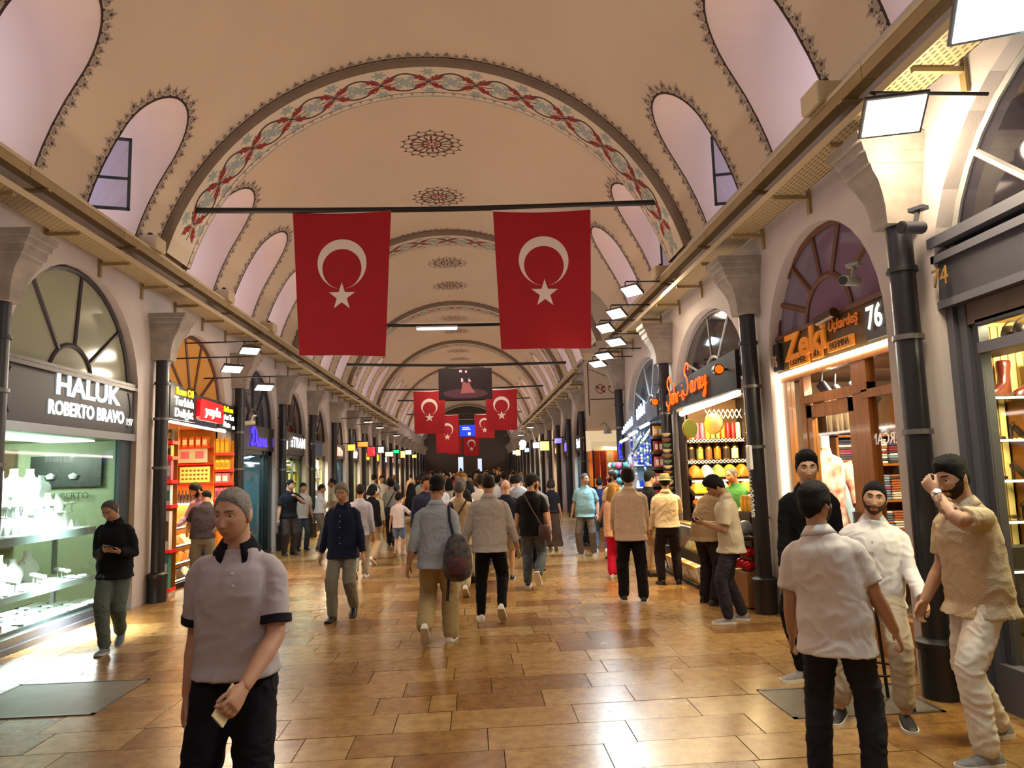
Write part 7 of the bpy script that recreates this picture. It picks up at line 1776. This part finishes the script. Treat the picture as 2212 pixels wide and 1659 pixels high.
# tan trousers with backpack, from behind
C = person('person from behind in a pale blue shirt and tan trousers with a dark patterned backpack', -.41, 8.05, 6, 1.79, 1.04, feet=((-.12, -.22, .07, 48, -5), (.10, .18, 0, -4, 5)), lean=3, arms=(('ang', -12, 14, 5, 14), ('ang', -10, 12, 0, 18)), head=(4, -4, 0), shirt=dict(m=cloth('98a0ae', 260, .25, .1), sleeve='rolled', hem=.82, ease=.026, loose=.016, collar=1, open=.3, cuff=1), pants=dict(m=cloth('a8946c'), style='wide'), shoe=WHITESH, hair=dict(m=HAIRM['black'], top=.042, side=.004, line=.5, back=-.22), skin='a0765a', vox=N)
# pale shirt, black trousers, from behind
person('person from behind in a pale striped shirt and black trousers, white shoes', .15, 9.10, 2, 1.80, 1.12, feet=((-.11, .10, 0, 0, -6), (.13, -.16, .06, 40, 8)), lean=2, arms=(('ang', 2, 17, 0, 12), ('ang', 2, 17, 0, 14)), head=(-6, -4, 0), shirt=dict(m=cloth('b0a8a4', 260, .25, .12), sleeve='three', hem=.84, ease=.024, collar=1, open=.3, loose=.008), pants=dict(m=cloth('0e0d10'), style='slim'), shoe=WHITESH, hair=dict(m=HAIRM['brown'], top=.006, side=.006, line=.8, bald=.42), skin='ac8064', vox=N)
# beige shirt with strap
D_ = person('person from behind in a beige shirt with a dark strap across the back', -.24, 11.0, 0, 1.72, 1.05, feet=WALK(.25, 0), shirt=dict(m=cloth('b39a78'), sleeve='long', hem=.80, ease=.024, loose=.012), pants=dict(m=cloth('b0a488'), style='straight'), shoe=WHITESH, hair=dict(m=HAIRM['salt'], top=.02, side=.012), skin='ac8064', vox=.013)
E_ = person('person from behind in a black T-shirt with a brown shoulder bag and grey jeans', .86, 11.6, 14, 1.77, 1.06, feet=((-.10, .12, 0, 0, -5), (.10, -.26, .10, 62, 6)), head=(40, 0, 0), arms=(('ang', 0, 10, 0, 14), ('ang', -4, 12, 0, 20)), shirt=dict(m=cloth('121116'), sleeve='short', hem=.82, ease=.024, sl=1.15), pants=dict(m=cloth('565d68', 300, .3, .3), style='straight'), shoe=dict(m=mat('shoe_dark', '24222a', .5), sole=mat('sole_white', 'dcd8d0', .5)), hair=dict(m=HAIRM['black'], top=.034, side=.016), beard=(HAIRM['black'], .003), skin='b68c70', vox=.012)
person('person from behind in a navy T-shirt beside the black T-shirt', .52, 12.5, 2, 1.70, 1.16, feet=WALK(.22, 1), shirt=dict(m=cloth('181c30'), sleeve='short', hem=.82, loose=.01), pants=dict(m=cloth('b8a888'), style='shorts'), shoe=BLKW, hair=dict(m=None), skin='c0947a', vox=.013)
person('person from behind in a black top and long brown striped skirt', 1.72, 16.8, 10, 1.62, .95, female=True, feet=WALK(.15, 0), shirt=dict(m=cloth('18141a'), sleeve='short', hem=.95), pants=dict(m=cloth('4a3428', 60, .5, .5), style='skirt'), shoe=WHITESH, hair=dict(m=HAIRM['brown'], top=.03, side=.02, long=.14), vox=.014)
person('person facing us in a pale turquoise T-shirt and grey trousers', 2.32, 15.6, 200, 1.74, 1.10, feet=((-.14, .0, 0, 0, -18), (.14, .02, 0, 0, 18)), arms=(('ang', -14, 14, 10, 40), ('ang', -10, 16, 0, 14)), head=(-50, 0, 0), belly=.04, shirt=dict(m=cloth('88b4c0'), sleeve='short', hem=.83, loose=.01), pants=dict(m=cloth('6c625c'), style='straight'), shoe=GREYSH, hair=dict(m=HAIRM['salt'], top=.010, side=.008, line=.62), skin='b68c70', vox=.012)
person('person from behind in a navy T-shirt and blue jeans by the ornament stand', 2.74, 16.3, 15, 1.62, 1.0, feet=((-.12, 0, 0, 0, -12), (.14, -.05, 0, 0, 16)), shirt=dict(m=cloth('1a2144'), sleeve='short', hem=.86), pants=dict(m=cloth('5d7492', 300, .3, .25), style='straight'), shoe=WHITESH, hair=dict(m=HAIRM['black'], top=.018), vox=.014)
person('person in a black top reaching towards the textile stall', 2.60, 17.6, 60, 1.70, .95, female=True, arms=(('ang', 10, 8, 0, 20), ('ang', 95, 12, 0, 12)), shirt=dict(m=cloth('1a1a20'), sleeve='short', hem=.88), pants=dict(m=cloth('15151a'), style='slim'), hair=dict(m=HAIRM['black'], top=.028, side=.02), vox=.015)
person('tall person in a tan shirt raising an arm beside the bead shop', 2.80, 14.9, 340, 1.77, 1.0, arms=(('ang', 10, 8, 0, 20), ('ang', 30, 10, 0, 60)), head=(-60, 8, 0), shirt=dict(m=cloth('b89a70'), sleeve='short', hem=.84, collar=1), pants=dict(m=cloth('2c2a30'), style='straight'), hair=dict(m=HAIRM['brown'], top=.012, side=.006), beard=(HAIRM['brown'], .003), vox=.013)
person('person in a peach jacket and bright pink trousers at the right', 2.30, 12.3, 20, 1.56, .95, female=True, feet=((-.08, .02, 0, 0, -8), (.08, -.03, 0, 0, 8)), head=(30, 0, 0), arms=(('ang', 2, 6, 0, 12), ('ang', 10, 8, 0, 30)), shirt=dict(m=cloth('d8a888'), sleeve='long', hem=.78, loose=.014), pants=dict(m=cloth('d01c40'), style='wide'), shoe=WHITESH, hair=dict(m=HAIRM['blond'], top=.036, side=.03, long=.27, hw=.095), skin='b88664', vox=.012)
person('person from behind in a cream shirt and black trousers standing right of the aisle', 2.10, 10.1, 8, 1.81, 1.10, feet=((-.12, .06, 0, 0, -6), (.13, -.08, 0, 0, 8)), arms=(('ang', 14, 8, 10, 40), ('ang', 12, 8, 10, 36)), shirt=dict(m=cloth('c9ae94', 260, .22), sleeve='long', hem=.82, ease=.024, collar=1, open=.3, loose=.012), pants=dict(m=cloth('161214'), style='straight'), shoe=BLKW, hair=dict(m=HAIRM['darkbrown'], top=.034, side=.016), skin='a0785c', vox=N*1.1)
F_ = person('person in a black cap and black T-shirt turned to the right by the spice shop', 2.90, 12.4, 70, 1.76, 1.08, head=(0, 0, 0), shirt=dict(m=cloth('141318'), sleeve='short', hem=.82), pants=dict(m=cloth('b09a78'), style='straight'), hair=dict(m=HAIRM['black'], top=.01, side=.008), skin='c4947a', vox=.012)
G_ = person('person from behind in an olive brimmed hat and cream shirt at the spice counter', 2.97, 11.45, 10, 1.70, 1.04, feet=((-.14, -.02, 0, 0, -20), (.13, .02, 0, 0, 6)), arms=(('ang', 6, 10, 0, 14), ('ang', 40, 12, 0, 60)), shirt=dict(m=cloth('cdb596', 260, .22), sleeve='long', hem=.92, ease=.022, collar=1, loose=.006), pants=dict(m=cloth('231c1e'), style='straight'), hair=dict(m=HAIRM['darkbrown'], top=.01, side=.010), skin='a0785c', vox=.011)
H_ = person('person in a khaki shirt bending over a phone, dark trousers, at the spice shop', 3.06, 9.75, 50, 1.74, 1.08, feet=((-.14, .05, 0, 0, -4), (.12, -.12, 0, 0, 16)), lean=26, arms=(('ik', (-.02, .48, 1.10), (-.6, -.2, -.7), dict(palm=(.6, 0, .6), hd=(.3, .8, -.1), curl=45)), ('ik', (.06, .46, 1.10), (.6, -.2, -.7), dict(palm=(-.6, 0, .6), hd=(-.2, .85, -.1), curl=45))), head=(0, -30, 0), shirt=dict(m=cloth('a58a68', 260, .22), sleeve='rolled', hem=.84, ease=.024, loose=.012, collar=1), pants=dict(m=cloth('2a2228'), style='straight'), hair=dict(m=HAIRM['black'], top=.02), skin='ac8064', vox=.0105)
I_ = person('person in an oatmeal polo and dark jeans looking at a phone', 2.98, 8.55, 285, 1.73, .96, feet=((-.10, .12, 0, 0, -14), (.13, -.06, 0, 0, 12)), lean=6, side=-3, arms=(('ik', (-.08, .33, 1.16), (-.45, -.5, -.7), dict(palm=(.6, .2, .6), hd=(.4, .85, .1), curl=45)), ('ik', (.06, .33, 1.15), (.5, -.5, -.7), dict(palm=(-.6, .2, .6), hd=(-.4, .85, .1), curl=45))), head=(-4, -30, 0), shirt=dict(m=cloth('c3b49a', 400, .3), sleeve='short', hem=.82, ease=.026, collar=1, open=.7, loose=.016, sl=1.1), pants=dict(m=cloth('332f38', 300, .3, .3), style='straight'), shoe=GREYSH, hair=dict(m=HAIRM['black'], top=.038, side=.018, quiff=.012), skin='a87c5c', vox=N)
person('person in a green vest behind the spice counter', 4.15, 11.62, 235, 1.80, 1.0, head=(10, -12, 0), arms=(('ang', 25, 8, 0, 50), ('ang', 25, 8, 0, 50)), shirt=dict(m=cloth('44783f'), sleeve='short', hem=.86), hair=dict(m=HAIRM['salt'], top=.006, side=.006, line=.8, bald=.5), skin='c4805c', vox=.012)
# group at the right
J_ = person('person all in black looking at us by the wooden door', 3.03, 6.25, 196, 1.93, .98, feet=((.0, -.18, .0, 0, -6), (.30, .12, 0, 0, 62)), arms=(('ang', 4, 8, 0, 16), ('ang', 8, 8, 0, 20)), head=(0, -3, 0), shirt=dict(m=cloth('0f0e12'), sleeve='long', hem=.84, collar=1, open=.7), pants=dict(m=cloth('0d0c10'), style='slim'), shoe=GREYSH, hair=dict(m=HAIRM['black'], top=.030, side=.008, line=.56, quiff=.012), skin='c8a084', vox=N)
K_ = person('person from behind in a white short sleeved shirt and charcoal jeans', 1.98, 4.12, 32, 1.69, 1.05, feet=((-.15, .04, 0, 0, -10), (.15, -.04, 0, 0, 12)), lean=2, side=-6, arms=(('ang', 6, 12, 0, 22), ('ang', 4, 14, 0, 22, dict(curl=55))), head=(30, 2, 0), shirt=dict(m=cloth('d2c8c2', 260, .22), sleeve='short', hem=.80, ease=.026, collar=1, open=.3, loose=.018, sl=1.12), pants=dict(m=cloth('2b2930', 300, .35, .35), style='straight'), hair=dict(m=HAIRM['darkbrown'], top=.030, side=.014), beard=(HAIRM['stubble'], .002), skin='b0846a', vox=N)
L_ = person('person in a white long shirt and beige trousers sitting on the black bar stool', 2.92, 5.42, 206, 1.78, 1.06, feet=((-.113, .33, 0, 0, -6), (.30, .33, 0, 0, 14)), pelvis=(0, .0, .80), lean=-2, side=-4, twist=6, sitting=True, arms=(('ang', 22, 10, 0, 30, dict(curl=30)), ('ang', 10, 10, 0, 34, dict(curl=40))), head=(8, -2, -4), shirt=dict(m=cloth('d8d4d6', 260, .22), sleeve='long', hem=.86, ease=.026, collar=1, open=1.0, loose=.010, cuff=1, buttons=(1.36, 1.28, 1.2, 1.1)), pants=dict(m=cloth('a89c88'), style='straight', end=.14), shoe=BLKW, hair=dict(m=HAIRM['black'], top=.014, side=.005, line=.56), beard=(mat('beard_thin', '4a3226', .8, bump=.6, bscale=200, spec=.2), .0018), skin='bc947a', vox=N)
M_ = person('person with a tattooed forearm in a cream shirt, hand at the mouth', 3.14, 4.60, 262, 1.86, 1.04, feet=((-.20, .22, 0, 0, 6), (.16, -.20, 0, 0, 4)), lean=4, side=2, arms=(('ik', (-.05, .265, 1.50), (-.75, -.25, -.60), dict(palm=(.4, -.8, .3), hd=(.55, .1, .75), curl=70, thumb=25)), ('ang', 8, 10, 0, 24, dict(curl=50))), head=(-4, -8, 0), shirt=dict(m=cloth('bda88a', 90, .5, .15), sleeve='short', hem=.83, ease=.024, collar=1, open=.8, loose=.016, sl=1.08), pants=dict(m=cloth('d9d0c4'), style='straight', fold=1.1), shoe=GREYSH, hair=dict(m=HAIRM['black'], top=.030, side=.006, line=.52, quiff=.014), beard=(mat('beard_dark', '2c1d16', .8, bump=.6, bscale=200, spec=.2), .003), skin='b48a6e', vox=N)
# left middle distance
person('person in a black polo with a raised hand at the left shops', -4.40, 17.9, 140, 1.78, 1.06, feet=((-.10, .0, 0, 0, -10), (.12, 0, 0, 0, 10)), arms=(('ik', (-.08, .24, 1.34), (-.8, .1, -.7), dict(curl=50)), ('ang', 0, 12, 0, 10)), head=(-20, 0, 0), shirt=dict(m=cloth('15151c'), sleeve='short', hem=.88, collar=1), pants=dict(m=cloth('3c3232'), style='straight'), hair=dict(m=HAIRM['black'], top=.014, side=.007), skin='b08468', vox=.013)
person('shorter person half hidden behind the black polo at the left shops', -4.32, 18.9, 150, 1.68, 1., shirt=dict(m=cloth('b0a8a0'), sleeve='short', hem=.84), pants=dict(m=cloth('3a3c44')), hair=dict(m=HAIRM['brown'], top=.02), vox=.016)
person('person in a white shirt with folded arms and grey trousers at the left shops', -3.90, 18.9, 75, 1.64, 1.08, belly=.03, arms=(('ik', (.12, .22, 1.18), (-.9, -.1, -.5), dict(curl=40, palm=(0, -1, 0), hd=(1, .1, 0))), ('ik', (-.12, .24, 1.20), (.9, -.1, -.5), dict(curl=40, palm=(0, -1, 0), hd=(-1, .1, 0)))), shirt=dict(m=cloth('c8c4c4'), sleeve='rolled', hem=.98, collar=1), pants=dict(m=cloth('6e6862'), style='straight'), hair=dict(m=HAIRM['brown'], top=.008, side=.007), skin='a87a5c', vox=.013)
person('person in a pale polo beside the folded arms, left shops', -3.62, 19.4, 250, 1.78, 1.12, shirt=dict(m=cloth('b8b49c'), sleeve='short', hem=.84, collar=1), pants=dict(m=cloth('8c8678')), hair=dict(m=HAIRM['black'], top=.004, side=.004, line=.8, bald=.5), skin='94684c', vox=.014)
person('person from behind in a pale grey shirt, just behind the navy buttoned shirt', -2.05, 13.4, 0, 1.68, 1.05, feet=WALK(.25, 1), shirt=dict(m=cloth('a8a8b8'), sleeve='long', hem=.82), pants=dict(m=cloth('b0a898')), shoe=WHITESH, hair=dict(m=HAIRM['brown'], top=.02), vox=.014)
person('person in a black top and beige trousers, right of the navy shirt', -2.12, 15.3, 20, 1.64, .95, female=True, feet=WALK(.2, 0), shirt=dict(m=cloth('141218'), sleeve='long', hem=.86), pants=dict(m=cloth('b4a084'), style='wide'), shoe=WHITESH, hair=dict(m=HAIRM['black'], top=.034, side=.026, long=.16), vox=.014)
person('person in a white sun hat and long cream tunic, back to us', -2.42, 18.2, 10, 1.52, 1.05, feet=WALK(.2, 0), shirt=dict(m=cloth('ccc0a4'), sleeve='long', hem=.66, loose=.02), pants=dict(m=cloth('847a64'), style='wide'), hair=dict(m=mat('hat_white', 'dcd4c4', .8), top=.03, side=.03, line=.35, back=-.5), vox=.014)
P_ = person('person from behind in a pale shirt with a large black sling bag', -2.15, 19.2, 0, 1.70, 1.05, feet=WALK(.25, 0), shirt=dict(m=cloth('9c9c94'), sleeve='short', hem=.84), pants=dict(m=cloth('2a262a')), hair=dict(m=HAIRM['black'], top=.02), vox=.014)
person('small person in a white T-shirt and pale blue shorts walking away', -1.70, 16.6, 8, 1.40, .92, child=True, feet=WALK(.22, 1), arms=(('ang', 0, 10, 0, 12), ('ang', 20, 40, 0, 20)), shirt=dict(m=cloth('dcd2d4'), sleeve='short', hem=.84), pants=dict(m=cloth('7a96cc'), style='shorts'), shoe=GREYSH, hair=dict(m=HAIRM['brown'], top=.02, side=.012), skin='c0947a', vox=.012)
person('person in a black top holding the hand of the small person', -1.47, 17.2, 0, 1.62, .95, female=True, feet=WALK(.2, 0), arms=(('ang', 0, 24, 0, 14), ('ang', 0, 8, 0, 14)), shirt=dict(m=cloth('131116'), sleeve='none', hem=.98), pants=dict(m=cloth('b8a482'), style='wide'), hair=dict(m=HAIRM['darkbrown'], top=.034, side=.026, long=.42, hw=.10), vox=.014)
person('person in a bright pale blue T-shirt and dark trousers facing us in mid crowd', -1.62, 23.4, 180, 1.76, 1., shirt=dict(m=cloth('a4cce0'), sleeve='short', hem=.88), pants=dict(m=cloth('1a1c28')), vox=.016)
person('person in a white T-shirt, back to us, beyond the backpack', -.78, 16.0, 0, 1.74, 1., shirt=dict(m=cloth('c8c4cc'), sleeve='short', hem=.84), pants=dict(m=cloth('30343c')), hair=dict(m=HAIRM['black'], top=.02), vox=.016)
person('person in a mint top, back to us, in the centre of the aisle', -.10, 15.2, 0, 1.60, .95, female=True, shirt=dict(m=cloth('8ca098'), sleeve='short', hem=.86), pants=dict(m=cloth('2a2c34')), hair=dict(m=HAIRM['black'], top=.03, side=.02, long=.2), vox=.016)
# ---- the crowd further down: a few made figures, then copies with other clothes
rc = random.Random(21); PROTO = []
SHN = ('white', 'black', 'tan', 'navy', 'pale', 'brown', 'grey', 'red', 'black', 'beige', 'slate', 'off-white'); PTN = ('black', 'blue', 'khaki', 'dark brown', 'grey', 'beige')
SHC = [cloth(h) for h in ('cfc8c0', '1a1a22', 'b8a890', '2a3048', 'd8d0cc', '6a5040', '8a8c94', 'a83c34', '1c1c20', 'c8b8a0', '54606c', 'e0d8d0')]
PTC = [cloth(h) for h in ('1c1c24', '3a4458', '8c8068', '2a2422', '5c6068', 'b0a488')]
HRC = [HAIRM[k] for k in ('black', 'black', 'darkbrown', 'brown', 'salt', 'blond')]
for k in range(8):
    fm = k in (2, 5, 7)
    PROTO.append(person('distant walker in the dense crowd far down the aisle', 0, 0, 180 if k in (3, 6) else 0, (1.74, 1.70, 1.62, 1.76, 1.80, 1.60, 1.72, 1.64)[k], 1.04 if not fm else .96, z=0, female=fm, feet=WALK(.24, k % 2), shirt=dict(m=SHC[k], sleeve=('short', 'long')[k % 2], hem=.83), pants=dict(m=PTC[k % 6], style='straight' if k != 5 else 'wide'), hair=dict(m=HRC[k % 5], top=.026, side=.014, long=.25 if fm else 0), vox=.026, group='dense crowd far down the aisle'))
finish_people()
used = []
def crowd_spot(i):
    for _ in range(60):
        y = 13.5+46*(i/95.)**1.25+rc.uniform(-1.5, 1.5); x = rc.uniform(-3.4, 2.3) if y > 24 else rc.uniform(-1.4, 1.6) if y > 17 else rc.uniform(-1.0, 1.3)
        if y < 19 and -.2 < x < .25 and False: continue
        if all((x-a)**2+(y-b)**2 > .36 for a, b in used): break
    used.append((x, y)); return x, y
for Q in PEOPLE:
    p = Q['W'].translation
    if Q not in PROTO: used.append((p.x, p.y))
SKN = [skin_mat(h) for h in ('b68c70', 'a87c5c', 'c8a084', 'a0765a')]
for i in range(104):
    q = PROTO[i % 8]['obj']; x, y = crowd_spot(i)
    if i < 8: c = q; c.location = (x, y, zf(y)); c.rotation_euler.z = rc.uniform(-.5, .5)
    else:
        c = copy_thing(q, (x, y, zf(y)), rc.uniform(-.5, .5)+(PI if rc.random() < .25 else 0))
    k_ = rc.uniform(.95, 1.05); c.scale = (k_, k_, k_)
    sc_, pc_ = (i, i % 6) if i < 8 else (rc.randrange(12), rc.randrange(6))
    c['label'] = 'distant walker in a %s top and %s %s, %s of the %s crowd' % (SHN[sc_], PTN[pc_], 'trousers', 'left side' if x < -1.5 else 'middle' if x < .4 else 'right side', 'near' if y < 22 else 'middle' if y < 34 else 'far' if y < 46 else 'furthest')
    if i < 8: continue
    for o in c.children:
        nm = o.name.split('.')[0]
        if nm in ('shirt', 'top'): override(o, SHC[sc_])
        elif nm in ('trousers', 'skirt'): override(o, PTC[pc_])
        elif nm == 'hair' : override(o, rc.choice(HRC))
        elif nm == 'body': override(o, rc.choice(SKN))

# ---- things worn and held
def put(nm, mb, m_, lab, cat, **k): return tag(mb.build(nm, m_, None, **k), lab, cat)
def wrist(Q, k): return Q['T'](Q['ARM'][k][2])
def dirw(Q, v): return (Q['W'].to_3x3() @ Vector(v)).normalized()
# phone in the hand of the grey polo man
def phone(p, up, n, lab, m_, w=.072, h=.150):
    b = MB(); up = up.normalized(); t = up.cross(n).normalized(); n = t.cross(up)
    Mx = Matrix((t, up, n)).transposed().to_4x4(); Mx.translation = p
    b.box(-w/2, w/2, -h/2, h/2, -.004, .004, Mx); b.i = 1; b.box(-w*.45, w*.45, -h*.46, h*.46, .0041, .0048, Mx)
    o = b.build('phone', [m_, mat('phone_screen', '20242c', .08)], bevel=.003); return tag(o, lab, 'phone')
def hand_mid(Q, k, a=.09, n=.03):
    S_, E, Wr, fd, med, opt = Q['ARM'][k]; d = Vector(opt.get('hd', fd)).normalized(); n_ = (med-d*med.dot(d)).normalized(); return Q['T'](Wr+d*a+n_*n), dirw(Q, d), dirw(Q, n_)
p, d, n = hand_mid(A, 0, .085, .032); phone(p, d, n, 'phone in a cream case in the hand of the person in the grey polo', mat('phone_case_cream', 'd8c8a0', .4))
for Q, lab in ((B, 'dark phone in the hands of the person by the jewellery window'), (H_, 'dark phone held by the bending person in khaki'), (I_, 'dark phone in the hands of the person in the oatmeal polo')):
    p, d, n = hand_mid(Q, 1, .10, .035); phone(p, d, n, lab, BLACK)
# watch on the cream shirt man
S_, E2, Wr, fd, med, opt = M_['ARM'][0]; e = empty('wrist_watch', (0, 0, 0)); tag(e, 'steel wrist watch with a pale dial on the raised wrist by the shoe shop', 'watch')
c = M_['T'](E2.lerp(Wr, .90)); dv = dirw(M_, fd); b = MB(); b.tube([c-dv*.011, c+dv*.011], [.036, .0345], 18); b.build('strap', STEEL, e, smooth=40)
nn = (Vector((-.25, -1, .15))-dv*Vector((-.25, -1, .15)).dot(dv)).normalized(); b = MB(); b.tube([c+nn*.030, c+nn*.043], .021, 16); b.build('case', STEEL, e, smooth=40); b = MB(); b.tube([c+nn*.043, c+nn*.0445], .018, 16); b.build('dial', mat('watch_dial', 'c8e0f4', .15), e)
# tattoos: dark flat marks on the raised forearm
b = MB(); rr_ = random.Random(4); S0 = M_['T'](E2); S1 = M_['T'](Wr); ax = (S1-S0).normalized(); u_ = ax.orthogonal().normalized(); v_ = ax.cross(u_)
for i in range(34):
    t = rr_.uniform(.08, .80); a = rr_.uniform(0, 2*PI); R = (.044 if t < .4 else .044-.014*(t-.4)/.5)*1.12*M_['s']*1.06; c = S0.lerp(S1, t); k = rr_.uniform(.007, .017); rd = [rr_.uniform(.55, 1.1) for _ in range(10)]
    f = lambda q, w, R=R, c=c, a=a: c+ax*q+(u_*math.cos(a+w/R)+v_*math.sin(a+w/R))*R
    b.add([f(k*1.5*math.cos(z_)*rd[j], k*math.sin(z_)*rd[j]) for j, z_ in enumerate([2*PI*i_/10 for i_ in range(10)])], [tuple(range(10))])
tag(b.build('tattoo', mat('tattoo_ink', '6e5348', .6), M_['obj']), kind='stuff').location = -M_['W'].translation
# backpack on the tan trousers man (hangs from the right shoulder)
e = empty('backpack', (0, 0, 0)); tag(e, 'dark patterned backpack hanging from one shoulder of the tan trousers walker', 'backpack')
PAT = mat('backpack_pattern', '20243c', .8, var=.9, vscale=16, vhx='5c5648', bump=.4, bscale=40); BP = lambda x_, y_, z_: C['T'](C['TB']((x_, y_, z_)))
b = MB(); rings = []
for z_, w, d_ in ((.70, .06, .05), (.74, .13, .085), (.84, .155, .105), (.96, .15, .105), (1.06, .125, .09), (1.14, .09, .06), (1.17, .04, .03)): rings.append([BP(.245+w*math.cos(t), -.20+d_*math.sin(t), z_) for t in [2*PI*i/18 for i in range(18)]])
b.loft(rings); b.build('bag_body', PAT, e, smooth=60)
b = MB(); rings = [[BP(.25+w*math.cos(t), -.29+d_*math.sin(t), z_) for t in [2*PI*i/14 for i in range(14)]] for z_, w, d_ in ((.76, .07, .02), (.80, .10, .045), (.90, .105, .05), (.95, .08, .03))]; b.loft(rings); b.build('front_pocket', mat('backpack_red', '6a2a26', .8, var=.7, vscale=20, vhx='2a2c3c'), e, smooth=60)
for (pts) in ([(.20, -.15, 1.14), (.16, -.135, 1.30), (.145, -.09, 1.46), (.155, -.0, 1.50), (.16, .10, 1.42), (.20, .14, 1.25)], [(.15, -.2, .72), (.14, -.19, .60), (.13, -.18, .50)]):
    b = MB(); b.tube([BP(*q) for q in pts], .016, 6, sq=.5); b.build('strap', mat('strap_navy', '1a1c2c', .8), e)
# strap and bags of others
def strap_bag(Q, lab, pts, mm, bag, bm2, nm='shoulder_bag'):
    e = empty(nm, (0, 0, 0)); tag(e, lab, 'bag'); f = lambda q: Q['T'](Q['TB'](q))
    b = MB(); b.tube([f(q) for q in pts], .013, 6); b.build('strap', mm, e)
    (cx, cy, cz), (rx, ry, rz) = bag; b = MB()
    b.loft([[f((cx+rx*q*math.cos(t), cy+ry*q*math.sin(t), cz+rz*h)) for t in [2*PI*i/14 for i in range(14)]] for h, q in ((-1, .6), (-.8, .95), (0, 1), (.8, .95), (1, .7))]); b.build('bag_body', bm2, e, smooth=50)
strap_bag(E_, 'brown shoulder bag of the person in the black T-shirt', [(-.10, -.13, 1.47), (.02, -.155, 1.25), (.17, -.155, 1.0)], mat('strap_brown', '3a2826', .7), ((.22, -.12, .88), (.10, .06, .11)), mat('bag_brown', '4a3436', .7))
strap_bag(D_, 'black strapped pouch of the person in the beige shirt', [(.12, -.12, 1.47), (-.02, -.155, 1.25), (-.17, -.15, 1.0)], BLACK, ((-.22, -.06, .92), (.05, .08, .09)), BLACK)
strap_bag(P_, 'large black sling bag at the back of the pale shirted walker', [(.12, -.12, 1.47), (0, -.155, 1.25), (-.1, -.16, 1.05)], BLACK, ((-.06, -.22, .88), (.2, .09, .18)), mat('bag_black', '14161c', .7))
# hats
def hat(Q, lab, m_, brim, crown_h, nm, front=None):
    e = empty(nm, (0, 0, 0)); tag(e, lab, 'hat'); f = lambda x_, y_, z_: tuple(Q['TH'](np.array([[x_, y_, z_]]))[0])
    E2_ = lambda z_, w, d_, yo=-.004: [f(w*math.cos(t), yo+d_*math.sin(t), z_+.0) for t in [2*PI*i/24 for i in range(24)]]
    b = MB(); b.loft([E2_(.045, .088, .110), E2_(.08, .086, .106), E2_(.045+crown_h*.75, .078, .095), E2_(.045+crown_h, .062, .080), E2_(.045+crown_h*1.02, .03, .04)]); b.build('crown', m_, e, smooth=60)
    b = MB()
    if front is None: b.loft([E2_(.046, .088, .110), E2_(.030, .088+brim, .110+brim), E2_(.024, .088+brim, .110+brim), E2_(.038, .086, .108)], True, False)
    else: b.loft([[f(.075*math.cos(t), .06+(.05+front)*math.sin(t)*.9+.02, z_) for t in np.linspace(0, PI, 14)] for z_ in (.050, .058)], True)
    b.build('brim' if front is None else 'peak', m_, e, smooth=60); return e
hat(G_, 'olive brimmed hat on the person at the spice counter', mat('hat_olive', '6e6440', .9, bump=.4, bscale=150), .055, .10, 'brimmed_hat')
hat(F_, 'black baseball cap on the person in the black T-shirt by the spice shop', mat('cap_black', '0b0a0d', .9), 0, .085, 'baseball_cap', .07)
# bar stool
e = empty('bar_stool', (2.92, 5.50, 0)); tag(e, 'black metal bar stool under the seated person in the white shirt', 'stool')
b = MB(); b.lathe([(.0, .715), (.15, .715), (.165, .73), (.165, .75), (.15, .765), (0, .765)], 20, caps=False); b.build('seat', BLACK, e, smooth=40)
for k in range(4):
    t = PI/4+k*PI/2; b = MB(); b.tube([(.11*math.cos(t), .11*math.sin(t), .72), (.24*math.cos(t), .24*math.sin(t), 0)], .013, 8); b.build('leg', BLACK, e)
b = MB(); b.tube([(.195*math.cos(t), .195*math.sin(t), .26) for t in [2*PI*i/24 for i in range(25)]], .009, 6, False); b.build('foot_ring', BLACK, e)
# ---- lettering becomes plain mesh objects
dg = bpy.context.evaluated_depsgraph_get(); dg.update()
for o in [o for o in COL.objects if o.type == 'FONT']:
    me = bpy.data.meshes.new_from_object(o.evaluated_get(dg)); nm = o.name.split('.')[0]
    w = o.matrix_world.copy(); p = o.parent; mi = o.matrix_parent_inverse.copy(); mb_ = o.matrix_basis.copy(); m_ = o.data.materials[0]
    bpy.data.objects.remove(o)
    n = bpy.data.objects.new(nm, me); COL.objects.link(n)
    if not me.materials: me.materials.append(m_)
    n.parent = p; n.matrix_parent_inverse = mi; n.matrix_basis = mb_
